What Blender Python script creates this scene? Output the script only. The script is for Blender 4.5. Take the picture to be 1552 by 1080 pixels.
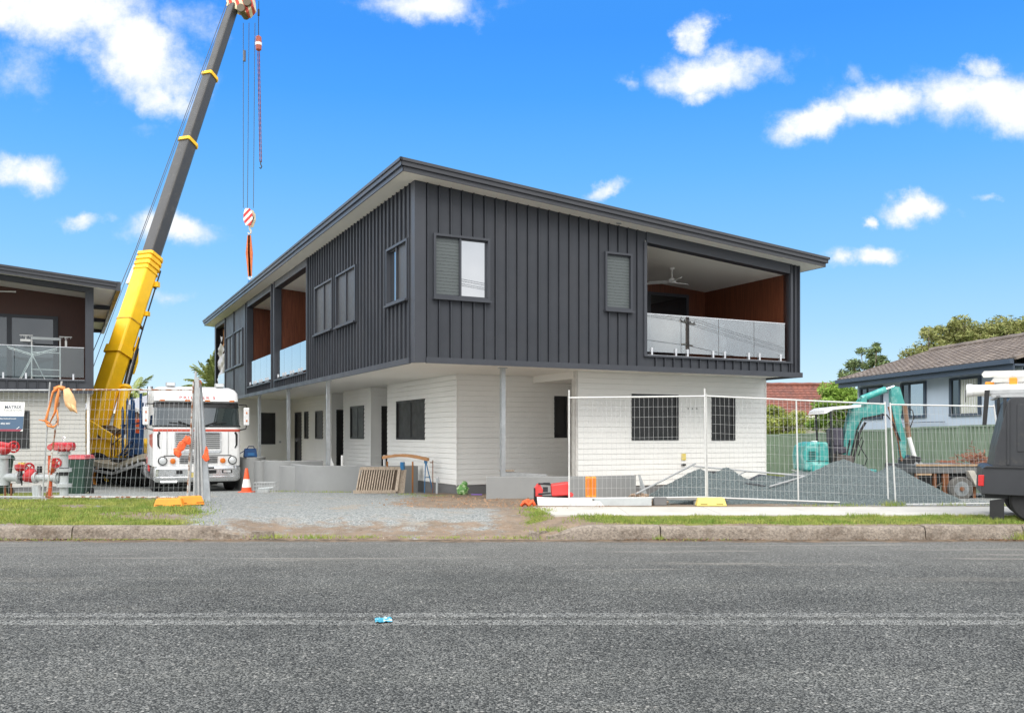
import bpy, bmesh, math, random
from mathutils import Vector, Matrix, noise as mnoise
for o in list(bpy.data.objects):
    bpy.data.objects.remove(o)
SC = bpy.context.scene
COL = SC.collection
R = math.radians
random.seed(7)

# ---------------------------------------------------------------- camera
cam = bpy.data.cameras.new('camera')
camo = bpy.data.objects.new('camera', cam); COL.objects.link(camo)
camo.location = (0, 0, 1.65); camo.rotation_euler = (R(90), 0, 0)
cam.sensor_width = 36; cam.lens = 36*1350/1552; cam.shift_y = 119/1552
cam.clip_start = 0.1; cam.clip_end = 2000
SC.camera = camo
SC.view_settings.view_transform = 'Standard'; SC.view_settings.look = 'None'
SC.view_settings.exposure = 0.98; SC.view_settings.gamma = 1
SC.render.resolution_x = 1024; SC.render.resolution_y = 712

# ---------------------------------------------------------------- sun
SUN_EL, SUN_AZ = R(48), R(166)           # azimuth clockwise from +Y
sd = Vector((math.sin(SUN_AZ)*math.cos(SUN_EL), math.cos(SUN_AZ)*math.cos(SUN_EL), math.sin(SUN_EL)))
sl = bpy.data.lights.new('sun', 'SUN'); sl.energy = 1.0; sl.angle = R(32); sl.color = (1, 0.955, 0.88)
so = bpy.data.objects.new('sun', sl); COL.objects.link(so)
so.rotation_euler = sd.to_track_quat('Z', 'Y').to_euler(); so.location = (0, -20, 40)

# ---------------------------------------------------------------- world
W = bpy.data.worlds.new("World"); SC.world = W; W.use_nodes = True
nt = W.node_tree; nt.nodes.clear()
def N(t, tree=None, **k):
    n = (tree or nt).nodes.new(t)
    for a_, b_ in k.items(): setattr(n, a_, b_)
    return n
def L(a_, b_, tree=None): (tree or nt).links.new(a_, b_)
def math_(op, a_, b_=None, c_=None, tree=None, clamp=False):
    n = N('ShaderNodeMath', tree, operation=op); n.use_clamp = clamp
    for i, x in enumerate((a_, b_, c_)):
        if x is None: continue
        if isinstance(x, (int, float)): n.inputs[i].default_value = x
        else: L(x, n.inputs[i], tree)
    return n.outputs[0]
def smooth(x, lo, hi, tree=None, a=0.0, b=1.0):
    n = N('ShaderNodeMapRange', tree, interpolation_type='SMOOTHSTEP')
    n.inputs[1].default_value = lo; n.inputs[2].default_value = hi
    n.inputs[3].default_value = a; n.inputs[4].default_value = b
    L(x, n.inputs[0], tree); return n.outputs[0]
def mixc(f, a_, b_, tree=None, blend='MIX'):
    n = N('ShaderNodeMix', tree, data_type='RGBA', blend_type=blend)
    for s, x in ((n.inputs[0], f), (n.inputs[6], a_), (n.inputs[7], b_)):
        if isinstance(x, (int, float)): s.default_value = x
        elif isinstance(x, tuple): s.default_value = (*x, 1) if len(x) == 3 else x
        else: L(x, s, tree)
    return n.outputs[2]
sky = N('ShaderNodeTexSky', sky_type='NISHITA'); sky.sun_disc = False
sky.sun_elevation = SUN_EL; sky.sun_rotation = SUN_AZ
sky.air_density = 1.0; sky.dust_density = 0.6; sky.ozone_density = 2.5
tc = N('ShaderNodeTexCoord')
sep = N('ShaderNodeSeparateXYZ'); L(tc.outputs['Generated'], sep.inputs[0])
# elevation tint that pushes the physical sky to the clear saturated blue of the day
ramp = N('ShaderNodeValToRGB'); L(sep.outputs[2], ramp.inputs[0])
cr = ramp.color_ramp
cr.elements[0].position = 0.0; cr.elements[0].color = (4.4, 5.8, 6.8, 1)
cr.elements[1].position = 1.0; cr.elements[1].color = (0.2, 1.3, 4.6, 1)
for p_, c_ in ((0.05, (4.0, 5.6, 6.8)), (0.115, (2.6, 4.7, 6.7)), (0.185, (1.6, 4.0, 6.9)), (0.28, (0.82, 3.2, 6.9)), (0.355, (0.40, 2.55, 6.9)), (0.41, (0.28, 2.2, 6.8))):
    e = cr.elements.new(p_); e.color = (*c_, 1)
skyc = mixc(0.88, sky.outputs[0], ramp.outputs[0])
yc = math_('MAXIMUM', sep.outputs[1], 0.02)
gx = math_('DIVIDE', sep.outputs[0], yc); gz = math_('DIVIDE', sep.outputs[2], yc)
com = N('ShaderNodeCombineXYZ'); L(gx, com.inputs[0]); L(gz, com.inputs[1])
n1 = N('ShaderNodeTexNoise'); n1.inputs['Scale'].default_value = 7; n1.inputs['Detail'].default_value = 9; n1.inputs['Roughness'].default_value = .62
L(com.outputs[0], n1.inputs[0])
sb = N('ShaderNodeVectorMath', operation='SUBTRACT'); L(n1.outputs['Color'], sb.inputs[0]); sb.inputs[1].default_value = (.5, .5, .5)
sc_ = N('ShaderNodeVectorMath', operation='MULTIPLY'); L(sb.outputs[0], sc_.inputs[0]); sc_.inputs[1].default_value = (.15, .085, 0)
pw = N('ShaderNodeVectorMath', operation='ADD'); L(com.outputs[0], pw.inputs[0]); L(sc_.outputs[0], pw.inputs[1])
CLOUDS = [  # tangent-plane x, z, half width, half height, tilt deg, weight
 (-.50,.475,.09,.045,-10,1),(-.425,.425,.075,.05,-25,1),(-.40,.385,.045,.025,-20,.9),(-.565,.485,.07,.03,0,.9),(-.36,.47,.05,.03,0,.55),
 (-.56,.42,.05,.05,0,.42),(-.405,.352,.035,.012,0,.45),(-.558,.295,.045,.02,0,.85),(-.482,.245,.035,.011,5,.8),(-.368,.226,.062,.020,-8,.95),
 (-.40,.152,.028,.011,-10,.55),(-.095,.487,.075,.02,0,.85),(.222,.452,.022,.026,0,.85),(.232,.41,.075,.025,0,1),(.212,.388,.02,.013,0,.7),
 (.128,.40,.026,.010,-30,.5),(.100,.276,.034,.010,20,.75),(.385,.399,.025,.018,0,.5),(.335,.352,.055,.020,15,1),(.41,.365,.07,.028,5,1),
 (.535,.375,.09,.038,-3,1),(.53,.41,.03,.02,0,.9),(.60,.37,.06,.04,0,.9),(.447,.249,.046,.016,0,1),(.39,.236,.016,.008,0,.9),
 (.396,.199,.038,.015,0,1),(.538,.267,.016,.007,0,.55),(.31,.425,.02,.02,0,.35),(.455,.19,.022,.008,0,.3),(-.29,.105,.06,.010,0,.3),
 (.70,.30,.07,.03,0,1),(-.80,.35,.10,.05,0,1),(.85,.44,.12,.05,0,1),(-.72,.22,.06,.02,0,1),(.02,.60,.12,.04,0,1)]
acc = None
for (x, z, rx, rz, tilt, wgt) in CLOUDS:
    m = N('ShaderNodeMapping', vector_type='TEXTURE')
    m.inputs['Location'].default_value = (x, z, 0); m.inputs['Rotation'].default_value = (0, 0, R(tilt)); m.inputs['Scale'].default_value = (rx*1.18, rz*1.18, 1)
    L(pw.outputs[0], m.inputs[0])
    ln = N('ShaderNodeVectorMath', operation='LENGTH'); L(m.outputs[0], ln.inputs[0])
    d = smooth(ln.outputs['Value'], 1.5, 0.0, a=0.0, b=wgt)
    acc = d if acc is None else math_('MAXIMUM', acc, d)
n2 = N('ShaderNodeTexNoise'); n2.inputs['Scale'].default_value = 16; n2.inputs['Detail'].default_value = 10; n2.inputs['Roughness'].default_value = .66
L(com.outputs[0], n2.inputs[0])
dens = math_('ADD', acc, math_('MULTIPLY', math_('SUBTRACT', n2.outputs[0], .5), 1.15))
cl = math_('POWER', smooth(dens, .20, .88), 1.15)
front = smooth(sep.outputs[1], 0.05, 0.25)
cl = math_('MULTIPLY', cl, front)
n3 = N('ShaderNodeTexNoise'); n3.inputs['Scale'].default_value = 5; n3.inputs['Detail'].default_value = 4
L(tc.outputs['Generated'], n3.inputs[0])
cloudc = mixc(smooth(dens, .45, 1.1), (5.3, 5.9, 6.6), (7.3, 7.3, 7.25))
c1 = mixc(1.0, mixc(cl, skyc, cloudc), (.79, .79, .79), blend='MULTIPLY')
# broken grey overcast behind the viewpoint, carried round the sides as added fill light
greyc = mixc(smooth(n3.outputs[0], .35, .68), (4.6, 4.8, 5.1), (8.6, 8.5, 8.3))
greyc = mixc(1.0, greyc, smooth(math_('MULTIPLY', sep.outputs[0], -1.0), .05, .7, a=1.0, b=1.9), blend='MULTIPLY')  # left sky made brighter, added to light the walls under the overhang
greyc = mixc(1.0, greyc, smooth(sep.outputs[2], .12, .62, a=.98, b=1.55), blend='MULTIPLY')
back = smooth(sep.outputs[1], 0.74, 0.30)
c2 = mixc(math_('MULTIPLY', back, 0.92), c1, greyc)
bg = N('ShaderNodeBackground'); bg.inputs['Strength'].default_value = 0.1
L(c2, bg.inputs['Color'])
wo = N('ShaderNodeOutputWorld'); L(bg.outputs[0], wo.inputs['Surface'])

# ---------------------------------------------------------------- mesh helpers
class MB:
    def __init__(s): s.v = []; s.f = []; s.mi = []; s.cur = 0
    def poly(s, pts):
        i = len(s.v); s.v += [tuple(p) for p in pts]; s.f.append(tuple(range(i, i+len(pts)))); s.mi.append(s.cur); return s
    def faces(s, vs, fs):
        i = len(s.v); s.v += [tuple(p) for p in vs]
        for f in fs: s.f.append(tuple(i+k for k in f)); s.mi.append(s.cur)
        return s
    def box(s, x0, x1, y0, y1, z0, z1):
        return s.hexa([(x0,y0,z0),(x1,y0,z0),(x1,y1,z0),(x0,y1,z0)], [(x0,y0,z1),(x1,y0,z1),(x1,y1,z1),(x0,y1,z1)])
    def hexa(s, b, t):
        return s.faces(list(b)+list(t), [(3,2,1,0),(4,5,6,7),(0,1,5,4),(1,2,6,5),(2,3,7,6),(3,0,4,7)])
    def bar(s, p0, p1, w, h, up=(0,0,1)):
        p0 = Vector(p0); p1 = Vector(p1); d = (p1-p0).normalized(); u = Vector(up)
        if abs(d.dot(u)) > .98: u = Vector((1,0,0)) if abs(d.x) < .9 else Vector((0,1,0))
        sx = d.cross(u).normalized(); sy = sx.cross(d).normalized()
        o = [sx*w/2*i + sy*h/2*j for i, j in ((-1,-1),(1,-1),(1,1),(-1,1))]
        return s.faces([p0+k for k in o]+[p1+k for k in o], [(3,2,1,0),(4,5,6,7),(0,1,5,4),(1,2,6,5),(2,3,7,6),(3,0,4,7)])
    def tube(s, pts, r, n=8, caps=True):
        pts = [Vector(p) for p in pts]; rs = r if isinstance(r, (list, tuple)) else [r]*len(pts)
        t0 = (pts[1]-pts[0]).normalized()
        u = t0.orthogonal().normalized()
        i0 = len(s.v)
        for k, p in enumerate(pts):
            t = (pts[min(k+1, len(pts)-1)]-pts[max(k-1, 0)]).normalized()
            u = (u - t*u.dot(t)).normalized() if (u - t*u.dot(t)).length > 1e-6 else t.orthogonal().normalized()
            w = t.cross(u)
            for j in range(n):
                a_ = 2*math.pi*j/n
                s.v.append(tuple(p + (u*math.cos(a_)+w*math.sin(a_))*rs[k]))
        for k in range(len(pts)-1):
            for j in range(n):
                s.f.append((i0+k*n+j, i0+k*n+(j+1)%n, i0+(k+1)*n+(j+1)%n, i0+(k+1)*n+j)); s.mi.append(s.cur)
        if caps:
            s.f.append(tuple(i0+j for j in range(n))[::-1]); s.mi.append(s.cur)
            s.f.append(tuple(i0+(len(pts)-1)*n+j for j in range(n))); s.mi.append(s.cur)
        return s
    def cyl(s, p0, p1, r0, r1=None, n=16): return s.tube([p0, p1], [r0, r0 if r1 is None else r1], n)
    def prism(s, poly, ax, a0, a1):
        # poly of 2d points extruded along axis ax ('x','y','z') from a0 to a1
        def m(p, a_):
            return {'x': (a_, p[0], p[1]), 'y': (p[0], a_, p[1]), 'z': (p[0], p[1], a_)}[ax]
        n = len(poly); vs = [m(p, a0) for p in poly]+[m(p, a1) for p in poly]
        return s.faces(vs, [tuple(range(n))[::-1], tuple(range(n, 2*n))]+[(i, (i+1) % n, n+(i+1) % n, n+i) for i in range(n)])
    def lathe(s, prof, c, axis=(0,0,1), n=24):
        ax = Vector(axis).normalized(); u = ax.orthogonal().normalized(); w = ax.cross(u); c = Vector(c); i0 = len(s.v)
        for (r, h) in prof:
            for j in range(n):
                a_ = 2*math.pi*j/n; s.v.append(tuple(c+ax*h+(u*math.cos(a_)+w*math.sin(a_))*r))
        for k in range(len(prof)-1):
            for j in range(n):
                s.f.append((i0+k*n+j, i0+k*n+(j+1) % n, i0+(k+1)*n+(j+1) % n, i0+(k+1)*n+j)); s.mi.append(s.cur)
        s.f.append(tuple(i0+j for j in range(n))[::-1]); s.mi.append(s.cur)
        s.f.append(tuple(i0+(len(prof)-1)*n+j for j in range(n))); s.mi.append(s.cur)
        return s
    def sphere(s, c, r, n=12, m=8):
        c = Vector(c); rr = r if isinstance(r, (tuple, list)) else (r, r, r); vs = []
        for i in range(m+1):
            t = math.pi*i/m
            for j in range(n):
                p = 2*math.pi*j/n
                vs.append((c.x+rr[0]*math.sin(t)*math.cos(p), c.y+rr[1]*math.sin(t)*math.sin(p), c.z+rr[2]*math.cos(t)))
        return s.faces(vs, [(i*n+j, (i+1)*n+j, (i+1)*n+(j+1) % n, i*n+(j+1) % n) for i in range(m) for j in range(n)])
    def build(s, name, mats, parent=None, smooth=False, bevel=0, loc=None, clean=True):
        me = bpy.data.meshes.new(name); me.from_pydata(s.v, [], s.f)
        if not isinstance(mats, (list, tuple)): mats = [mats]
        for m in mats: me.materials.append(m)
        if len(mats) > 1: me.polygons.foreach_set('material_index', s.mi)
        if clean and len(s.f) < 60000:
            b = bmesh.new(); b.from_mesh(me)
            bmesh.ops.remove_doubles(b, verts=b.verts, dist=1e-5)
            bmesh.ops.recalc_face_normals(b, faces=b.faces); b.to_mesh(me); b.free()
        o = bpy.data.objects.new(name, me); COL.objects.link(o)
        if parent: o.parent = parent
        if loc: o.location = loc
        if smooth:
            me.polygons.foreach_set('use_smooth', [True]*len(me.polygons))
            try: me.set_sharp_from_angle(angle=R(38))
            except Exception: pass
        if bevel:
            md = o.modifiers.new('bevel', 'BEVEL'); md.width = bevel; md.segments = 2; md.limit_method = 'ANGLE'; md.angle_limit = R(40)
        return o
def tag(o, label=None, cat=None, group=None, kind=None):
    if label: o['label'] = label
    if cat: o['category'] = cat
    if group: o['group'] = group
    if kind: o['kind'] = kind
    return o
def thing(name, label, cat, loc=(0,0,0), rz=0.0, group=None):
    o = bpy.data.objects.new(name, None); COL.objects.link(o); o.empty_display_size = .2
    o.location = loc; o.rotation_euler = (0, 0, rz)
    return tag(o, label, cat, group)
def copy_tree(o, parent=None, **kw):
    c = o.copy(); COL.objects.link(c)
    if parent: c.parent = parent
    for ch in list(o.children): copy_tree(ch, c)
    return c
def text(s, name, size, mat, parent, loc, rot, ext=0.002, align='CENTER', sx=1.0, space=1.0, bold=0.0):
    cu = bpy.data.curves.new(name, 'FONT'); cu.body = s; cu.size = size; cu.extrude = ext; cu.align_x = align; cu.align_y = 'CENTER'
    cu.space_character = space; cu.offset = bold
    t = bpy.data.objects.new(name, cu); COL.objects.link(t)
    dg = bpy.context.evaluated_depsgraph_get(); dg.update()
    me = bpy.data.meshes.new_from_object(t.evaluated_get(dg))
    bpy.data.objects.remove(t)
    me.materials.clear(); me.materials.append(mat)
    o = bpy.data.objects.new(name, me); COL.objects.link(o); o.parent = parent
    o.location = loc; o.rotation_euler = rot; o.scale = (sx, 1, 1)
    return o

# ---------------------------------------------------------------- materials
def mat(name, col, rough=.6, metal=0.0, var=.12, vs=2.5, bump=0.0, bs=60, spec=.5, col2=None, c2s=4, c2t=(.5,.7), stretch=(1,1,1)):
    m = bpy.data.materials.new(name); m.use_nodes = True; t = m.node_tree; b = t.nodes['Principled BSDF']
    b.inputs['Roughness'].default_value = rough; b.inputs['Metallic'].default_value = metal
    b.inputs['Specular IOR Level'].default_value = spec
    c = N('ShaderNodeTexCoord', t); mp = N('ShaderNodeMapping', t); mp.inputs['Scale'].default_value = stretch
    L(c.outputs['Object'], mp.inputs[0], t)
    n = N('ShaderNodeTexNoise', t); n.inputs['Scale'].default_value = vs; n.inputs['Detail'].default_value = 8; n.inputs['Roughness'].default_value = .65
    L(mp.outputs[0], n.inputs[0], t)
    base = (*col, 1)
    if col2:
        n2_ = N('ShaderNodeTexNoise', t); n2_.inputs['Scale'].default_value = c2s; n2_.inputs['Detail'].default_value = 8; n2_.inputs['Roughness'].default_value = .7
        L(mp.outputs[0], n2_.inputs[0], t)
        base = mixc(smooth(n2_.outputs[0], c2t[0], c2t[1], t), tuple(col), tuple(col2), t)
    f = smooth(n.outputs[0], .25, .75, t, 1-var, 1+var)
    out = mixc(1.0, base, f, t, 'MULTIPLY')
    L(out, b.inputs['Base Color'], t)
    rr = smooth(n.outputs[0], .3, .7, t, max(.02, rough-.08), min(1, rough+.08)); L(rr, b.inputs['Roughness'], t)
    if bump:
        n4 = N('ShaderNodeTexNoise', t); n4.inputs['Scale'].default_value = bs; n4.inputs['Detail'].default_value = 5
        L(mp.outputs[0], n4.inputs[0], t)
        bp = N('ShaderNodeBump', t); bp.inputs['Strength'].default_value = bump; bp.inputs['Distance'].default_value = .02
        L(n4.outputs[0], bp.inputs['Height'], t); L(bp.outputs[0], b.inputs['Normal'], t)
    return m
def glass_mat(name, refl, tint=(.85,.9,.9), rcol=(1,1,1), rough=.01):
    m = bpy.data.materials.new(name); m.use_nodes = True; t = m.node_tree; t.nodes.clear()
    tr = N('ShaderNodeBsdfTransparent', t); tr.inputs[0].default_value = (*tint, 1)
    g = N('ShaderNodeBsdfGlossy', t); g.inputs['Roughness'].default_value = rough; g.inputs['Color'].default_value = (*rcol, 1)
    lw = N('ShaderNodeLayerWeight', t); lw.inputs[0].default_value = .35
    f = math_('ADD', math_('MULTIPLY', lw.outputs['Fresnel'], .6, tree=t), refl, tree=t, clamp=True)
    mx = N('ShaderNodeMixShader', t); L(f, mx.inputs[0], t); L(tr.outputs[0], mx.inputs[1], t); L(g.outputs[0], mx.inputs[2], t)
    o = N('ShaderNodeOutputMaterial', t); L(mx.outputs[0], o.inputs[0], t)
    return m
def pane_mat(name, refl, dark=(.02,.022,.025)):
    m = bpy.data.materials.new(name); m.use_nodes = True; t = m.node_tree; t.nodes.clear()
    d = N('ShaderNodeBsdfDiffuse', t); d.inputs[0].default_value = (*dark, 1)
    g = N('ShaderNodeBsdfGlossy', t); g.inputs['Roughness'].default_value = .015; g.inputs['Color'].default_value = (.95, .97, 1, 1)
    lw = N('ShaderNodeLayerWeight', t); lw.inputs[0].default_value = .3
    f = math_('ADD', math_('MULTIPLY', lw.outputs['Fresnel'], .5, tree=t), refl, tree=t, clamp=True)
    mx = N('ShaderNodeMixShader', t); L(f, mx.inputs[0], t); L(d.outputs[0], mx.inputs[1], t); L(g.outputs[0], mx.inputs[2], t)
    o = N('ShaderNodeOutputMaterial', t); L(mx.outputs[0], o.inputs[0], t)
    return m
CLAD = mat('dark_steel_cladding', (.043,.047,.056), .5, 0, .10, 1.2, .05, 60, spec=.3, col2=(.050,.053,.061), c2s=1.1, c2t=(.4,.7))
CLADT = mat('dark_steel_trim', (.052,.056,.066), .42, 0, .08, 1.5, spec=.35)
GUTT = mat('gutter_steel', (.055,.057,.064), .35, 0, .08, 1.5, spec=.4)
BOARD = mat('white_weatherboard', (.86,.85,.81), .55, 0, .035, .9, .03, 120)
SOFF = mat('cream_soffit', (.84,.81,.75), .7, 0, .03, .8)
PLINTH = mat('grey_render', (.275,.28,.275), .85, 0, .07, 1.4, .25, 180)
PLINTHD = mat('dark_plinth', (.17,.17,.17), .85, 0, .12, 2, .2, 120)
TIMB = None
GALV = mat('galvanised_steel', (.50,.52,.53), .42, .75, .14, 6)
GALVD = mat('dull_galvanised', (.42,.43,.43), .6, .3, .16, 7, col2=(.30,.27,.24), c2s=5, c2t=(.6,.8))
RUSTW = mat('rusty_white_tube', (.55,.53,.50), .6, .1, .12, 6, col2=(.26,.11,.05), c2s=7, c2t=(.47,.56))
STEEL = mat('stainless', (.75,.75,.76), .25, .9, .05, 8)
BLACK = mat('black_rubber', (.02,.02,.021), .8, 0, .2, 8, .2, 90)
BLKP = mat('black_paint', (.022,.023,.025), .42, 0, .15, 3)
DARK = mat('dark_opening', (.008,.008,.009), .6, 0, .1, 3)
WHITE = mat('white_paint', (.80,.80,.79), .38, 0, .05, 3, col2=(.66,.64,.60), c2s=2.2, c2t=(.6,.85))
WPLAST = mat('white_plastic', (.82,.81,.78), .5, 0, .06, 4)
CHROME = mat('polished_alloy', (.72,.73,.74), .22, .85, .1, 6)
YEL = mat('crane_yellow', (.95,.55,.008), .5, 0, .07, 2, col2=(.76,.40,.015), c2s=3.5, c2t=(.6,.85))
YELL = mat('pale_yellow_plastic', (.78,.62,.17), .6, 0, .08, 5)
ORG = mat('orange_plastic', (.85,.30,.025), .55, 0, .1, 5)
ORGR = mat('red_orange', (.80,.10,.025), .55, 0, .1, 5)
RED = mat('red_paint', (.55,.025,.03), .42, 0, .12, 6, col2=(.42,.05,.05), c2s=5)
REDP = mat('red_plastic', (.68,.055,.05), .45, 0, .1, 4)
GREYP = mat('grey_pipe_paint', (.50,.53,.53), .5, 0, .08, 5, col2=(.38,.38,.36), c2s=6, c2t=(.6,.8))
BLUE = mat('blue_steel', (.02,.08,.22), .5, 0, .15, 4)
BLUEL = mat('blue_sawhorse', (.02,.17,.38), .5, 0, .15, 5)
NAVY = mat('navy_fabric', (.02,.035,.10), .85, 0, .15, 8)
DKGRN = mat('bin_green', (.018,.05,.035), .5, 0, .1, 4)
TEAL = mat('faded_teal', (.045,.34,.31), .5, 0, .12, 4, col2=(.34,.60,.56), c2s=4.5, c2t=(.46,.7))
TEALD = mat('teal_paint', (.05,.29,.265), .55, 0, .2, 4, col2=(.24,.44,.40), c2s=6, c2t=(.45,.7))
RUST = mat('rust', (.24,.10,.045), .85, 0, .3, 9, .3, 80)
COLB = mat('green_fence_steel', (.27,.345,.245), .6, 0, .08, 1.5)
WOODG = mat('weathered_timber', (.42,.34,.26), .85, 0, .22, 5, .3, 60, stretch=(6,6,1), col2=(.26,.20,.15), c2s=3)
WOODO = mat('raw_pine', (.52,.27,.12), .75, 0, .25, 6, .2, 60, stretch=(1,6,6), col2=(.35,.17,.07), c2s=3)
CONC = mat('pale_concrete', (.50,.48,.435), .85, 0, .09, 1.6, .2, 150, col2=(.42,.39,.335), c2s=1.2, c2t=(.55,.8))
KERB = mat('old_kerb_concrete', (.26,.22,.18), .95, 0, .42, 26, .9, 45, col2=(.13,.10,.075), c2s=3.2, c2t=(.42,.72))
ROOFM = mat('roof_sheet', (.10,.10,.11), .45)
LENSO = mat('amber_lens', (.65,.17,.02), .25, 0, .1, 9)
LENSR = mat('red_lens', (.50,.02,.02), .2, 0, .1, 9)
LENSC = mat('clear_lens', (.70,.72,.72), .12, .3, .1, 9)
SKIN = mat('skin', (.50,.28,.20), .6, 0, .08, 8)
HIVIS = mat('hi_vis_orange', (.85,.13,.03), .75, 0, .08, 8)
JEANS = mat('denim', (.035,.075,.20), .9, 0, .15, 10)
REDTXT = mat('red_lettering', (.50,.03,.04), .5)
DKTXT = mat('dark_lettering', (.10,.12,.16), .5)
GLASSB = glass_mat('balustrade_glass', .23, (.80,.85,.86))
GLASSL = glass_mat('side_balustrade_glass', .62, (.7,.76,.78))
PANE = pane_mat('window_pane', .10)
PANEB = pane_mat('bright_window_pane', .52)
PANED = pane_mat('dark_door_glass', .05, (.008,.009,.01))
def screen_mat():
    m = bpy.data.materials.new('security_screen'); m.use_nodes = True; t = m.node_tree; b = t.nodes['Principled BSDF']
    c = N('ShaderNodeTexCoord', t); w = N('ShaderNodeTexWave', t, bands_direction='Z'); w.inputs['Scale'].default_value = 4.5; w.inputs['Distortion'].default_value = 2.2; w.inputs['Detail'].default_value = 3
    w.inputs['Detail Scale'].default_value = 5
    L(c.outputs['Object'], w.inputs[0], t)
    L(mixc(smooth(w.outputs[0], .0, .35, t), (.05,.06,.062), (.095,.11,.11), t), b.inputs['Base Color'], t)
    b.inputs['Roughness'].default_value = .5
    return m
BLIND = screen_mat()
SCREEN = mat('black_mesh_screen', (.022,.022,.023), .45, 0, .25, 5)
SCREENG = mat('grey_mesh_screen', (.05,.052,.056), .45, 0, .15, 5)
def timber_mat():
    m = bpy.data.materials.new('red_brown_timber_lining'); m.use_nodes = True; t = m.node_tree; b = t.nodes['Principled BSDF']
    c = N('ShaderNodeTexCoord', t); mp = N('ShaderNodeMapping', t); mp.inputs['Scale'].default_value = (14, 14, .7); L(c.outputs['Object'], mp.inputs[0], t)
    n = N('ShaderNodeTexNoise', t); n.inputs['Scale'].default_value = 2.2; n.inputs['Detail'].default_value = 9; n.inputs['Roughness'].default_value = .7; L(mp.outputs[0], n.inputs[0], t)
    L(mixc(smooth(n.outputs[0], .3, .7, t), (.075,.020,.009), (.165,.050,.021), t), b.inputs['Base Color'], t)
    b.inputs['Roughness'].default_value = .45
    return m
TIMB = timber_mat()
# ================================================================ GROUND
def fbm(x, y, z=0.0, o=4):
    return mnoise.fractal((x, y, z), 1.0, 2.0, o)
def sstep(a_, b_, x):
    t = min(1, max(0, (x-a_)/(b_-a_))); return t*t*(3-2*t)
def ground_z(X, Y):
    pts = [(14.5,.155),(15.3,.17),(16.0,.195),(18.0,.20),(20.5,.20),(22.5,.165),(25,.05),(26.5,-.02),(30,-.10),(40,-.15),(400,-.3)]
    z = pts[0][1]
    for (y0, z0), (y1, z1) in zip(pts, pts[1:]):
        if Y >= y0: z = z0+(z1-z0)*min(1, (Y-y0)/(y1-y0))
    # grassed mound on the left verge
    z += .14*sstep(-4.8, -6.6, X)*sstep(14.9, 17.3, Y)*(1-sstep(18.0, 21.0, Y))
    # worn vehicle crossing drops to the gutter
    d = sstep(-4.9, -3.9, X)*(1-sstep(.3, 1.1, X))
    z -= d*.17*(1-sstep(14.6, 16.8, Y))
    if Y < 14.6: z = min(z, -.16)
    elif Y < 14.79: z = min(z, .05)
    z += .012*fbm(X*.9, Y*.9)*(1 if Y < 60 else 0)
    return z
def grass_w(X, Y):
    e = .35*fbm(X*.8, Y*.8, 3.1)
    xe = X+.45*(Y-15); left = sstep(-4.8, -5.6, xe+e*1.3)*(1-sstep(18.0, 18.8, Y+e))
    bare = sstep(.15, .6, fbm(X*.55+4, Y*1.3, 9.0, 3)+.25)*.75
    left *= 1-.9*bare*(1 if X < -8 or 15.4 < Y < 16.6 else .55)
    strip = sstep(-17.5, -15, X)*0
    right = sstep(.9, 1.7, X+e*.6)*(1-sstep(16.02, 16.06, Y))
    right *= .35+.65*sstep(14.75, 15.25, Y+e*.5)
    tuft = sstep(.35, .0, abs(X-.35+e))*sstep(15.3, 15.9, Y)*(1-sstep(17.2, 17.8, Y))*.9
    back = .9*sstep(-10.5, -12, X)*sstep(20.5, 21.5, Y)*(1-sstep(24, 25, Y))
    far = sstep(34, 40, Y)
    return max(0, min(1, max(left, right, tuft, back, far)))
def dirt_w(X, Y):
    e = .6*fbm(X*.7, Y*.9, 6.0)
    a_ = sstep(-3.4, -1.2, X+e)*sstep(17.2, 18.3, Y+e*.5)*(1-sstep(4, 9, X))          # trampled dirt in front of the porch
    b_ = .82*sstep(-5.5, -4.5, X)*(1-sstep(.6, 1.4, X))*(1-sstep(15.0, 16.6, Y+e*1.1))      # muddy crossing at the gutter
    c_ = sstep(-.9, .4, X+e*.4)*(1-sstep(17.6, 18.6, Y))                                # strip beside the path
    d_ = .75*sstep(-4.9, -5.6, X+.45*(Y-15)+e)*(1-sstep(18.2, 18.6, Y))
    return max(0, min(1, max(a_, b_*.95, c_, d_)))
xs = [-300,-150,-80,-45,-30]+[-24+i*.18 for i in range(int(42/.18)+1)]+[19,24,32,50,90,170,320]
ys = [13.9,14.3]+[14.5+i*.11 for i in range(int(11.2/.11)+1)]+[26+.5*i for i in range(30)]+[42,46,55,75,120,250,500]
vs = [(x, y, ground_z(x, y)) for y in ys for x in xs]
nx = len(xs)
fs = [(j*nx+i, j*nx+i+1, (j+1)*nx+i+1, (j+1)*nx+i) for j in range(len(ys)-1) for i in range(nx-1)]
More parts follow.
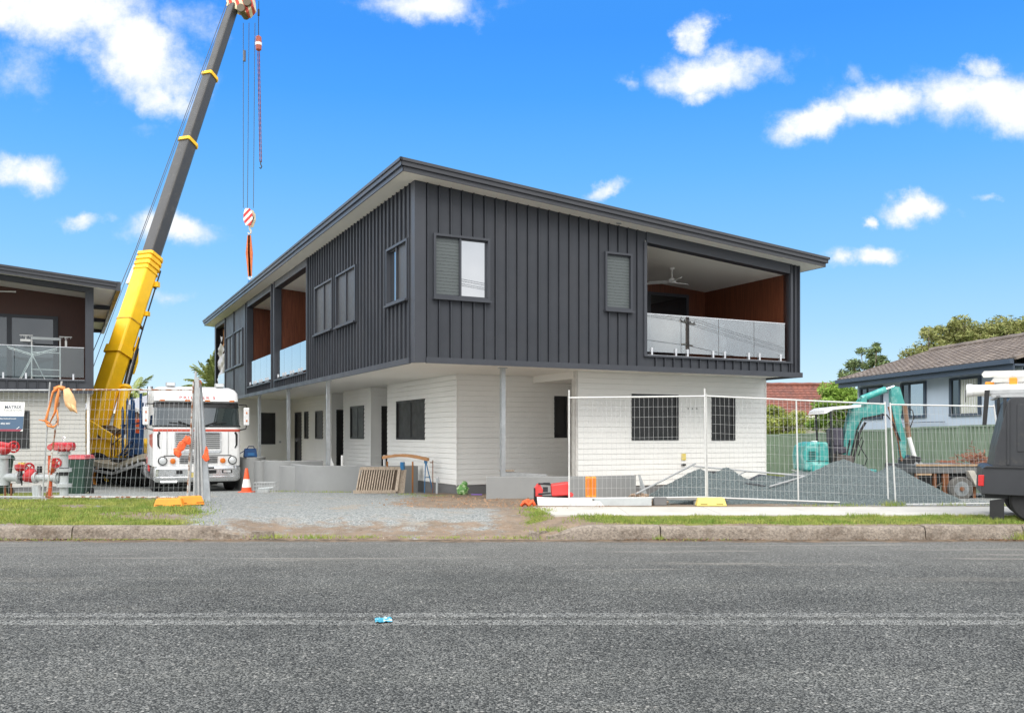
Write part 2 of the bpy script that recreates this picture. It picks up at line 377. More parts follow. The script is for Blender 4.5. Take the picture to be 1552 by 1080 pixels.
def ground_mat():
    m = bpy.data.materials.new('site_ground'); m.use_nodes = True; t = m.node_tree; b = t.nodes['Principled BSDF']
    b.inputs['Roughness'].default_value = .95; b.inputs['Specular IOR Level'].default_value = .15
    c = N('ShaderNodeTexCoord', t); p = c.outputs['Object']
    at = N('ShaderNodeAttribute', t, attribute_name='zone'); sp = N('ShaderNodeSeparateColor', t); L(at.outputs['Color'], sp.inputs[0], t)
    def noise(s, d=6, r=.6):
        n = N('ShaderNodeTexNoise', t); n.inputs['Scale'].default_value = s; n.inputs['Detail'].default_value = d; n.inputs['Roughness'].default_value = r
        L(p, n.inputs[0], t); return n.outputs[0]
    v = N('ShaderNodeTexVoronoi', t); v.inputs['Scale'].default_value = 38; L(p, v.inputs[0], t)
    stone = mixc(smooth(noise(30, 3), .3, .7, t), (.115,.13,.135), (.245,.262,.262), t)
    vc = N('ShaderNodeSeparateColor', t); L(v.outputs['Color'], vc.inputs[0], t)
    stone = mixc(smooth(vc.outputs[0], .1, .95, t), stone, (.34,.345,.325), t)
    gravel = mixc(smooth(noise(1.1), .54, .70, t), stone, (.30,.265,.22), t)
    gravel = mixc(smooth(noise(2.7, 8, .7), .62, .72, t), gravel, (.20,.15,.10), t)
    dirt = mixc(smooth(noise(2.2, 8, .7), .35, .65, t), (.27,.205,.15), (.19,.15,.115), t)
    dirt = mixc(smooth(noise(16, 6, .7), .55, .72, t), dirt, (.115,.075,.05), t)
    dirt = mixc(smooth(noise(24, 5, .7), .62, .74, t), dirt, (.50,.45,.38), t)
    grass = mixc(smooth(noise(3, 6), .35, .65, t), (.10,.13,.028), (.19,.20,.05), t)
    grass = mixc(smooth(noise(1.6, 8, .7), .60, .72, t), grass, (.27,.21,.12), t)
    nz = math_('SUBTRACT', noise(3.5, 8, .7), .5, tree=t)
    fd = smooth(math_('ADD', sp.outputs[1], math_('MULTIPLY', nz, 2.3, tree=t), tree=t), .22, .78, t)
    fg = smooth(math_('ADD', sp.outputs[0], math_('MULTIPLY', nz, 1.2, tree=t), tree=t), .40, .60, t)
    L(mixc(fg, mixc(fd, gravel, dirt, t), grass, t), b.inputs['Base Color'], t)
    bp = N('ShaderNodeBump', t); bp.inputs['Strength'].default_value = .7; bp.inputs['Distance'].default_value = .03
    h = math_('ADD', math_('MULTIPLY', v.outputs['Distance'], -.5, tree=t), noise(25, 6), tree=t)
    L(h, bp.inputs['Height'], t); L(bp.outputs[0], b.inputs['Normal'], t)
    return m
me = bpy.data.meshes.new('ground'); me.from_pydata(vs, [], fs)
ca_ = me.color_attributes.new('zone', 'FLOAT_COLOR', 'POINT')
cols = []
for (x, y, z) in vs: cols += [grass_w(x, y), dirt_w(x, y), 0, 1]
ca_.data.foreach_set('color', cols)
me.materials.append(ground_mat()); me.polygons.foreach_set('use_smooth', [True]*len(me.polygons))
g = bpy.data.objects.new('ground', me); COL.objects.link(g); tag(g, kind='structure')

# ---------------------------------------------------------------- road
def asphalt(name, paint=False):
    m = bpy.data.materials.new(name); m.use_nodes = True; t = m.node_tree; b = t.nodes['Principled BSDF']
    b.inputs['Roughness'].default_value = .9; b.inputs['Specular IOR Level'].default_value = .12
    c = N('ShaderNodeTexCoord', t); p = c.outputs['Object']
    def noise(s, d=6, r=.6, st=None):
        n = N('ShaderNodeTexNoise', t); n.inputs['Scale'].default_value = s; n.inputs['Detail'].default_value = d; n.inputs['Roughness'].default_value = r
        if st:
            mp = N('ShaderNodeMapping', t); mp.inputs['Scale'].default_value = st[:3]; mp.inputs['Rotation'].default_value = (0, 0, R(st[3])); L(p, mp.inputs[0], t); L(mp.outputs[0], n.inputs[0], t)
        else: L(p, n.inputs[0], t)
        return n.outputs[0]
    v = N('ShaderNodeTexVoronoi', t); v.inputs['Scale'].default_value = 75; L(p, v.inputs[0], t)
    v2 = N('ShaderNodeTexVoronoi', t); v2.inputs['Scale'].default_value = 31; L(p, v2.inputs[0], t)
    vc = N('ShaderNodeSeparateColor', t); L(v.outputs['Color'], vc.inputs[0], t)
    vc2 = N('ShaderNodeSeparateColor', t); L(v2.outputs['Color'], vc2.inputs[0], t)
    st = mixc(smooth(vc.outputs[0], .0, 1.0, t), (.062,.065,.060), (.245,.247,.230), t)
    st = mixc(smooth(v.outputs['Distance'], .35, .75, t), st, (.030,.031,.031), t)
    st = mixc(math_('MULTIPLY', smooth(vc2.outputs[1], .70, .98, t), smooth(v2.outputs['Distance'], .45, .2, t), tree=t), st, (.36,.35,.32), t)
    st = mixc(smooth(noise(.55, 6, .65), .35, .65, t), mixc(1.0, st, (.74,.745,.75), t, 'MULTIPLY'), st, t)
    st = mixc(math_('MULTIPLY', smooth(noise(.9, 7, .7, (.35, 1.6, 1, 0)), .56, .70, t), .55, tree=t), st, mixc(1.0, st, (1.28,1.25,1.20), t, 'MULTIPLY'), t)
    sx0 = N('ShaderNodeSeparateXYZ', t); L(p, sx0.inputs[0], t)
    trk = math_('ABSOLUTE', math_('SUBTRACT', math_('FRACT', math_('MULTIPLY', math_('ADD', sx0.outputs[1], math_('MULTIPLY', noise(.3, 3), .5, tree=t), tree=t), .55, tree=t), tree=t), .5, tree=t), tree=t)
    st = mixc(math_('MULTIPLY', smooth(trk, .16, .03, t), .45, tree=t), st, mixc(1.0, st, (1.22,1.21,1.18), t, 'MULTIPLY'), t)
    st = mixc(math_('MULTIPLY', smooth(noise(2.4, 7, .75), .66, .74, t), .6, tree=t), st, (.045,.045,.045), t)
    # dusty bands dragged along the lane and pale dried mud by the crossing
    dust = smooth(noise(1.0, 6, .65, (.22, 2.4, 1, 8)), .53, .72, t)
    sx = N('ShaderNodeSeparateXYZ', t); L(p, sx.inputs[0], t)
    far_ = smooth(sx.outputs[1], 8.6, 13.0, t)
    st = mixc(math_('MULTIPLY', dust, math_('MULTIPLY', far_, .5, tree=t), tree=t), st, (.36,.33,.28), t)
    st = mixc(math_('MULTIPLY', smooth(sx.outputs[1], 9.5, 14.0, t), .22, tree=t), st, (.30,.29,.27), t)
    edge = smooth(math_('ADD', sx.outputs[1], math_('MULTIPLY', noise(1.3, 7, .7), .8, tree=t), tree=t), 14.45, 14.72, t)
    st = mixc(edge, st, mixc(smooth(noise(5, 7, .7), .4, .65, t), (.10,.078,.06), (.22,.16,.11), t), t)
    if paint:
        wear = smooth(math_('ADD', noise(11, 8, .78), math_('MULTIPLY', noise(.8, 3), .25, tree=t), tree=t), .47, .80, t)
        gap = smooth(v.outputs['Distance'], .70, .40, t)
        st = mixc(math_('MULTIPLY', math_('MULTIPLY', wear, gap, tree=t), .44, tree=t), st, (.56,.56,.53), t)
    L(st, b.inputs['Base Color'], t)
    bp = N('ShaderNodeBump', t); bp.inputs['Strength'].default_value = .55; bp.inputs['Distance'].default_value = .012
    L(math_('MULTIPLY', v.outputs['Distance'], -1.0, tree=t), bp.inputs['Height'], t); L(bp.outputs[0], b.inputs['Normal'], t)
    return m
road = MB()
rx = [-300,-100,-40]+[-20+2*i for i in range(21)]+[40,100,300]
ry = [-40,-10,0,2,4,5,6,7,8,9,10,11,12,13,13.6,14.2,14.45,14.62,14.85]
def road_z(y): return -.055*((y-8.0)/6.5)**2 if y < 14.3 else -.052-.02*(y-14.3)
rv = [(x, y, road_z(y)) for y in ry for x in rx]; n_ = len(rx)
road.faces(rv, [(j*n_+i, j*n_+i+1, (j+1)*n_+i+1, (j+1)*n_+i) for j in range(len(ry)-1) for i in range(n_-1)])
tag(road.build('road', asphalt('chip_seal_asphalt'), clean=False), kind='structure')
mk = MB()
for y0, y1 in ((7.74, 7.95), (8.07, 8.27)):
    mk.poly([(-120, y0, .0012), (120, y0, .0012), (120, y1, .0012), (-120, y1, .0012)])
tag(mk.build('road_marking', asphalt('worn_white_line', True)), kind='structure')

# ---------------------------------------------------------------- kerb, footpath
kb = MB(); rk = random.Random(3)
def kerb_run(x0, x1, seg, taper0=False, taper1=False):
    n = max(1, round((x1-x0)/seg)); w = (x1-x0)/n
    for i in range(n):
        a_, b_ = x0+i*w+.006, x0+(i+1)*w-.006
        dz, dy = rk.uniform(-.012, .008), rk.uniform(-.012, .012)
        sub = max(2, int((b_-a_)/.12)); rows = []
        for k in range(sub+1):
            x = a_+(b_-a_)*k/sub
            top = .158+dz+.006*fbm(x*5, 1, 2)
            if taper1 and i == n-1: top = top-(top+.02)*sstep(b_-.75, b_, x)*.75
            if taper0 and i == 0: top = top-(top+.02)*(1-sstep(a_, a_+.7, x))*.8
            fy = 14.545+dy+.008*fbm(x*4, 7, 1)
            rows.append([(x, fy, -.10), (x, fy+.012+.006*fbm(x*6, 3, 5), top*.55), (x, fy+.035, top-.022), (x, fy+.065, top), (x, 14.78, top+.004), (x, 14.80, -.1)])
        m = len(rows[0])
        kb.faces([p for r_ in rows for p in r_], [(k*m+j, (k+1)*m+j, (k+1)*m+j+1, k*m+j+1) for k in range(sub) for j in range(m-1)]+[tuple(range(m)), tuple(range(sub*m, sub*m+m))[::-1]])
kerb_run(-60, -8.98, 3.2); kerb_run(-8.97, -7.2, 1.8); kerb_run(-7.19, -4.35, 3.0, taper1=True)
kerb_run(.55, 2.42, 1.9, taper0=True); kerb_run(2.43, 6.75, 4.3); kerb_run(6.76, 8.35, 1.6); kerb_run(8.36, 60, 3.4)
# crumbled kerb stones at both ends of the worn crossing
for (x, y, sx_, sy_, sz_) in ((-4.1,14.62,.22,.10,.07),(.36,14.62,.10,.09,.075),(.50,14.75,.12,.08,.07)):
    c = [(x+sx_*i*rk.uniform(.75,1.1), y+sy_*j*rk.uniform(.75,1.1)) for i, j in ((-1,-1),(1,-1),(1,1),(-1,1))]
    kb.hexa([(p[0], p[1], -.1) for p in c], [(x+(p[0]-x)*.8, y+(p[1]-y)*.8, sz_*rk.uniform(.6, 1.15)) for p in c])
tag(kb.build('kerb', KERB, smooth=True), kind='structure')
fp = MB()
for i in range(24):
    a_ = .42+i*1.7; 
    b_ = a_+1.69
    x0f = .78 if i == 0 else a_
    fp.hexa([(x0f, 16.05, .05), (b_, 16.05, .05), (b_, 17.85, .05), (a_, 17.85, .05)], [(x0f, 16.05, .212), (b_, 16.05, .212), (b_, 17.85, .215), (a_, 17.85, .215)])
tag(fp.build('footpath', CONC), kind='structure')

# ---------------------------------------------------------------- grass on the verge
def grass_mat():
    m = bpy.data.materials.new('verge_grass_blades'); m.use_nodes = True; t = m.node_tree; b = t.nodes['Principled BSDF']
    c = N('ShaderNodeTexCoord', t)
    n = N('ShaderNodeTexNoise', t); n.inputs['Scale'].default_value = 2.2; n.inputs['Detail'].default_value = 8; n.inputs['Roughness'].default_value = .75; L(c.outputs['Object'], n.inputs[0], t)
    n5 = N('ShaderNodeTexNoise', t); n5.inputs['Scale'].default_value = 60; L(c.outputs['Object'], n5.inputs[0], t)
    col = mixc(smooth(n.outputs[0], .38, .62, t), (.15,.245,.04), (.32,.345,.085), t)
    col = mixc(smooth(n5.outputs[0], .55, .7, t), col, (.36,.31,.13), t)
    L(col, b.inputs['Base Color'], t); b.inputs['Roughness'].default_value = .7; b.inputs['Specular IOR Level'].default_value = .2
    return m
GRASS = grass_mat()
def blades(name, regions, seed, label_kind='stuff'):
    r_ = random.Random(seed); gb = MB()
    for (x0, x1, y0, y1, den, hmin, hmax) in regions:
        for _ in range(int((x1-x0)*(y1-y0)*den)):
            x = r_.uniform(x0, x1); y = r_.uniform(y0, y1); w = grass_w(x, y)
            if r_.random() > w*(.25+.75*sstep(-.5, .35, fbm(x*2.2, y*2.2, 5.5))): continue
            h = r_.uniform(hmin, hmax)*(.6+.8*sstep(-.4, .6, fbm(x*1.3, y*1.6, 8.8))); an = r_.uniform(0, 6.283); z = ground_z(x, y)-.01
            dx, dy = math.cos(an), math.sin(an); le = r_.uniform(-.7, .7)*h; la = r_.uniform(0, 6.28); w2 = .006+.004*r_.random()
            gb.poly([(x-dx*w2, y-dy*w2, z), (x+dx*w2, y+dy*w2, z), (x+math.cos(la)*le, y+math.sin(la)*le, z+h)])
    return tag(gb.build(name, GRASS, clean=False), kind='stuff')
blades('verge_grass', [(-13.5,-3.9,14.8,18.2,2000,.03,.085),(.0,14.5,14.8,16.06,2300,.03,.075),(-.3,1.2,15.8,17.6,1500,.03,.08)], 11)
def tuft(pts, seed):
    r_ = random.Random(seed); gb = MB()
    for (x, y, z, n, h, s) in pts:
        for _ in range(n):
            px_, py_ = x+r_.gauss(0, s), y+r_.gauss(0, s*.35); an = r_.uniform(0, 6.28); le = r_.uniform(.2, .9)*h; hh = h*r_.uniform(.4, 1)
            w2 = .006
            gb.poly([(px_-w2, py_, z), (px_+w2, py_, z), (px_+math.cos(an)*le, py_+math.sin(an)*le*.6, z+hh)])
    return tag(gb.build('gutter_weeds', GRASS, clean=False), kind='stuff')
tuft([(8.32,14.53,-.05,120,.17,.10),(-3.95,14.55,-.03,110,.10,.16),(-3.2,14.55,-.03,150,.09,.22),(-2.4,14.58,-.03,70,.07,.14),(-1.7,14.6,-.03,40,.05,.1),(.05,14.55,-.03,150,.06,.3),
      (.75,14.8,.05,160,.12,.18),(2.40,14.53,-.05,40,.10,.04),(3.0,14.54,-.06,130,.05,.35),(-7.2,14.52,-.06,160,.05,.4),(-8.5,14.52,-.06,130,.06,.3),(-1.0,14.56,-.03,80,.05,.2),(-9.3,14.52,-.06,60,.05,.3),
      (6.9,18.2,.2,60,.10,.2),(7.8,18.25,.2,90,.14,.15),(9.0,18.3,.2,60,.1,.3),(10.2,18.3,.2,60,.1,.2),(6.2,18.2,.2,40,.08,.2),(-5.0,24.4,.07,150,.08,.4),(-6.4,25.4,.03,60,.08,.3),(-2.6,22.0,.17,60,.07,.2),(-1.9,21.4,.18,80,.06,.3)]+[(x_, y_, ground_z(x_, y_)-.01, 45, .11, .06) for x_, y_ in [(rk.uniform(-12.5,-5.6), rk.uniform(14.9,17.6)) for _ in range(34)]+[(rk.uniform(1.5,13), rk.uniform(14.9,15.9)) for _ in range(26)]], 5)
# loose stones on the drive and crumbs of soil
def stones(name, regs, m, seed):
    r_ = random.Random(seed); sb_ = MB()
    for (x0, x1, y0, y1, n, s0, s1) in regs:
        for _ in range(n):
            x = r_.uniform(x0, x1); y = r_.uniform(y0, y1); s = r_.uniform(s0, s1); z = ground_z(x, y)
            if name == 'loose_gravel' and r_.random() < max(dirt_w(x, y), grass_w(x, y))*1.3+.5-.9*fbm(x*.8, y*.8, 2.2): continue
            if name == 'soil_crumbs' and r_.random() > dirt_w(x, y)*(.5+fbm(x*1.1, y*1.1, 7)): continue
            q = [(x+s*math.cos(k*2.09+s*900)*r_.uniform(.7,1.3), y+s*math.sin(k*2.09+s*900)*r_.uniform(.7,1.3), z-.004) for k in range(3)]
            sb_.faces(q+[(x+r_.uniform(-.3,.3)*s, y, z+s*r_.uniform(.6,1.1))], [(0,1,3),(1,2,3),(2,0,3)])
    return tag(sb_.build(name, m, clean=False), kind='stuff')
stones('loose_gravel', [(-6.2,2.0,14.9,24.5,6500,.008,.020),(-9,-3,18,26,1800,.008,.02)], mat('pale_stone', (.235,.25,.25), .9, 0, .35, 15), 21)
lf = MB(); rl = random.Random(77)
for _ in range(900):
    x = rl.choice([rl.uniform(-12,-4), rl.gauss(-7.6,.8), rl.gauss(-9.2,.5), rl.gauss(2.8,.6), rl.uniform(1,12), rl.gauss(8.2,.4)]); y = 14.53-abs(rl.gauss(0,.10)); s = rl.uniform(.012,.035); a_ = rl.uniform(0,6.28); z = road_z(y)+.006
    dx, dy = s*math.cos(a_), s*math.sin(a_); lf.poly([(x-dx,y-dy,z), (x+dy*.5,y-dx*.5,z+s*.5), (x+dx,y+dy,z+.004), (x-dy*.5,y+dx*.5,z+s*.3)])
tag(lf.build('leaf_litter', mat('dead_leaf', (.17,.09,.045), .8, 0, .5, 9, col2=(.30,.20,.09), c2s=7), clean=False), kind='stuff')
stones('soil_crumbs', [(-3,2,17.5,21.3,1500,.012,.04),(-2.6,.4,14.75,15.6,300,.008,.02)], mat('clay_clod', (.27,.175,.11), .95, 0, .4, 12), 22)
# ================================================================ TOWNHOUSE BUILDER PIECES (local u along the street front, v along the long side)
ANG = R(26.67)
MAPF = lambda v0: (lambda s, d, z: (s, v0-d, z))        # wall facing -v, s = u
MAPS = lambda u0: (lambda s, d, z: (u0-d, s, z))        # wall facing -u, s = v
MAPR = lambda u0: (lambda s, d, z: (u0+d, s, z))        # wall facing +u
MAPB = lambda v0: (lambda s, d, z: (s, v0+d, z))
def spans(lo, hi, ops, s):
    r_ = [(lo, hi)]
    for (a_, b_, z0, z1) in ops:
        if a_-1e-6 < s < b_+1e-6:
            nr = []
            for (p, q) in r_:
                if z1 <= p or z0 >= q: nr.append((p, q)); continue
                if z0 > p: nr.append((p, z0))
                if z1 < q: nr.append((z1, q))
            r_ = nr
    return r_
def ribbed(mb, mp, s0, s1, z0, ztop, ops=(), ribs=(), rw=.022, rd=.042):
    br = sorted(set([s0, s1]+[x for o in ops for x in o[:2] if s0 < x < s1]))
    slots = [(s-rw/2-.014, s-rw/2) for s in ribs]
    br = sorted(set(br+[x for sl in slots for x in sl if s0 < x < s1]))
    for a_, b_ in zip(br, br[1:]):
        dd = -.05 if any(sl[0]-1e-6 < (a_+b_)/2 < sl[1]+1e-6 for sl in slots) else 0
        for (p, q) in spans(z0, 99, ops, (a_+b_)/2):
            if dd:
                q2 = ztop(a_) if q == 99 else q
                mb.poly([mp(a_, dd, p), mp(b_, dd, p), mp(b_, dd, q2), mp(a_, dd, q2)]); mb.poly([mp(a_, dd, p), mp(a_, 0, p), mp(a_, 0, q2), mp(a_, dd, q2)]); mb.poly([mp(b_, dd, p), mp(b_, 0, p), mp(b_, 0, q2), mp(b_, dd, q2)]); continue
            if q == 99: mb.poly([mp(a_, 0, p), mp(b_, 0, p), mp(b_, 0, ztop(b_)), mp(a_, 0, ztop(a_))])
            else: mb.poly([mp(a_, 0, p), mp(b_, 0, p), mp(b_, 0, q), mp(a_, 0, q)])
    for s in ribs:
        for (p, q) in spans(z0, ztop(s), ops, s):
            a_, b_ = s-rw/2, s+rw/2
            mb.hexa([mp(a_,0,p), mp(b_,0,p), mp(b_,rd,p), mp(a_,rd,p)], [mp(a_,0,q), mp(b_,0,q), mp(b_,rd,q), mp(a_,rd,q)])
def boards(mb, mp, s0, s1, z0, z1, ops=(), h=.134, lap=.012, gr=.013, gd=.022):
    zs = set([z0, z1]); k = 0
    while z0+k*h < z1:
        zs.add(round(z0+k*h, 4))
        if z0+k*h+gr < z1: zs.add(round(z0+k*h+gr, 4))
        k += 1
    for o in ops:
        for z in o[2:4]:
            if z0 < z < z1: zs.add(z)
    zs = sorted(zs)
    for p, q in zip(zs, zs[1:]):
        if q-p < 1e-4: continue
        f0 = ((p-z0+1e-5) % h)/h; hole = f0 < (gr-.001)/h
        d0 = lap*(1-f0); d1 = lap*(1-min(1, f0+(q-p)/h))
        if hole: d0 = d1 = -gd
        br = sorted(set([s0, s1]+[x for o in ops for x in o[:2] if s0 < x < s1]))
        for a_, b_ in zip(br, br[1:]):
            m_ = (a_+b_)/2; zm = (p+q)/2
            if any(o[0] < m_ < o[1] and o[2] < zm < o[3] for o in ops): continue
            mb.poly([mp(a_, d0, p), mp(b_, d0, p), mp(b_, d1, q), mp(a_, d1, q)])
            if hole:
                mb.poly([mp(a_, -gd, q), mp(b_, -gd, q), mp(b_, lap, q), mp(a_, lap, q)])
                mb.poly([mp(a_, -gd, p), mp(b_, -gd, p), mp(b_, 0, p), mp(a_, 0, p)])
def bx(mb, mp, s0, s1, d0, d1, z0, z1):
    mb.hexa([mp(s0,d0,z0), mp(s1,d0,z0), mp(s1,d1,z0), mp(s0,d1,z0)], [mp(s0,d0,z1), mp(s1,d0,z1), mp(s1,d1,z1), mp(s0,d1,z1)])
def window(parent, mp, s0, s1, z0, z1, proud=.05, deep=.06, fw=.05, split=.5, panes=None, frame=None, sill=True, hood=True):
    """frame mesh with pane children; panes = list of materials from s0 to s1"""
    frame = frame or CLADT; panes = panes or [SCREENG, SCREENG]
    f = MB()
    bx(f, mp, s0, s0+fw, -deep, proud, z0+fw, z1-fw); bx(f, mp, s1-fw, s1, -deep, proud, z0+fw, z1-fw)
    bx(f, mp, s0, s1, -deep, proud, z1-fw, z1); bx(f, mp, s0, s1, -deep, proud, z0, z0+fw)
    n = len(panes)
    cuts = [s0+fw+(s1-s0-2*fw)*k/n for k in range(n+1)] if split == .5 else [s0+fw, s0+fw+(s1-s0-2*fw)*split, s1-fw]
    for c in cuts[1:-1]: bx(f, mp, c-.022, c+.022, -deep+.01, proud-.028, z0+fw, z1-fw)
    for a_, b_ in zip(cuts, cuts[1:]):      # slim sash around each pane
        bx(f, mp, a_+.001, b_-.001, -.034, -.006, z0+fw, z0+fw+.028); bx(f, mp, a_+.001, b_-.001, -.034, -.006, z1-fw-.028, z1-fw)
    fo = f.build('window', frame, parent)
    if sill:
        s = MB(); bx(s, mp, s0-.02, s1+.02, .002, proud+.05, z0-.045, z0-.002)
        s.build('sill', frame, fo)
    for m, a_, b_ in zip(panes, cuts, cuts[1:]):
        p = MB(); bx(p, mp, a_+.003, b_-.003, -.05, -.038 if m not in (BLIND, SCREEN, SCREENG) else -.015, z0+fw+.003, z1-fw-.003)
        p.build('screen' if m in (SCREEN, SCREENG) else 'pane', m, fo)
    return fo
def balustrade(parent, mp, cuts, z0, z1, glass, d=-.02, spig=True, rail=True):
    for a_, b_ in zip(cuts, cuts[1:]):
        p = MB(); bx(p, mp, a_+.008, b_-.008, d-.012, d, z0+.03, z1)
        po = p.build('glass_panel', glass, parent)
        if spig:
            for s in (a_+.16*(b_-a_), b_-.16*(b_-a_)):
                q = MB(); bx(q, mp, s-.024, s+.024, d-.04, d-.0125, z0-.05, z0+.13); bx(q, mp, s-.024, s+.024, d+.0005, d+.03, z0-.05, z0+.13); bx(q, mp, s-.04, s+.04, d-.055, d+.045, z0-.06, z0-.045)
                q.build('spigot', STEEL, po)
    if rail:
        r_ = MB(); bx(r_, mp, cuts[0], cuts[-1], d-.018, d+.006, z1+.002, z1+.022); r_.build('top_rail', STEEL, parent)

# ================================================================ MAIN BUILDING
CX, CY = -2.0104, 18.4625
MAIN = thing('townhouse', 'two storey townhouse block with charcoal ribbed cladding over white weatherboards in the middle', 'house', (CX, CY, 0), ANG)
ZS, ZB = 3.22, 3.225
ztF = lambda u: 6.93-.083*u
ztS = lambda v: 6.93
UW, VL = 10.67, 27.6
fw = MB()
ribsF = [.27+.2635*k for k in range(21)]
opsF = [(.40,1.70,4.53,5.87), (4.63,5.38,4.54,5.88)]
F = MAPF(0)
ribbed(fw, F, 0, 5.80, ZS, ztF, opsF, ribsF)
ribbed(fw, F, 5.80, 10.30, ZS, lambda s: 3.545, (), [6.06+.263*k for k in range(17)])
ribbed(fw, F, 10.30, UW, ZS, ztF, (), [10.33, 10.46, 10.60])
S = MAPS(0)
b1, b2 = (9.1, 13.70), (14.2, 18.85)
opsS = [(.35,1.72,4.53,5.80), (4.12,5.92,4.50,5.89), (6.28,8.16,4.52,5.90), (19.87,21.84,4.54,6.02), (22.16,24.05,4.52,6.0)]
ribsS = [.28+.2635*k for k in range(34)]
ribbed(fw, S, 0, 9.1, ZS, ztS, opsS, ribsS)
ribbed(fw, S, 9.1, 18.9, ZS, lambda s: 3.545, (), [9.3+.2635*k for k in range(37)])
ribbed(fw, S, 13.70, 14.2, 3.545, ztS)
ribbed(fw, S, 18.85, 24.3, ZS, ztS, opsS, [19.2, 21.99])
ribbed(fw, S, 24.3, 27.2, ZS, lambda s: 3.5)
ribbed(fw, S, 27.2, VL, ZS, ztS)
ribbed(fw, MAPR(UW), 0, VL, ZS, lambda s: ztF(UW), (), [.3+.2635*k for k in range(104)])
ribbed(fw, MAPB(VL), 0, UW, ZS, ztF)
fw.build('upper_wall', CLAD, MAIN)
# trims: corner flashing, base trim, balcony frames
tr = MB()
tr.hexa([(-.012,-.012,ZS-.06),(.235,-.012,ZS-.06),(.235,-.004,ZS-.06),(-.012,.24,ZS-.06)], [(-.012,-.012,6.93),(.235,-.012,6.93-.02),(.235,-.004,6.91),(-.012,.24,6.93)])
for (s0, s1) in ((.236, UW+.04),): bx(tr, F, s0, s1, .002, .05, ZS-.07, ZS+.055)
bx(tr, S, .242, VL+.04, .002, .05, ZS-.07, ZS+.055)
tr.box(UW+.002, UW+.05, .0, VL, ZS-.07, ZS+.055)
tr.build('wall_trim', CLADT, MAIN)
bt = MB()
def beamF(u0, u1, d0, d1, drop, top=0.0):
    bt.hexa([F(u0,d0,ztF(u0)-drop), F(u1,d0,ztF(u1)-drop), F(u1,d1,ztF(u1)-drop), F(u0,d1,ztF(u0)-drop)], [F(u0,d0,ztF(u0)-top), F(u1,d0,ztF(u1)-top), F(u1,d1,ztF(u1)-top), F(u0,d1,ztF(u0)-top)])
beamF(5.80, 10.30, -.22, .03, .25)
bx(bt, F, 5.72, 5.80, -.22, .045, 3.545, 6.20); bx(bt, F, 10.30, 10.37, -.22, .045, 3.545, 5.83)
bx(bt, F, 5.72, 10.37, -.22, .06, 3.50, 3.545)
bt.build('balcony_frame', CLADT, MAIN); bt = MB()
for (a_, b_) in (b1, b2):
    bt = MB(); bx(bt, S, a_, b_, -.22, .03, 6.70, 6.925)
    for s in (a_-.04, b_-.04): bx(bt, S, s, s+.07, -.2, .05, ZS+.06, 6.925)
    bx(bt, S, a_+.031, b_-.041, -.22, .06, 3.50, 3.545); bt.build('balcony_frame', CLADT, MAIN)
bt = MB(); bx(bt, S, 24.26, 24.33, -.2, .05, ZS+.06, 6.925); bx(bt, S, 24.33, 27.2, -.2, .03, 6.75, 6.925); bt.build('bay_frame', CLADT, MAIN)
# roof: sheet, stepped fascia and gutter, soffit
ro = MB(); e = .42
U0, U1, V0, V1 = -e, 11.14, -e, 28.05
zr = lambda u: ztF(u)
def band(mb, lo, hi, out, th=.02):
    a0, a1, c0, c1 = U0-out, U1+out, V0-out, V1+out
    for (p, q) in (((a0,c0),(a1,c0)), ((a1,c0),(a1,c1)), ((a1,c1),(a0,c1)), ((a0,c1),(a0,c0))):
        dx = Vector((q[0]-p[0], q[1]-p[1], 0)).normalized(); nrm = Vector((-dx.y, dx.x, 0))*th
        pts = [(p[0],p[1]), (q[0],q[1]), (q[0]+nrm.x-dx.x*th*0, q[1]+nrm.y), (p[0]+nrm.x, p[1]+nrm.y)]
        mb.hexa([(x,y,zr(x)+lo) for x,y in pts], [(x,y,zr(x)+hi) for x,y in pts])
sh = MB()
sh.hexa([(x,y,zr(x)+.10) for x,y in ((U0+.03,V0+.03),(U1-.03,V0+.03),(U1-.03,V1-.03),(U0+.03,V1-.03))], [(x,y,zr(x)+.19) for x,y in ((U0+.03,V0+.03),(U1-.03,V0+.03),(U1-.03,V1-.03),(U0+.03,V1-.03))])
rf = sh.build('roof', ROOFM, MAIN)
band(ro, -.005, .115, 0); band(ro, .095, .20, .045); band(ro, .185, .245, .075, .05)
ro.build('fascia', GUTT, rf)
so_ = MB()
so_.hexa([(x,y,zr(x)+.0) for x,y in ((U0+.02,V0+.02),(U1-.02,V0+.02),(U1-.02,V1-.02),(U0+.02,V1-.02))], [(x,y,zr(x)+.02) for x,y in ((U0+.02,V0+.02),(U1-.02,V0+.02),(U1-.02,V1-.02),(U0+.02,V1-.02))])
so_.build('eave_soffit', SOFF, rf)
dl = MB(); dl.cyl((4.9,-.2,ztF(4.9)-.002), (4.9,-.2,ztF(4.9)-.02), .06); dl.build('downlight', GALVD, rf)
# windows of the upper storey
window(MAIN, F, .40, 1.70, 4.53, 5.87, panes=[BLIND, PANEB], split=.47, proud=.06)
window(MAIN, F, 4.63, 5.38, 4.54, 5.88, panes=[BLIND], proud=.06)
window(MAIN, S, .35, 1.72, 4.53, 5.80, panes=[SCREENG, PANEB], proud=.06, split=.55)
for (s0, s1, z0, z1) in opsS[1:]: window(MAIN, S, s0, s1, z0, z1, panes=[SCREENG, SCREENG], proud=.05)
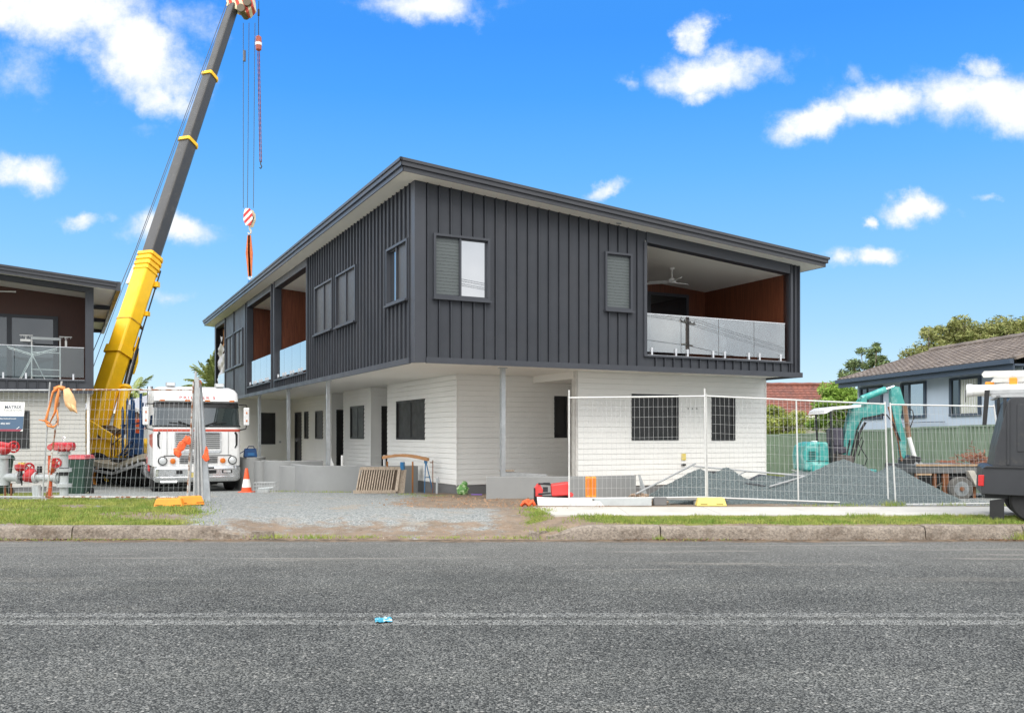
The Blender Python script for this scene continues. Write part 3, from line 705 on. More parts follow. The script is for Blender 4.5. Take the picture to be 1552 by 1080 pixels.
# balconies: lining, back wall with sliding door, ceiling, deck
def lining(parent, q, m, name): 
    mb = MB(); mb.poly(q); return mb.build(name, m, parent)
li = MB()
li.hexa([(10.30,.02,3.5),(10.34,.02,3.5),(10.34,3.4,3.5),(10.30,3.4,3.5)], [(10.30,.02,ztF(10.3)-.2),(10.34,.02,ztF(10.3)-.2),(10.34,3.4,ztF(10.3)-.2),(10.30,3.4,ztF(10.3)-.2)])
li.hexa([(5.76,3.40,3.5),(10.34,3.40,3.5),(10.34,3.44,3.5),(5.76,3.44,3.5)], [(5.76,3.40,6.27),(10.34,3.40,5.9),(10.34,3.44,5.9),(5.76,3.44,6.27)])
li.box(5.76,5.80,.02,3.4,3.5,6.2)
li.build('timber_lining', TIMB, MAIN)
for (a_, b_) in (b1, b2):
    li = MB(); li.box(.02,3.4,b_-.002,b_+.04,3.5,6.74); li.box(.02,3.4,a_-.04,a_+.002,3.5,6.74); li.box(3.40,3.44,a_,b_,3.5,6.7); li.build('timber_lining', TIMB, MAIN)
ce = MB()
ce.hexa([(5.76,.0,ztF(5.76)-.245),(10.34,.0,ztF(10.34)-.245),(10.34,3.44,ztF(10.34)-.245),(5.76,3.44,ztF(5.76)-.245)], [(5.76,.0,ztF(5.76)-.2),(10.34,.0,ztF(10.34)-.2),(10.34,3.44,ztF(10.34)-.2),(5.76,3.44,ztF(5.76)-.2)])
ce.build('balcony_ceiling', SOFF, MAIN)
for (a_, b_) in (b1, b2):
    ce = MB(); ce.hexa([(.01,a_,6.72),(3.44,a_,6.46),(3.44,b_,6.46),(.01,b_,6.72)], [(.01,a_,6.76),(3.44,a_,6.50),(3.44,b_,6.50),(.01,b_,6.76)]); ce.build('balcony_ceiling', SOFF, MAIN)
dk = MB(); dk.box(5.8,10.3,.06,3.4,3.40,3.50); dk.build('balcony_deck', PLINTHD, MAIN)
for (a_, b_) in (b1, b2): dk = MB(); dk.box(.06,3.4,a_,b_,3.40,3.50); dk.build('balcony_deck', PLINTHD, MAIN)
sd_ = MB(); Fd = MAPF(3.40)
for (a_, b_) in ((6.9,6.98),(8.22,8.32),(9.58,9.66)): bx(sd_, Fd, a_, b_, 0, .06, 3.5, 5.62)
bx(sd_, Fd, 6.9, 9.66, 0, .06, 5.62, 5.70)
sdo = sd_.build('sliding_door', CLADT, MAIN)
for (a_, b_) in ((6.98,8.22),(8.32,9.58)):
    p = MB(); bx(p, Fd, a_, b_, .01, .03, 3.5, 5.62); p.build('pane', PANED, sdo)
for (a_, b_) in (b1, b2):
    sd_ = MB(); Sd = MAPS(3.40)
    for s in (a_+.7, a_+2.0, a_+3.3): bx(sd_, Sd, s, s+.08, 0, .06, 3.5, 5.62)
    bx(sd_, Sd, a_+.7, a_+3.38, 0, .06, 5.62, 5.70); sdo = sd_.build('sliding_door', CLADT, MAIN)
    for s in (a_+.78, a_+2.08):
        p = MB(); bx(p, Sd, s, s+1.22, .01, .03, 3.5, 5.62); p.build('pane', PANED, sdo)
bf = tag(MB().box(5.79,10.2,.03,.05,3.545,3.56).build('balustrade', STEEL, MAIN))
balustrade(bf, F, [5.82, 6.86, 8.01, 9.15, 10.19], 3.60, 4.52, GLASSB, d=-.05)
for (a_, b_) in (b1, b2):
    bs_ = MB(); bx(bs_, S, a_+.05, b_-.05, -.06, -.04, 3.545, 3.56); bs_ = bs_.build('balustrade', STEEL, MAIN)
    w = (b_-a_-.1)/4
    balustrade(bs_, S, [a_+.05+w*k for k in range(5)], 3.60, 4.52, GLASSL, d=-.05, rail=False)
# unfinished bay at the far end: torn wrap over bare studs
un = MB(); rr_ = random.Random(4)
nv, nz = 22, 40; pts = []
for j in range(nz+1):
    z = 3.5+(6.3-3.5)*j/nz
    for i in range(nv+1):
        v = 24.35+(27.1-24.35)*i/nv
        pts.append((.12+.10*fbm(v*1.3+z*.8, z*2.2, 3)+.05*math.sin(z*9+v*2), v, z+(.25*fbm(v*2, 5, 1) if j == nz else 0)))
un.faces(pts, [(j*(nv+1)+i, j*(nv+1)+i+1, (j+1)*(nv+1)+i+1, (j+1)*(nv+1)+i) for j in range(nz) for i in range(nv) if not (j > 26 and i < 9+(j-26)*.5) and not (j > 29 and i > 18)])
un.build('torn_wall_wrap', mat('silver_wrap', (.42,.40,.39), .45, .2, .2, 3), MAIN, smooth=True)
st_ = MB()
for k in range(6): st_.box(.30,.40,24.4+k*.5,24.45+k*.5,3.5,6.7)
st_.box(.3,.4,24.35,27.1,5.9,6.0); st_.box(1.4,1.45,24.3,27.2,3.4,6.9)
st_.build('wall_stud', WOODO, MAIN)
sh2 = MB(); sh2.box(.06,.10,24.4,26.9,3.5,4.5); sh2.build('wrap_sheet', mat('pale_blue_wrap', (.45,.60,.72), .5, 0, .1, 3), MAIN)
# underside of the upper storey
us = MB(); us.box(.004, UW-.004, .004, VL-.004, ZS-.012, ZS+.02); us.build('porch_soffit', SOFF, MAIN)
us = MB(); us.box(4.62, 6.5, 1.42, 3.48, 3.03, ZS-.013); us.build('bulkhead', SOFF, MAIN)
# ground floor weatherboard walls
ZP = .37; ZT = ZS-.012
lw_ = MB()
VF = 1.30
opsW = [(6.27,7.72,1.52,2.69), (8.81,9.60,1.51,2.69)]
boards(lw_, MAPF(VF), 4.70, 10.67, ZP, ZT, opsW, gr=.009, gd=.012, lap=.010)
boards(lw_, MAPR(10.67), VF, VL, ZP, ZT)
boards(lw_, MAPF(3.49), 2.43, 6.5, ZP, ZT, [(5.27,5.66,1.58,2.70)], gr=.010, gd=.012)
boards(lw_, MAPS(6.5), VF+.2, 3.49, ZP, 3.03)
boards(lw_, MAPB(VF+.2), 4.7, 6.5, ZP, 3.03)
UA = 2.43
boards(lw_, MAPS(UA), 3.49, 8.95, ZP, ZT, [(5.73,8.07,1.52,2.66)])
boards(lw_, MAPB(8.95), UA, 4.3, ZP, ZT)
boards(lw_, MAPF(10.59), UA, 4.3, ZP, ZT, [(2.78,3.65,.42,2.60)])
boards(lw_, MAPS(4.3), 8.95, 10.59, ZP, ZT)
boards(lw_, MAPS(UA), 10.59, 13.8, ZP, ZT, [(11.33,12.90,1.52,2.64)])
boards(lw_, MAPB(13.8), UA, 4.3, ZP, ZT)
boards(lw_, MAPF(15.36), UA, 4.3, ZP, ZT, [(2.60,3.5,.42,2.60)])
boards(lw_, MAPS(4.3), 13.8, 15.36, ZP, ZT)
boards(lw_, MAPS(UA), 15.36, 22.1, ZP, ZT, [(16.65,17.75,1.50,2.60), (18.9,19.55,1.5,2.62), (20.1,21.25,.42,2.62)])
boards(lw_, MAPF(22.1), -.1, UA, ZP, ZT, [(1.05,1.75,1.25,2.62)])
boards(lw_, MAPS(-.1), 22.1, VL, ZP, ZT)
boards(lw_, MAPB(VL), -.1, 10.6, ZP, ZT)
lw_.build('lower_wall', BOARD, MAIN)
wr = MB(); wr.box(4.645, 4.698, VF-.004, VF+.2, .3, ZT-.002); wr.build('wall_end', mat('unpainted_wall_end', (.62,.60,.56), .8, 0, .15, 5), MAIN)
for (x, y) in ((UA-.012, 3.478), (UA-.012, 10.578), (UA-.012, 15.348)): cs = MB(); cs.box(x-.006, x+.022, y-.006, y+.022, ZP-.01, ZT-.003); cs.build('corner_stop', BOARD, MAIN)
cs = MB(); cs.box(10.66, 10.694, VF-.020, VF+.02, ZP-.01, ZT-.003)
cs.build('corner_stop', BOARD, MAIN)
pl_ = MB()
def plf(u0, u1, v, t=.1): pl_.box(u0, u1, v+.012, v+t, -.4, ZP-.004)
def pls(u, v0, v1, t=.1): pl_.box(u+.012, u+t, v0, v1, -.4, ZP-.004)
plf(4.70, 10.66, VF); plf(2.44, 6.5, 3.49); pls(UA, 3.6, 8.95); plf(2.54, 4.3, 10.59); pls(UA, 10.7, 13.8); plf(2.54, 4.3, 15.36); pls(UA, 15.5, 22.0); plf(-.1, 2.4, 22.1); pls(-.1, 22.2, VL)
pl_.box(10.55, 10.655, VF+.1, VL-.1, -.4, ZP-.004)
pl_.build('plinth', PLINTHD, MAIN)
fl = MB(); fl.box(.3, 10.4, 3.6, VL-.2, .0, .36) if False else fl.box(2.6, 10.4, 3.7, VL-.2, .0, .362); fl.build('floor_slab', PLINTH, MAIN)
# ground floor windows and doors
window(MAIN, MAPF(VF), 6.27, 7.72, 1.52, 2.69, proud=.028, panes=[SCREEN, SCREEN], frame=BLKP, sill=False)
window(MAIN, MAPF(VF), 8.81, 9.60, 1.51, 2.69, proud=.028, panes=[SCREEN], frame=BLKP, sill=False)
window(MAIN, MAPF(3.49), 5.27, 5.66, 1.58, 2.70, proud=.028, panes=[SCREEN], frame=BLKP, sill=False, fw=.035)
window(MAIN, MAPS(UA), 5.73, 8.07, 1.52, 2.66, proud=.028, panes=[SCREEN, SCREEN], frame=BLKP, sill=False)
window(MAIN, MAPS(UA), 11.33, 12.90, 1.52, 2.64, proud=.028, panes=[SCREEN, SCREEN], frame=BLKP, sill=False)
window(MAIN, MAPS(UA), 16.65, 17.75, 1.50, 2.60, proud=.028, panes=[SCREEN], frame=BLKP, sill=False)
window(MAIN, MAPS(UA), 18.9, 19.55, 1.5, 2.62, proud=.028, panes=[SCREEN], frame=BLKP, sill=False)
window(MAIN, MAPF(22.1), 1.05, 1.75, 1.25, 2.62, proud=.028, panes=[SCREEN], frame=BLKP, sill=False)
def door(mp, s0, s1, z0, z1):
    d = MB()
    bx(d, mp, s0, s0+.05, -.08, .03, z0, z1); bx(d, mp, s1-.05, s1, -.08, .03, z0, z1); bx(d, mp, s0+.05, s1-.05, -.08, .03, z1-.05, z1)
    do = d.build('door', BLKP, MAIN); p = MB(); bx(p, mp, s0+.052, s1-.052, -.07, -.04, z0, z1-.052); p.build('door_leaf', SCREEN, do)
    h_ = MB(); bx(h_, mp, s1-.14, s1-.11, -.038, .02, z0+.95, z0+1.1); h_.build('handle', STEEL, do)
door(MAPF(10.59), 2.78, 3.65, .42, 2.60); door(MAPF(15.36), 2.60, 3.5, .42, 2.60); door(MAPS(UA), 20.1, 21.25, .42, 2.62)
# steel posts under the upper storey
for (u, v, zb) in ((2.56, 1.10, .3), (.25, 7.75, .1), (.25, 12.8, .1), (.25, 17.8, .0)):
    p = MB(); p.box(u-.05, u+.05, v-.05, v+.05, zb, ZS-.033); p.box(u-.09, u+.09, v-.075, v+.075, ZS-.033, ZS-.0125)
    p.build('post', GALV, MAIN)
# gas outlet plate and fixing holes on the white wall
g_ = MB(); bx(g_, MAPF(VF), 7.82, 7.95, .012, .03, 1.0, 1.17); g_.build('gas_outlet_plate', YELL, MAIN)
g_ = MB()
for s in (8.02, 8.16, 8.3): bx(g_, MAPF(VF), s, s+.03, .012, .02, 2.33, 2.355)
bx(g_, MAPF(VF), 7.82, 7.93, .012, .06, .86, .90); g_.build('pipe_stub', BLACK, MAIN)
# round vent and tap on the porch wall
g_ = MB(); g_.tube([(UA-.02, 20.0+.0, 0)]*0 or [(1.95, 22.07, 1.35+.0), (1.95, 22.03, 1.35)], .05); g_.build('wall_tap', GALV, MAIN)

def ceiling_fan(loc, label, rot):
    t = thing('ceiling_fan', label, 'fan', loc, rot)
    h = MB(); h.cyl((0,0,0), (0,0,-.05), .07); h.cyl((0,0,-.05), (0,0,-.30), .018); h.lathe([(.05,-.28),(.10,-.32),(.11,-.36),(.09,-.40),(.02,-.42)], (0,0,0)); h.build('motor', WPLAST, t, smooth=True)
    for k in range(3):
        b = MB(); a_ = k*2.094; c_, s_ = math.cos(a_), math.sin(a_); pr = []
        for i, (r_, w, dz) in enumerate(((.08,.03,-.37),(.2,.065,-.365),(.4,.075,-.36),(.58,.06,-.362),(.66,.03,-.366))): pr.append((r_, w, dz))
        top = [(r_*c_-w*s_, r_*s_+w*c_, z+.02) for r_, w, z in pr]+[(r_*c_+w*s_, r_*s_-w*c_, z-.02) for r_, w, z in pr[::-1]]
        b.faces(top+[(x, y, z-.012) for x, y, z in top], [tuple(range(10)), tuple(range(19, 9, -1))]+[(i, (i+1) % 10, 10+(i+1) % 10, 10+i) for i in range(10)])
        b.build('blade', WPLAST, t)
    return t
def mworld(u, v, z, c=(CX, CY, 0), a_=ANG): return (c[0]+u*math.cos(a_)-v*math.sin(a_), c[1]+u*math.sin(a_)+v*math.cos(a_), c[2]+z)
ceiling_fan(mworld(7.75, 1.6, ztF(7.75)-.25), 'white three blade ceiling fan on the right hand balcony of the charcoal townhouse', R(40))

# ================================================================ RENDERED PLANTER WALLS
def curved_wall(name, label, path, z0, z1, th=.16, group='curved grey planter walls'):
    t = thing(name, label, 'planter wall', (*mworld(*path[0], 0)[:2], z0), 0, group)
    # Catmull-Rom through path
    P_ = [Vector(mworld(u, v, 0)) for u, v in path]; Q = []
    ext = [P_[0]*2-P_[1]]+P_+[P_[-1]*2-P_[-2]]
    for i in range(1, len(ext)-2):
        for k in range(8):
            s = k/8; a_, b_, c_, d_ = ext[i-1], ext[i], ext[i+1], ext[i+2]
            Q.append(.5*((2*b_)+(c_-a_)*s+(2*a_-5*b_+4*c_-d_)*s*s+(3*b_-a_-3*c_+d_)*s**3))
    Q.append(P_[-1]); o = t.location
    w = MB(); cp = MB(); n = len(Q); L_, R_ = [], []
    for i, q in enumerate(Q):
        d = (Q[min(i+1, n-1)]-Q[max(i-1, 0)]).normalized(); nr = Vector((-d.y, d.x, 0))*th/2
        L_.append(q+nr-o); R_.append(q-nr-o)
    vs_ = []
    for i in range(n):
        vs_ += [(L_[i].x, L_[i].y, -.3), (R_[i].x, R_[i].y, -.3), (R_[i].x, R_[i].y, z1-z0), (L_[i].x, L_[i].y, z1-z0)]
    fs_ = [(i*4+j, i*4+(j+1) % 4, i*4+4+(j+1) % 4, i*4+4+j) for i in range(n-1) for j in range(4)]+[(0,1,2,3), (n*4-1, n*4-2, n*4-3, n*4-4)]
    w.faces(vs_, fs_); w.build('wall', PLINTH, t, smooth=True, bevel=.012)
    return t
pw1 = curved_wall('planter_wall', 'long curved grey planter wall behind the leaning timber rack', [(2.3,5.95),(1.6,6.15),(.78,6.55),(.1,6.95),(-.32,7.45),(-.42,8.1),(-.42,9.2)], .05, .80)
pw2 = curved_wall('planter_wall', 'narrow pale planter wall end just left of the longest planter wall', [(.6,8.35),(-.15,8.42),(-.52,8.72),(-.68,9.3),(-.62,10.6)], .04, .74)
pw3 = curved_wall('planter_wall', 'dark grey planter wall behind the wire crate', [(.5,9.3),(-.45,9.4),(-.9,9.75),(-1.02,10.5),(-.9,12.5)], .03, .88)
pw4 = curved_wall('planter_wall', 'planter wall end between the wire crate and the blue bag', [(-.55,10.7),(-1.0,10.25),(-1.22,10.3),(-1.3,10.9),(-1.25,12.2)], .03, .87)
pw5 = curved_wall('planter_wall', 'round ended planter wall carrying the blue bag beside the cone', [(-.9,11.2),(-1.12,10.62),(-1.38,10.5),(-1.58,10.9),(-1.6,12.0)], .0, .97)
pw6 = curved_wall('planter_wall', 'straight grey planter wall in front of the porch post and red machine', [(2.15,1.12),(2.7,.86),(3.3,.58),(3.87,.34),(4.8,.2),(5.62,.24)], .2, .70)
# ================================================================ NEIGHBOURING TOWNHOUSE ON THE LEFT
LX, LY, LZ = -12.68, 27.0, -.25
LB = thing('townhouse', 'townhouse at the left edge with a sloping dark roof, glass balcony and grey weatherboards below', 'house', (LX, LY, LZ), ANG)
zl_ = lambda u: 6.30-.089*u
Fl = MAPF(0); UL = -7.0
w_ = MB()
ribbed(w_, Fl, UL, -.23, 2.98+.25, lambda s: 3.50, (), [-.45-.2635*k for k in range(24)])
w_.box(-.23, 0, 0, .25, 3.23, 6.29)
w_.box(-.05, 0, .25, 12, 3.23, 6.29)
w_.build('upper_wall', CLADT, LB)
w_ = MB()
w_.hexa([(UL,-.02,zl_(UL)-.1),(0,-.02,zl_(0)-.1),(0,.2,zl_(0)-.1),(UL,.2,zl_(UL)-.1)], [(UL,-.02,zl_(UL)+.06),(0,-.02,zl_(0)+.06),(0,.2,zl_(0)+.06),(UL,.2,zl_(UL)+.06)])
w_.box(UL, 0, -.03, .02, 3.15, 3.26); w_.box(UL, -.23, -.04, .1, 3.50, 3.55)
w_.build('balcony_frame', CLADT, LB)
s_ = MB(); q = ((UL,-.55),(.62,-.55),(.62,12),(UL,12))
s_.hexa([(x,y,zl_(x)+.13) for x,y in q], [(x,y,zl_(x)+.2) for x,y in q]); lr = s_.build('roof', ROOFM, LB)
f_ = MB()
for lo, hi, o_ in ((0,.12,0),(.10,.20,.04),(.19,.25,.07)):
    f_.hexa([(UL,-.56-o_,zl_(UL)+lo),(.62,-.56-o_,zl_(.62)+lo),(.62,-.54,zl_(.62)+lo),(UL,-.54,zl_(UL)+lo)], [(UL,-.56-o_,zl_(UL)+hi),(.62,-.56-o_,zl_(.62)+hi),(.62,-.54,zl_(.62)+hi),(UL,-.54,zl_(UL)+hi)])
f_.box(.60,.72,-.60,12.1,zl_(.62)-.02,zl_(.62)+.26)
f_.build('fascia', GUTT, lr)
so2 = MB(); so2.hexa([(UL,-.53,zl_(UL)+.062),(.6,-.53,zl_(.6)+.062),(.6,12,zl_(.6)+.062),(UL,12,zl_(UL)+.062)], [(UL,-.53,zl_(UL)+.09),(.6,-.53,zl_(.6)+.09),(.6,12,zl_(.6)+.09),(UL,12,zl_(UL)+.09)]); so2.build('eave_soffit', SOFF, lr)
for v in (3.6, 7.4, 11.2):
    b = MB(); b.box(.01, .6, v, v+.14, zl_(.3)-.09, zl_(.3)+.05); b.build('eave_bracket', CLADT, lr)
t_ = MB(); t_.box(UL, -.06, 2.5, 2.55, 3.4, 7.0); t_.box(-.10, -.06, .26, 2.5, 3.4, 6.28); t_.build('timber_lining', mat('dark_timber_lining', (.075,.030,.020), .55, 0, .2, 6, stretch=(8,8,1)), LB)
t_ = MB(); t_.box(UL, -.05, .1, 2.5, 3.40, 3.5); t_.build('balcony_deck', PLINTHD, LB)
Fs = MAPF(2.5)
d_ = MB()
for s in (-4.85, -3.05, -1.42, -.98+.0): pass
for (a_, b_) in ((-3.98,-3.72),(-2.42,-2.28),(-1.12,-.98)): bx(d_, Fs, a_, b_, 0, .06, 3.5, 5.62)
bx(d_, Fs, -3.98, -.98, 0, .06, 5.62, 5.72); d_ = d_.build('sliding_door', CLADT, LB)
for a_, b_ in ((-3.72,-2.42),(-2.28,-1.12)):
    p = MB(); bx(p, Fs, a_, b_, .01, .03, 3.5, 5.62); p.build('pane', pane_mat('grey_door_glass', .10, (.04,.048,.052)), d_)
bl = MB().box(UL, -.25, .03, .05, 3.55, 3.56).build('balustrade', STEEL, LB)
balustrade(bl, Fl, [-5.3, -3.9, -2.1, -.26], 3.60, 4.52, glass_mat('clear_balcony_glass', .06, (.76,.83,.84)), d=-.05)
g_ = MB()
VG = .35
LZP, LZT = .35, 3.21
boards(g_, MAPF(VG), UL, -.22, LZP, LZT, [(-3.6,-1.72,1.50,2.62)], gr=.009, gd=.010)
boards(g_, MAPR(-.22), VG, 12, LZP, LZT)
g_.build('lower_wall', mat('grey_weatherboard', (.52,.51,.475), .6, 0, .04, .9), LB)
g_ = MB(); g_.box(UL, -.24, VG+.012, VG+.1, -.3, LZP); g_.build('plinth', PLINTHD, LB)
g_ = MB(); g_.cyl((-.14, .28, 0), (-.14, .28, 3.2), .045, n=10); g_.build('downpipe', WPLAST, LB)
g_ = MB(); g_.box(UL, -.004, .02, 12, 3.20, 3.23); g_.build('porch_soffit', SOFF, LB)
window(LB, MAPF(VG), -3.6, -1.72, 1.50, 2.62, proud=.028, panes=[SCREEN, SCREEN], frame=BLKP, sill=False)
lwd = lambda u, v, z: mworld(u, v, z, (LX, LY, LZ))
ceiling_fan(lwd(-2.75, 1.1, zl_(-2.75)+.05), 'white ceiling fan half cut off by the left edge of the photo', R(15))
# folding airer and tall drying rack on that balcony
t = thing('clothes_airer', 'white folding clothes airer with crossed legs standing behind the left balcony glass', 'clothes airer', lwd(-1.65, .75, 3.5), ANG)
a_ = MB()
for y in (-.28, .28):
    a_.tube([(-.37,y,0),(.02,y,.84)], .013); a_.tube([(.37,y,0),(-.02,y,.84)], .013)
for x, z in ((-.37,.02),(.37,.02),(-.2,.40),(.2,.40)): a_.tube([(x,-.28,z),(x,.28,z)], .011)
a_.build('legs', WPLAST, t)
for s in (-1, 1):
    w = MB()
    for y in (-.3, .3): w.tube([(s*.02,y,.82),(s*.66,y,1.02)], .013)
    for k in range(6): w.tube([(s*(.1+.11*k),-.3,.845+.034*k),(s*(.1+.11*k),.3,.845+.034*k)], .007, 5)
    w.build('wing', WPLAST, t)
t = thing('drying_rack', 'tall white drying rack with a thick top rail and clip arms behind the airer', 'drying rack', lwd(-1.3, 1.3, 3.5), ANG)
r_ = MB()
for x in (-.39, .39): r_.tube([(x,0,0),(x,0,1.42)], .02)
for z in (.22, .42, .95): r_.tube([(-.39,0,z),(.39,0,z)], .016)
r_.build('frame', WPLAST, t)
r_ = MB(); r_.box(-.40,.40,-.04,.04,1.34,1.42); r_.build('top_rail', GREYP, t)
for s in (-1, 1):
    r_ = MB(); r_.tube([(s*.36,0,1.46),(s*.72,0,1.46)], .014); r_.box(min(s*.42,s*.70),max(s*.42,s*.70),-.03,.03,1.27,1.34) if s < 0 else r_.box(.52,.58,-.03,.03,1.16,1.34); r_.tube([(s*.55,0,1.46),(s*.55,0,1.30)], .012)
    for k in range(4): r_.tube([(s*(.44+.08*k),0,1.46),(s*(.44+.08*k),0,1.40)], .006, 5)
    r_.build('clip_arm', WPLAST, t)

# ================================================================ BACKGROUND HOUSES AND PALMS BEHIND THE CRANE
def simple_house(name, label, c, w, d, hw, hr, wallm, roofm, rz=0, wins=()):
    t = thing(name, label, 'house', c, rz)
    b = MB(); b.box(-w/2, w/2, 0, d, -1, hw); b.build('wall', wallm, t)
    r_ = MB(); e_ = .5
    r_.faces([(-w/2-e_,-e_,hw-.12),(w/2+e_,-e_,hw-.12),(w/2+e_,d+e_,hw-.12),(-w/2-e_,d+e_,hw-.12),(-w/2-e_+d*.42,d/2,hw+hr),(w/2+e_-d*.42,d/2,hw+hr)], [(0,1,5,4),(1,2,5),(2,3,4,5),(3,0,4),(3,2,1,0)])
    ro_ = r_.build('roof', roofm, t)
    f = MB(); f.box(-w/2-e_,w/2+e_,-e_-.08,-e_,hw-.25,hw-.06); f.build('gutter', WPLAST, ro_)
    for (a_, b_, z0, z1) in wins:
        x = MB(); x.box(a_,b_,-.06,.0,z0,z1); wo_ = x.build('window', WPLAST, t)
        x = MB(); x.box(a_+.06,b_-.06,-.07,-.055,z0+.06,z1-.06); x.build('pane', PANE, wo_)
    return t
GREYROOF = mat('grey_roof_sheet', (.33,.33,.34), .5, 0, .08, 1, col2=(.26,.25,.25), c2s=1)
simple_house('house', 'pale house with a grey roof half hidden behind the crane boom and truck', (-26.5, 56, -.2), 9, 7, 2.9, 2.0, mat('pale_wall', (.62,.62,.60), .8), GREYROOF, R(-8), [(-1.2,.4,1.1,2.2),(1.6,3.2,1.1,2.2),(-3.6,-2.2,1.1,2.2)])
simple_house('shed', 'tall grey sheet metal shed between the crane and the white cab', (-20.6, 50, -.2), 4.6, 5, 3.3, .9, GREYROOF, GREYROOF, R(4))
def frond(fb, base, az, el, ln, droop, nl, lw, r_, rach):
    p = Vector(base); d = Vector((math.cos(az)*math.cos(el), math.sin(az)*math.cos(el), math.sin(el))); pts = [p.copy()]; n = 14
    for k in range(n):
        d.z -= droop/n*(.4+1.2*k/n); d.normalize(); p = p+d*ln/n; pts.append(p.copy())
    rach.tube(pts, [.05*(1-k/(n+1))+.008 for k in range(n+1)], 5)
    for k in range(1, nl):
        f = k/nl; i = min(n-1, int(f*n)); q = pts[i].lerp(pts[i+1], f*n-i); t_ = (pts[i+1]-pts[i]).normalized()
        side = t_.cross(Vector((0,0,1))); side = side.normalized() if side.length > .05 else Vector((1,0,0))
        L_ = lw*math.sin(math.pi*min(1, .12+f*.88))**.6
        for s in (-1, 1):
            dr = (side*s*.8+t_*.75+Vector((0,0,r_.uniform(-.55,.05)))).normalized(); e_ = q+dr*L_*r_.uniform(.8,1.1); e_.z -= L_*.22
            wv = t_*.035
            fb.poly([q-wv, q+wv, q+dr*L_*.5+wv*1.1, e_, q+dr*L_*.5-wv*.8])
PALM = mat('palm_leaf', (.24,.29,.08), .55, 0, .35, 1.5, col2=(.34,.27,.11), c2s=1.5, c2t=(.55,.7))
PALMD = mat('palm_dry_leaf', (.27,.20,.095), .8, 0, .3, 4)
TRUNK = mat('palm_trunk', (.20,.165,.13), .9, 0, .25, 6, .5, 20)
def palm(loc, h, seed, label, n=15, ln=2.6, upright=.35):
    r_ = random.Random(seed); t = thing('palm_tree', label, 'palm', loc, 0, 'palm trees behind the site')
    b = MB(); b.tube([(0,0,-.5),(.05,.0,h*.5),(.0,.05,h)], [.24,.17,.14], 10); b.build('trunk', TRUNK, t, smooth=True)
    fb = MB(); rc = MB()
    for k in range(n): frond(fb, (0,.05,h), 6.283*k/n*1.0+r_.uniform(-.3,.3), r_.uniform(upright-.55, upright+.6), ln*r_.uniform(.8,1.1), r_.uniform(.45,1.2), 40, .42, r_, rc)
    fb.v += rc.v if False else []
    c_ = fb.build('crown', PALM, t, clean=False); rc.build('frond_stem', PALM, c_, clean=False)
    fb = MB(); rc = MB()
    for k in range(6): frond(fb, (0,.05,h-.1), r_.uniform(0,6.28), r_.uniform(-1.0,-.5), ln*.55, .8, 18, .35, r_, rc)
    c_ = fb.build('dead_fronds', PALMD, t, clean=False)
    return t
palm((-15.0, 45, -.2), 4.0, 3, 'palm tree with a full upright crown rising behind the white truck cab', 22, 2.1, 1.05)
palm((-23.4, 55, -.2), 4.2, 8, 'shorter palm tree showing between the crane boom and the exhaust stack', 13, 2.3, .5)
# ================================================================ MOBILE CRANE
CR = thing('mobile_crane', 'yellow mobile crane with its long telescopic boom raised behind the white truck', 'crane', (-14.9, 33.5, -.1))
CRo = Vector(CR.location)
def cw(px, py, Y): return Vector(((px-776)/1350*Y, Y, 1.65-(py-659)/1350*Y))-CRo
B0 = Vector((-15.62,33.5,2.12))-CRo; B1 = Vector((-12.82,41.0,21.36))-CRo
bd = (B1-B0).normalized(); bs = bd.cross(Vector((0,0,1))).normalized(); bu = bs.cross(bd).normalized()   # side, up-normal
def bp(t_, s_=0.0, u_=0.0): return B0+(B1-B0)*t_+bs*s_+bu*u_
def boom_sec(mb, t0, t1, w0, w1, h0, h1, off=0.0):
    def ring(t_, w, h):
        sh = [(-.5,-.28),(-.34,-.5),(.34,-.5),(.5,-.28),(.5,.42),(.42,.5),(-.42,.5),(-.5,.42)]
        return [bp(t_, a_*w, b_*h+off) for a_, b_ in sh]
    r0, r1 = ring(t0, w0, h0), ring(t1, w1, h1)
    mb.faces(r0+r1, [tuple(range(8))[::-1], tuple(range(8, 16))]+[(i, (i+1) % 8, 8+(i+1) % 8, 8+i) for i in range(8)])
m_ = MB(); boom_sec(m_, -.03, .352, .72, .68, .78, .72); base = m_.build('boom_base', YEL, CR, bevel=.03)
m_ = MB()
for t_ in (.325, .336, .347): boom_sec(m_, t_, t_+.006, .78, .78, .82, .82)
boom_sec(m_, .315,   .318, .75, .75, .79, .79); m_.build('boom_collar', YEL, CR)
for t_, w in ((.30,.13),(.235,.11)):
    c_ = bp(t_, .25, -.42); m_ = MB(); m_.box(c_.x-w, c_.x+w, c_.y-.12, c_.y+.12, c_.z-w*.8, c_.z+w*.8); m_.build('boom_bracket', YEL, CR)
m_ = MB()
boom_sec(m_, .135, .150,   .84, .82, .88, .86)
m_.build('boom_bracket', YEL, CR)
for s in (-.26, .26):
    m_ = MB(); m_.hexa([bp(.10,s-.03,-.40), bp(.10,s+.03,-.40), bp(.185,s+.03,-.40), bp(.185,s-.03,-.40)], [bp(.115,s-.03,-.74), bp(.115,s+.03,-.74), bp(.14,s+.03,-.74), bp(.14,s-.03,-.74)]); m_.build('cylinder_lug', YEL, CR)
m_ = MB(); m_.tube([bp(.33,.30,-.40), bp(.2,.32,-.42), bp(.08,.34,-.50), bp(-.02,.3,-.54)], .03, 6); m_.tube([bp(.33,-.22,-.39), bp(.22,-.24,-.41), bp(.15,-.22,-.42)], .02, 6); m_.build('hydraulic_hose', BLACK, CR)
m_ = MB()
boom_sec(m_, .205, .2075, .738, .738, .778, .778)
m_.build('weld_rib', mat('grimy_yellow', (.60,.34,.02), .6, 0, .3, 5), CR)
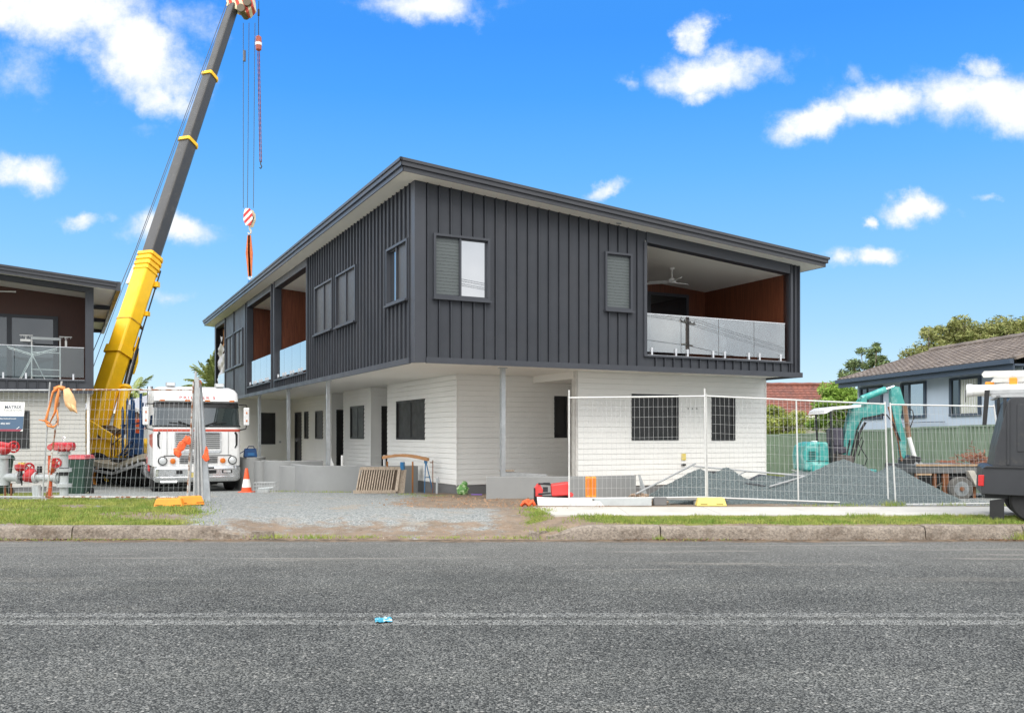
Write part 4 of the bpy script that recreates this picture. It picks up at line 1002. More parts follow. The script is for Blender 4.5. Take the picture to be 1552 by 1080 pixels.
m_ = MB(); q = bp(.27, -.62, .1); m_.hexa([bp(.285,-.54,-.05), bp(.285,-.38,-.05), bp(.285,-.38,.30), bp(.285,-.54,.30)], [bp(.325,-.46,-.05), bp(.325,-.38,-.05), bp(.325,-.38,.30), bp(.325,-.46,.30)]); m_.build('sheave_guard', WPLAST, CR)
m_ = MB()
for t_ in (.30, .21): m_.tube([bp(t_, .1, -.38), bp(t_, .1, -.50), bp(t_-.006, .22, -.50), bp(t_-.006, .22, -.38)], .05, 6)
m_.build('boom_hook_eye', mat('brown_iron', (.12,.07,.03), .6), CR)
BOOMB = mat('dark_boom_steel', (.040,.039,.038), .42, 0, .2, 2, col2=(.11,.098,.08), c2s=2.5, c2t=(.55,.8))
for t0, t1, w in ((.345,.625,.54),(.615,.800,.45),(.79,1.0,.38)):
    m_ = MB(); boom_sec(m_, t0, t1, w, w, w*1.15, w*1.15); m_.build('boom_section', BOOMB, CR, bevel=.02)
for t_, w in ((.622,.63),(.797,.54)):
    m_ = MB(); boom_sec(m_, t_, t_+.007, w, w, w*1.15, w*1.15); m_.build('boom_collar', YEL, CR)
def hazard(name, c1, c2, ax=(1,0,1), s=2.5):
    m = bpy.data.materials.new(name); m.use_nodes = True; t = m.node_tree; b = t.nodes['Principled BSDF']
    c = N('ShaderNodeTexCoord', t); d = N('ShaderNodeVectorMath', t, operation='DOT_PRODUCT'); L(c.outputs['Object'], d.inputs[0], t); d.inputs[1].default_value = ax
    f = math_('FRACT', math_('MULTIPLY', d.outputs['Value'], s, tree=t), tree=t)
    L(mixc(math_('GREATER_THAN', f, .5, tree=t), c1, c2, t), b.inputs['Base Color'], t); b.inputs['Roughness'].default_value = .5
    return m
HAZ = hazard('red_cream_hazard', (.62,.06,.03), (.80,.70,.45), (1,.2,.35), 3.2)
HAZY = hazard('yellow_black_hazard', (.80,.50,.02), (.03,.03,.03), (1,0,1), 3.4)
HAZR = hazard('red_white_hazard', (.62,.04,.04), (.85,.82,.76), (1,0,-1), 2.6)
m_ = MB()
m_.prism([(-.32,-.12),(.62,-.42),(.88,-.12),(.80,.75),(-.32,.8)], 'y', -.30, .30)
hv = [Vector((v[0], v[1], v[2]))+B1+Vector((.06,.1,.05)) for v in m_.v]; m_.v = [tuple(v) for v in hv]
hd = m_.build('boom_head', HAZ, CR)
SHV = mat('sheave_iron', (.13,.10,.06), .5)
for dx, dz in ((.38,-.22),(.66,.05)):
    m_ = MB(); c_ = B1+Vector((dx+.06, 0, dz)); m_.cyl(c_+Vector((0,-.36,0)), c_+Vector((0,.48,0)), .18, n=16); m_.build('sheave', SHV, hd)
# luffing cylinder
m_ = MB(); m_.cyl(cw(176,668,33.2), cw(190,589,34.3), .21, .20, 14); m_.cyl(cw(189.6,591,34.25), cw(190.2,587,34.33), .235, n=14); m_.build('luffing_cylinder', YEL, CR, smooth=True)
m_ = MB(); m_.cyl(cw(190,589,34.3), cw(206,528,35.1), .12, n=12); m_.build('cylinder_rod', mat('dark_rod', (.05,.05,.055), .2, .5), CR, smooth=True)
# superstructure
def slab(mb, pts, y0, y1):   # polygon in image-plane metres at depth y0 pushed back to y1
    f = [cw(px, py, y0) for px, py in pts]; n = len(f); b = [v+Vector((0, y1-y0, 0)) for v in f]
    mb.faces(f+b, [tuple(range(n))[::-1], tuple(range(n, 2*n))]+[(i, (i+1) % n, n+(i+1) % n, n+i) for i in range(n)])
m_ = MB(); slab(m_, [(112,664),(176,664),(184,672),(184,693),(112,693)], 32.4, 35.2); m_.build('superstructure', YEL, CR, bevel=.04)
for y0, y1 in ((32.3, 32.5), (34.7, 34.9)): m_ = MB(); slab(m_, [(112,630),(134,636),(168,658),(182,668),(178,676),(160,664),(112,664)], y0, y1); m_.build('side_plate', YEL, CR)
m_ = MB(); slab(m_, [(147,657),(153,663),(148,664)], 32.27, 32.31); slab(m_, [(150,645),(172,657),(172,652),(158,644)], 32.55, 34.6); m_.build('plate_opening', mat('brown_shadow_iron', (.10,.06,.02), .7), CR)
m_ = MB(); slab(m_, [(80,694),(225,694),(225,712),(80,712)], 32.6, 35.0); m_.build('carrier', BLKP, CR)
m_ = MB(); slab(m_, [(60,664),(112,664),(112,700),(60,700)], 32.6, 35.0); m_.build('counterweight', YEL, CR)
for x in (-1.75, -.2, 1.3, 2.8):
    for y in (-1.0, 1.25):
        w = MB(); w.lathe([(.20,-.18),(.50,-.18),(.56,-.12),(.56,.12),(.50,.18),(.20,.18)], (x, y, .56), (0,1,0), 22); wo_ = w.build('wheel', BLACK, CR, smooth=True)
        w = MB(); w.lathe([(.19,-.14),(.19,.14)], (x, y, .56), (0,1,0), 16); w.build('rim', GREYP, wo_)
# access ladder at the carrier's corner
m_ = MB()
a0, a1 = cw(131.5,706,32.3), cw(131.5,748,32.3)
for dx in (0, .22): m_.bar(a0+Vector((dx,0,0)), a1+Vector((dx,0,0)), .03, .03)
for k in range(6):
    z = a1.z+.12+k*.16; m_.bar((a0.x,a0.y,z), (a0.x+.22,a0.y,z), .05, .04)
m_.build('ladder', GALVD, CR)
# hand rail with steps in front of the superstructure
m_ = MB()
hr = [cw(169,692,31.9), cw(169,661,31.9), cw(196,640,31.9)]
m_.tube(hr, .022, 6); m_.tube([cw(169,674,31.9), cw(192,655,31.9)], .018, 6)
for px, py, b in ((173.5,658,691),(178.5,654,688),(187,647,684)): m_.tube([cw(px,py,31.9), cw(px,b,31.9)], .016, 6)
m_.build('hand_rail', mat('rusty_rail', (.09,.05,.04), .7), CR)
# spare hook hanging on the carrier
m_ = MB(); m_.tube([cw(158,711,31.7)+Vector((.32*math.cos(a_), 0, .42*math.sin(a_)))-Vector((.05,0,.28)) for a_ in [1.2+.35*k for k in range(11)]], .055, 8); sh_ = m_.build('spare_hook', ORG, CR, smooth=True)
m_ = MB(); slab(m_, [(157,716),(168,714),(169,728),(158,730)], 31.6, 31.9); m_.build('hook_cheek', HAZY, sh_)
# hoist ropes
m_ = MB(); HB = Vector((-12.55,42.4,12.0))-CRo       # centre of the main hook block
ropeR = .015
for dx, tx in ((-.24,.25),(-.04,.52),(.24,.80)):
    m_.tube([HB+Vector((dx,0,.45)), B1+Vector((tx-.10,1.0,-.3))], ropeR, 5)
m_.tube([bp(.99,.0,.42), bp(.345,-.1,.75), bp(-.04,-.25,1.2)], .015, 5); m_.tube([bp(.99,.1,.40), bp(-.04,-.1,.95)], .012, 5)
m_.tube([B1+Vector((1.02,.5,.5)), Vector((-11.95,42.0,20.5))-CRo], ropeR, 5)
m_.build('hoist_rope', mat('wire_rope', (.06,.065,.08), .5), CR)
m_ = MB(); m_.cyl(B1+Vector((.20,1.0,-1.6)), B1+Vector((.20,1.0,-2.1)), .07, n=8); m_.build('limit_weight', mat('small_weight', (.12,.12,.14), .5), CR)

# hook block, sling and lifting shackle hanging behind the dark roof
hbw = HB+CRo
t = thing('hook_block', 'red and white striped crane hook block hanging above the dark roof', 'crane hook', tuple(hbw)); t.scale = (.85, .85, .9)
m_ = MB(); m_.prism([(-.16,.46),(.10,.46),(.24,.22),(.25,-.12),(.14,-.44),(-.12,-.44),(-.25,-.16),(-.24,.2)], 'y', -.10, .0); m_.build('cheek_plate', HAZR, t)
m_ = MB(); m_.prism([(-.06,.44),(.18,.44),(.32,.22),(.32,-.12),(.18,-.46),(-.04,-.46),(-.18,-.16),(-.16,.2)], 'y', .24, .32); m_.build('cheek_plate', mat('cream_plate', (.72,.62,.42), .6, 0, .3, 6), t)
m_ = MB(); m_.lathe([(.22,.04),(.19,.09),(.22,.14)], (.02,0,.02), (0,1,0), 18); m_.lathe([(.22,.15),(.19,.19),(.22,.23)], (.02,0,.02), (0,1,0), 18); m_.build('sheave', BLKP, t)
m_ = MB(); m_.tube([(.05,.1,-.46),(.05,.1,-.62)], .06, 8); m_.tube([(.05,.1,-.62),(.12,.1,-.70),(.10,.1,-.84),(.0,.1,-.86),(-.06,.1,-.78)], [.06,.055,.05,.045,.03], 8); m_.build('hook', mat('cream_hook', (.60,.56,.48), .5), t, smooth=True)
t = thing('lifting_sling', 'orange webbing lifting sling hanging from the striped hook block', 'sling', (hbw.x, hbw.y, hbw.z-.80))
m_ = MB()
def strap(x0, x1, z0, z1, w0, w1): m_.hexa([(x0-w0,-.03,z0),(x0+w0,-.03,z0),(x0+w0,.03,z0),(x0-w0,.03,z0)], [(x1-w1,-.03,z1),(x1+w1,-.03,z1),(x1+w1,.03,z1),(x1-w1,.03,z1)])
strap(.02,-.02,-.05,-.9,.06,.10); strap(.06,.10,-.05,-.9,.06,.11); strap(-.02,.06,-.9,-2.0,.10,.07); strap(.10,.10,-.9,-2.0,.11,.06)
m_.build('webbing', mat('orange_webbing', (.60,.16,.05), .8, 0, .2, 7), t)
m_ = MB(); m_.tube([(.08+.09*math.cos(k*.6),0,-2.06+.09*math.sin(k*.6)) for k in range(11)], .025, 6); m_.build('ring', STEEL, t)
t = thing('lifting_clamp', 'blue steel lifting clamp at the foot of the orange sling above the roof edge', 'lifting gear', (hbw.x+.08, hbw.y, hbw.z-2.98))
m_ = MB(); m_.prism([(-.06,0),(.06,0),(.22,-.5),(.30,-1.0),(.16,-1.0),(.10,-.62),(-.10,-.62),(-.16,-1.0),(-.30,-1.0),(-.22,-.5)], 'y', -.06, .06); m_.box(-.5,.5,-.1,.1,-2.2,-1.0); m_.build('body', mat('bright_blue_steel', (.04,.18,.42), .45), t, bevel=.01)
m_ = MB(); m_.tube([(0,0,-.05),(0,0,.12)], .03); m_.build('pin', STEEL, t)
t = thing('headache_ball', 'small red and white hook weight on the thin single rope right of the boom head', 'hook weight', (-11.95,42.0,20.1))
m_ = MB(); m_.lathe([(.05,.36),(.13,.30),(.15,0),(.13,-.30),(.06,-.36)], (0,0,0), n=16); m_.build('weight', mat('brick_red_paint', (.42,.10,.06), .5), t, smooth=True)
m_ = MB(); m_.lathe([(.152,.03),(.154,0),(.152,-.10)], (0,0,0), n=16); m_.build('white_band', WPLAST, t)
m_ = MB(); m_.cyl((0,0,.36), (0,0,1.6), .02, n=6); m_.cyl((0,0,1.3), (0,0,1.6), .05, n=8); m_.build('rope_socket', BLKP, t)
t = thing('chain_sling', 'dark red lifting chains hanging in a long pair from the small hook weight', 'chain', (-11.95,42.0,19.7))
m_ = MB()
for dx in (-.035, .035):
    n_ = 44
    for k in range(n_): m_.tube([(dx+.10*k/n_,.02*(-1)**k,-k*.118),(dx+.10*k/n_,-.02*(-1)**k,-(k+1)*.118)], .022, 5)
m_.build('links', mat('red_chain', (.20,.045,.04), .5, .2, .3, 9), t, clean=False)
m_ = MB(); m_.tube([(.10,0,-5.15),(.10,0,-5.3),(.15,0,-5.4),(.10,0,-5.5),(.05,0,-5.45)], .03, 6); m_.build('hook', BLKP, t)

# ================================================================ WHITE CAB-OVER TRUCK
TR = thing('truck', 'white cab-over prime mover with red stripe and chrome bumper parked in the driveway', 'truck', (-9.27, 26.3, -.04), ANG)
def rrect(hw, yf, yb, rad, n=6, rb=.08):
    pts = []
    for cx_, cy_, a0_, r_ in ((hw-rad, yf+rad, -90, rad), (hw-rb, yb-rb, 0, rb), (-hw+rb, yb-rb, 90, rb), (-hw+rad, yf+rad, 180, rad)):
        for k in range(n+1):
            a_ = R(a0_+90*k/n); pts.append((cx_+r_*math.cos(a_), cy_+r_*math.sin(a_)))
    return pts
def loft(levels, mb, cap=True):
    rings = [[(x, y, z) for x, y in rrect(hw, yf, yb, rad)] for (z, hw, yf, yb, rad) in levels]; n = len(rings[0])
    mb.faces([p for r_ in rings for p in r_], [(k*n+i, k*n+(i+1) % n, (k+1)*n+(i+1) % n, (k+1)*n+i) for k in range(len(rings)-1) for i in range(n)]+([tuple(range(n))[::-1], tuple(range((len(rings)-1)*n, len(rings)*n))] if cap else []))
LV = [(.78,1.22,.02,2.2,.12),(1.06,1.225,.0,2.2,.13),(1.10,1.225,.0,2.2,.13),(1.86,1.225,.02,2.2,.15),(1.94,1.225,.035,2.2,.16),(2.66,1.19,.22,2.2,.16),(2.70,1.20,.12,2.2,.18),(2.94,1.19,.20,2.2,.22),(3.06,1.14,.38,2.15,.26),(3.13,1.03,.65,2.05,.30),(3.16,.86,1.0,1.9,.30)]
m_ = MB(); loft(LV, m_); body = m_.build('cab', WHITE, TR, smooth=True)
def band_at(z0, z1, out, mb, keep):
    def lev(z):
        for a_, b_ in zip(LV, LV[1:]):
            if a_[0] <= z <= b_[0]+1e-9:
                f = (z-a_[0])/(b_[0]-a_[0]); return tuple(p+(q-p)*f for p, q in zip(a_, b_))
    zs = [z0, z1]; rs = []
    for z in zs:
        _, hw, yf, yb, rad = lev(z); rs.append([(x, y, z) for x, y in rrect(hw+out, yf-out, yb, rad)])
    n = len(rs[0])
    for i in range(n):
        j = (i+1) % n
        if keep(rs[0][i], rs[0][j]): mb.poly([rs[0][i], rs[0][j], rs[1][j], rs[1][i]])
m_ = MB(); band_at(1.955, 2.645, .012, m_, lambda a_, b_: max(a_[1], b_[1]) < .42 and max(abs(a_[0]), abs(b_[0])) < 1.215); ws = m_.build('windscreen', pane_mat('truck_windscreen', .10, (.03,.04,.04)), TR, smooth=True)
m_ = MB(); band_at(1.93, 1.975, .018, m_, lambda a_, b_: max(a_[1], b_[1]) < .42); band_at(2.60, 2.655, .018, m_, lambda a_, b_: max(a_[1], b_[1]) < .42)
m_.bar((.03,.02,1.97), (-.0,.16,2.62), .025, .02); m_.build('windscreen_seal', BLACK, ws)
m_ = MB(); band_at(2.50, 2.60, .016, m_, lambda a_, b_: max(a_[1], b_[1]) < .40); m_.build('tinted_sun_band', mat('dark_sun_band', (.012,.013,.014), .3), ws, smooth=True)
for s in (-1, 1):
    m_ = MB(); m_.tube([(s*.15,-.01,1.95),(s*.55,.03,2.10)], .014, 5); m_.tube([(s*.33,.0,2.02),(s*.80,.03,2.06)], .012, 5); m_.build('wiper', BLACK, ws)
for s in (-1, 1):
    m_ = MB(); m_.hexa([(s*1.222,.38,1.98),(s*1.222,1.25,1.98),(s*1.235,1.25,1.98),(s*1.235,.38,1.98)], [(s*1.168,.50,2.58),(s*1.168,1.25,2.58),(s*1.182,1.25,2.58),(s*1.182,.50,2.58)]); m_.build('side_window', PANED, TR)
FLASH = mat('pink_red_flash', (.55,.16,.12), .45)
# red stripe, door flash
m_ = MB(); band_at(1.795, 1.865, .006, m_, lambda a_, b_: max(a_[1], b_[1]) < 1.4); m_.build('red_stripe', mat('faded_red_stripe', (.55,.085,.05), .45, 0, .1, 5), TR, smooth=True)
for s in (-1, 1): m_ = MB(); m_.hexa([(s*1.222,.30,1.30),(s*1.222,1.3,1.42),(s*1.23,1.3,1.42),(s*1.23,.30,1.30)], [(s*1.224,.30,1.74),(s*1.224,1.3,1.70),(s*1.232,1.3,1.70),(s*1.232,.30,1.74)]); m_.build('door_flash', FLASH, TR)
# grille of dark slots
m_ = MB()
for k in range(8): m_.box(-.62,.62,-.025,-.008,1.30+k*.06,1.318+k*.06)
for k in range(4): m_.box(-.52,.55,-.022,-.006,.87+k*.052,.893+k*.052)
m_.box(-.95,.95,-.012,.0,1.075,1.098)
gr = m_.build('grille', DARK, TR)
m_ = MB()
for x in (-.66,.635): m_.box(x,x+.025,-.03,-.003,1.245,1.755)
m_.build('grille_frame', CHROME, gr)
m_ = MB()
for x in (-.86,.86): m_.box(x-.004,x+.004,-.012,-.0,1.11,1.79)
m_.build('panel_seam', DARK, TR)
m_ = MB(); m_.prism([(-.66,1.16),(.60,1.16),(.66,1.21),(.66,1.24),(-.66,1.24)], 'y', -.032, -.004); m_.prism([(-.64,1.78),(-.30,1.79),(-.12,1.745),(.12,1.745),(.30,1.79),(.64,1.78),(.66,1.76),(-.66,1.76)], 'y', -.03, -.003); m_.build('chrome_trim', CHROME, gr)
m_ = MB()
for s in (-1, 1): m_.tube([(s*1.06,.0,1.78),(s*1.10,-.004,1.70),(s*1.10,-.004,1.40),(s*1.05,-.004,1.30)], [.03,.032,.028,.012], 8)
m_.build('corner_vent', DARK, TR)
for s in (-1, 1):
    m_ = MB(); m_.lathe([(.125,.0),(.13,-.02),(.115,-.045)], (s*.98,-.002,.94), (0,1,0), 20); hl = m_.build('headlight', BLKP, TR, smooth=True)
    m_ = MB(); m_.lathe([(.105,-.02),(.10,-.05),(.06,-.065)], (s*.98,-.002,.94), (0,1,0), 20); m_.build('lens', LENSC, hl, smooth=True)
    m_ = MB(); m_.lathe([(.08,0),(.078,-.04),(.05,-.05)], (s*.70,-.002,.93), (0,1,0), 16); m_.build('indicator', LENSO, TR, smooth=True)
# bumper
m_ = MB(); loft([(.32,1.16,-.10,.9,.22),(.40,1.22,-.16,.9,.24),(.46,1.23,-.16,.9,.24),(.48,1.22,-.13,.9,.24),(.70,1.23,-.14,.9,.24),(.775,1.20,-.08,.9,.22)], m_); bm = m_.build('bumper', CHROME, TR, smooth=True)
m_ = MB(); m_.box(.14,.50,-.146,-.12,.56,.66); m_.box(.10,.44,-.140,-.12,.70,.75); m_.box(-.62,-.45,-.148,-.12,.56,.66); m_.box(.66,.95,-.148,-.12,.57,.66); m_.build('bumper_slot', DARK, bm)
m_ = MB(); m_.box(.70,.91,-.152,-.147,.585,.645); m_.build('driving_lamp', LENSC, bm)
m_ = MB(); m_.box(-.30,.06,-.185,-.16,.61,.78); pl0 = m_.build('white_board', WPLAST, TR)
text('d', 'board_mark', .12, DKTXT, pl0, (-.03,-.187,.70), (R(90),0,0))
m_ = MB(); m_.box(-.28,.06,-.182,-.165,.46,.58); np = m_.build('number_plate', YELL, TR)
text('AU 86 ZT', 'plate_lettering', .10, DKTXT, np, (-.11,-.184,.52), (R(90),0,0), sx=.75)
text("PRIMMER'S", 'roof_lettering', .125, REDTXT, TR, (.0,.145,2.795), (R(90)-.42,0,0), sx=1.35, space=1.35, ext=.006)
for x in (-.98, -.28, 0, .28, .98):
    m_ = MB(); m_.box(x-.07,x+.07,.085,.15,2.685,2.73); m_.build('marker_lamp', LENSO, TR)
for s, dz in ((-1,0),(1,0)):
    m_ = MB(); m_.box(s*.70-.13,s*.70+.13,.55,.75,3.14,3.26); wl = m_.build('roof_work_lamp', GALVD, TR, bevel=.02); m_ = MB(); m_.box(s*.70-.11,s*.70+.11,.538,.549,3.16,3.24); m_.build('lens', LENSC, wl)
m_ = MB(); m_.cyl((.12,.8,3.08), (.12,.8,3.18), .10, n=14); bea = m_.build('beacon', BLACK, TR); m_ = MB(); m_.lathe([(.085,0),(.085,.14),(.06,.18)], (.12,.8,3.18), n=14); m_.build('beacon_dome', LENSO, bea, smooth=True)
for s in (-1, 1):
    m_ = MB(); m_.box(s*1.42-.085, s*1.42+.085, .12, .20, 1.98, 2.52); mi_ = m_.build('mirror', WHITE, TR, bevel=.03)
    m_ = MB(); m_.tube([(s*1.2,.2,2.60),(s*1.42,.16,2.60),(s*1.42,.16,2.52)], .018, 6); m_.tube([(s*1.42,.16,1.98),(s*1.40,.16,1.88),(s*1.2,.2,1.84)], .018, 6); m_.build('mirror_arm', BLACK, mi_)
    m_ = MB()
    for z in (2.12, 2.36): m_.box(s*1.42-.02, s*1.42+.02, .11, .118, z-.03, z+.03)
    m_.build('mirror_lamp', LENSO, mi_)
m_ = MB(); m_.cyl((-1.12,2.45,1.0), (-1.12,2.45,3.22), .085, n=14); m_.build('exhaust_stack', CHROME, TR, smooth=True)
m_ = MB(); m_.cyl((.9,2.4,1.0), (.9,2.4,2.6), .085, n=14); m_.box(-.45,.45,.3,6.2,.62,.86); m_.box(-1.0,1.0,2.3,2.5,.8,1.0); m_.build('chassis', BLKP, TR)
m_ = MB()
for s in (-1, 1): m_.cyl((s*1.05-.15*0, 2.3, .58), (s*1.05, 3.5, .58), .27, n=18)
m_.build('fuel_tank', CHROME, TR, smooth=True)
m_ = MB(); m_.box(-1.2,-.75,2.2,2.9,.55,1.0); m_.build('air_cleaner', REDP, TR, bevel=.05)
for y in (1.05, 4.3, 5.6):
    for s in (-1, 1):
        w = MB(); w.lathe([(.26,-.14),(.47,-.14),(.52,-.09),(.52,.09),(.47,.14),(.26,.14)], (s*1.06, y, .52), (1,0,0), 24); wo_ = w.build('wheel', BLACK, TR, smooth=True)
        w = MB(); w.lathe([(.26,.10),(.22,.03),(.10,.03),(.09,.10)], (s*1.06, y, .52), (s,0,0), 20); w.build('rim', CHROME, wo_, smooth=True)
m_ = MB(); m_.box(-1.2,1.2,.35,1.7,.72,.80); m_.build('wheel_arch', BLKP, TR)
m_ = MB(); m_.tube([(-1.05,-.1,.33),(-.6,-.1,.33)], .05, 8); m_.build('tow_bar', CHROME, TR)
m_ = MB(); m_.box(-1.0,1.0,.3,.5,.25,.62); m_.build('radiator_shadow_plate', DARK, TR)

# ================================================================ LOW LOADER TRAILER with the blue steel load
def wp(px, py, Y): return Vector(((px-776)/1350*Y, Y, 1.65-(py-659)/1350*Y))
TLo = Vector((-13.3, 30.0, -.06))
TL = thing('low_loader_trailer', 'low loader trailer with a sloping gooseneck deck behind the white cab', 'trailer', tuple(TLo))
def tw(px, py, Y): return wp(px, py, Y)-TLo
m_ = MB()
dpt = [(219,687,28.2),(214,688,28.6),(172,704,30.4),(130,697,31.2),(60,697,33)]
bk = Vector((1.6,1.9,0))
for (a_, b_) in zip(dpt, dpt[1:]):
    p, q = tw(*a_), tw(*b_); d1 = Vector((0,0,.16)); m_.hexa([p-d1, p-d1+bk, q-d1+bk, q-d1], [p, p+bk, q+bk, q])
m_.build('deck', mat('dusty_deck', (.40,.36,.28), .8, 0, .2, 4), TL)
m_ = MB()
for (a_, b_) in zip(dpt[:4], dpt[1:4]):
    p, q = tw(*a_)+Vector((0,-.03,-.30)), tw(*b_)+Vector((0,-.03,-.30)); m_.bar(p, q, .06, .09)
for f in (.1, .3, .5, .7, .9):
    p = tw(214,688,28.6).lerp(tw(172,704,30.4), f); m_.bar(p+Vector((0,-.02,-.28)), p+Vector((0,-.02,-.1)), .04, .04)
m_.build('side_rail', GALVD, TL)
for k, (px, Y) in enumerate(((205,30.2),(191,30.9),(178,31.4))):
    c_ = wp(px, 700, Y)-TLo; c_.z = .45
    w = MB(); w.lathe([(.2,-.16),(.41,-.16),(.45,-.1),(.45,.1),(.41,.16),(.2,.16)], c_, (.64,.77,0), 20); wo_ = w.build('wheel', BLACK, TL, smooth=True)
    w = MB(); w.lathe([(.19,-.1),(.19,.1)], c_, (.64,.77,0), 14); w.build('rim', GREYP, wo_)
FRo = tw(206,690,30.0)+TLo
DBLU = mat('dark_blue_steel', (.02,.035,.08), .5)
t = thing('steel_frame_stack', 'stack of tall blue steel frames standing on the trailer beside the worker', 'steel frames', tuple(FRo))
def fwp(px, py, Y): return wp(px, py, Y)-FRo
for (px, top, bot, Y, w) in ((186,623,690,30.6,.07),(193,610,692,30.9,.06),(200,602,690,31.0,.09),(203,612,688,31.0,.05),(213.5,596,688,30.4,.10),(216,610,687,30.8,.08),(197,620,690,30.3,.16),(208,656,688,31.0,.22)):
    m_ = MB(); p, q = fwp(px, top, Y), fwp(px, bot, Y); m_.bar(p, q, w, .06); 
    if w < .08: m_.prism([(p.x-w*.6, p.z), (p.x+w*.6, p.z), (p.x, p.z+.16)], 'y', p.y-.03, p.y+.03)
    m_.build('upright', BLUE, t)
for (a_, b_, w) in (((180,692,30.1),(200,668,30.1),.09),((186,692,30.2),(208,672,30.2),.07),((183,645,30.7),(218,640,30.7),.05)): m_ = MB(); m_.bar(fwp(*a_), fwp(*b_), w, .05); m_.build('stair_stringer', DBLU, t)
for k in range(7): m_ = MB(); m_.bar(fwp(178+k*5,690-k*2.6,30.0), fwp(183+k*5,690-k*2.6,30.0), .18, .03); m_.build('stair_tread', DBLU, t)
t = thing('timber_prop', 'pale yellow timber prop strapped upright between the crane cylinder and blue frames', 'timber', tuple(wp(194,690,30.5)))
m_ = MB(); m_.bar(Vector((0,0,0)), wp(195,628,30.5)-wp(194,690,30.5), .10, .06); m_.build('post', mat('yellow_timber', (.62,.42,.16), .7), t)
m_ = MB(); m_.bar(wp(195,629,30.5)-wp(194,690,30.5), wp(196,613,30.5)-wp(194,690,30.5), .14, .06); m_.build('wrapped_top', WPLAST, t)

# ================================================================ WORKER
def skinned(name, verts, edges, radii, root, mats, pick, parent, lv=2):
    me = bpy.data.meshes.new(name); me.from_pydata(verts, edges, []); o = bpy.data.objects.new(name, me); COL.objects.link(o)
    sk = o.modifiers.new('skin', 'SKIN'); sk.use_smooth_shade = True
    if not me.skin_vertices:
        b = bmesh.new(); b.from_mesh(me); b.verts.layers.skin.verify(); b.to_mesh(me); b.free()
    for i, r_ in enumerate(radii):
        r_ = r_ if isinstance(r_, tuple) else (r_, r_); me.skin_vertices[0].data[i].radius = r_
        me.skin_vertices[0].data[i].use_root = (i == root)
    ss = o.modifiers.new('sub', 'SUBSURF'); ss.levels = lv; ss.render_levels = lv
    dg = bpy.context.evaluated_depsgraph_get(); dg.update()
    me2 = bpy.data.meshes.new_from_object(o.evaluated_get(dg)); bpy.data.objects.remove(o)
    me2.materials.clear()
    for m in mats: me2.materials.append(m)
    for p in me2.polygons: p.material_index = pick(p.center); p.use_smooth = True
    o = bpy.data.objects.new(name, me2); COL.objects.link(o); o.parent = parent
    return o
PSo = wp(207, 690, 31.4); PSo.z = .78
PS = thing('person', 'worker in a white helmet, orange vest, navy sleeves and blue jeans standing on the trailer', 'person', tuple(PSo), R(35))
# x to the person's left as seen, facing -y turned to the right
V_ = [(0,0,.90),(0,.01,1.08),(0,.02,1.26),(0,.02,1.40),(0,.0,1.50),(0,-.03,1.60),(0,-.03,1.70),
      (-.10,0,.84),(-.13,-.02,.48),(-.14,.02,.08),(-.14,-.13,.04),(.10,0,.84),(.14,.02,.48),(.15,.05,.08),(.15,-.10,.04),
      (-.19,.02,1.38),(-.27,-.02,1.12),(-.25,-.20,.98),(-.245,-.26,.95),(.19,.02,1.38),(.28,-.04,1.14),(.22,-.26,1.10),(.205,-.32,1.10)]
E_ = [(0,1),(1,2),(2,3),(3,4),(4,5),(5,6),(0,7),(7,8),(8,9),(9,10),(0,11),(11,12),(12,13),(13,14),(3,15),(15,16),(16,17),(17,18),(3,19),(19,20),(20,21),(21,22)]
R_ = [(.155,.11),(.15,.105),(.165,.115),(.13,.09),.058,(.075,.09),(.072,.085),.10,.072,.052,.045,.10,.072,.052,.045,.075,.055,.042,.036,.075,.055,.042,.036]
nV = len(V_)
for (wi, s, dirv) in ((18,-1,Vector((0,-.6,-.8))),(22,1,Vector((-.25,-.95,0)))):
    w0 = Vector(V_[wi]); dv = dirv.normalized(); lat = dv.cross(Vector((0,0,1))); lat = lat.normalized() if lat.length > .1 else Vector((1,0,0))
    pi = len(V_); V_.append(tuple(w0+dv*.055)); E_.append((wi, pi)); R_.append((.034,.02))
    for k, ln in enumerate((.072,.082,.078,.062)):
        b = w0+dv*.085+lat*(.026*(k-1.5)); i1 = len(V_); V_ += [tuple(b), tuple(b+dv*ln*.5+Vector((0,0,-.006))), tuple(b+dv*ln*.85+Vector((0,0,-.022)))]; E_ += [(pi, i1), (i1, i1+1), (i1+1, i1+2)]; R_ += [.0095,.009,.0075]
    i1 = len(V_); b = w0+dv*.04+lat*.04*s; V_ += [tuple(b), tuple(b+dv*.04+lat*.02*s)]; E_ += [(pi, i1), (i1, i1+1)]; R_ += [.011,.009]
def pick(c):
    if c.z > 1.455 and abs(c.x) < .12: return 3
    if c.z < .10: return 4
    if c.z < .93 and abs(c.x) < .235: return 2
    if abs(c.x) < .17 and .93 <= c.z <= 1.44: return 0
    if c.y < -.255: return 3
    return 1
skinned('body', V_, E_, R_, 0, [HIVIS, NAVY, JEANS, SKIN, BLACK], pick, PS)
m_ = MB(); m_.sphere((0,-.045,1.735), (.125,.15,.115), 18, 10); m_.v = [v if v[2] > 1.70 else (v[0]*1.0, v[1], 1.70) for v in m_.v]; m_.lathe([(.13,.0),(.16,-.004),(.155,-.016),(.12,-.012)], (0,-.06,1.70), n=20); m_.build('helmet', WPLAST, PS, smooth=True)
m_ = MB(); m_.sphere((0,-.125,1.60), (.014,.022,.02), 8, 6)
for s in (-1,1): m_.sphere((s*.082,-.02,1.60), (.012,.022,.03), 8, 6)
m_.build('nose_and_ears', SKIN, PS, smooth=True)
m_ = MB()
for s in (-1,1): m_.sphere((s*.03,-.108,1.635), (.012,.008,.007), 8, 6)
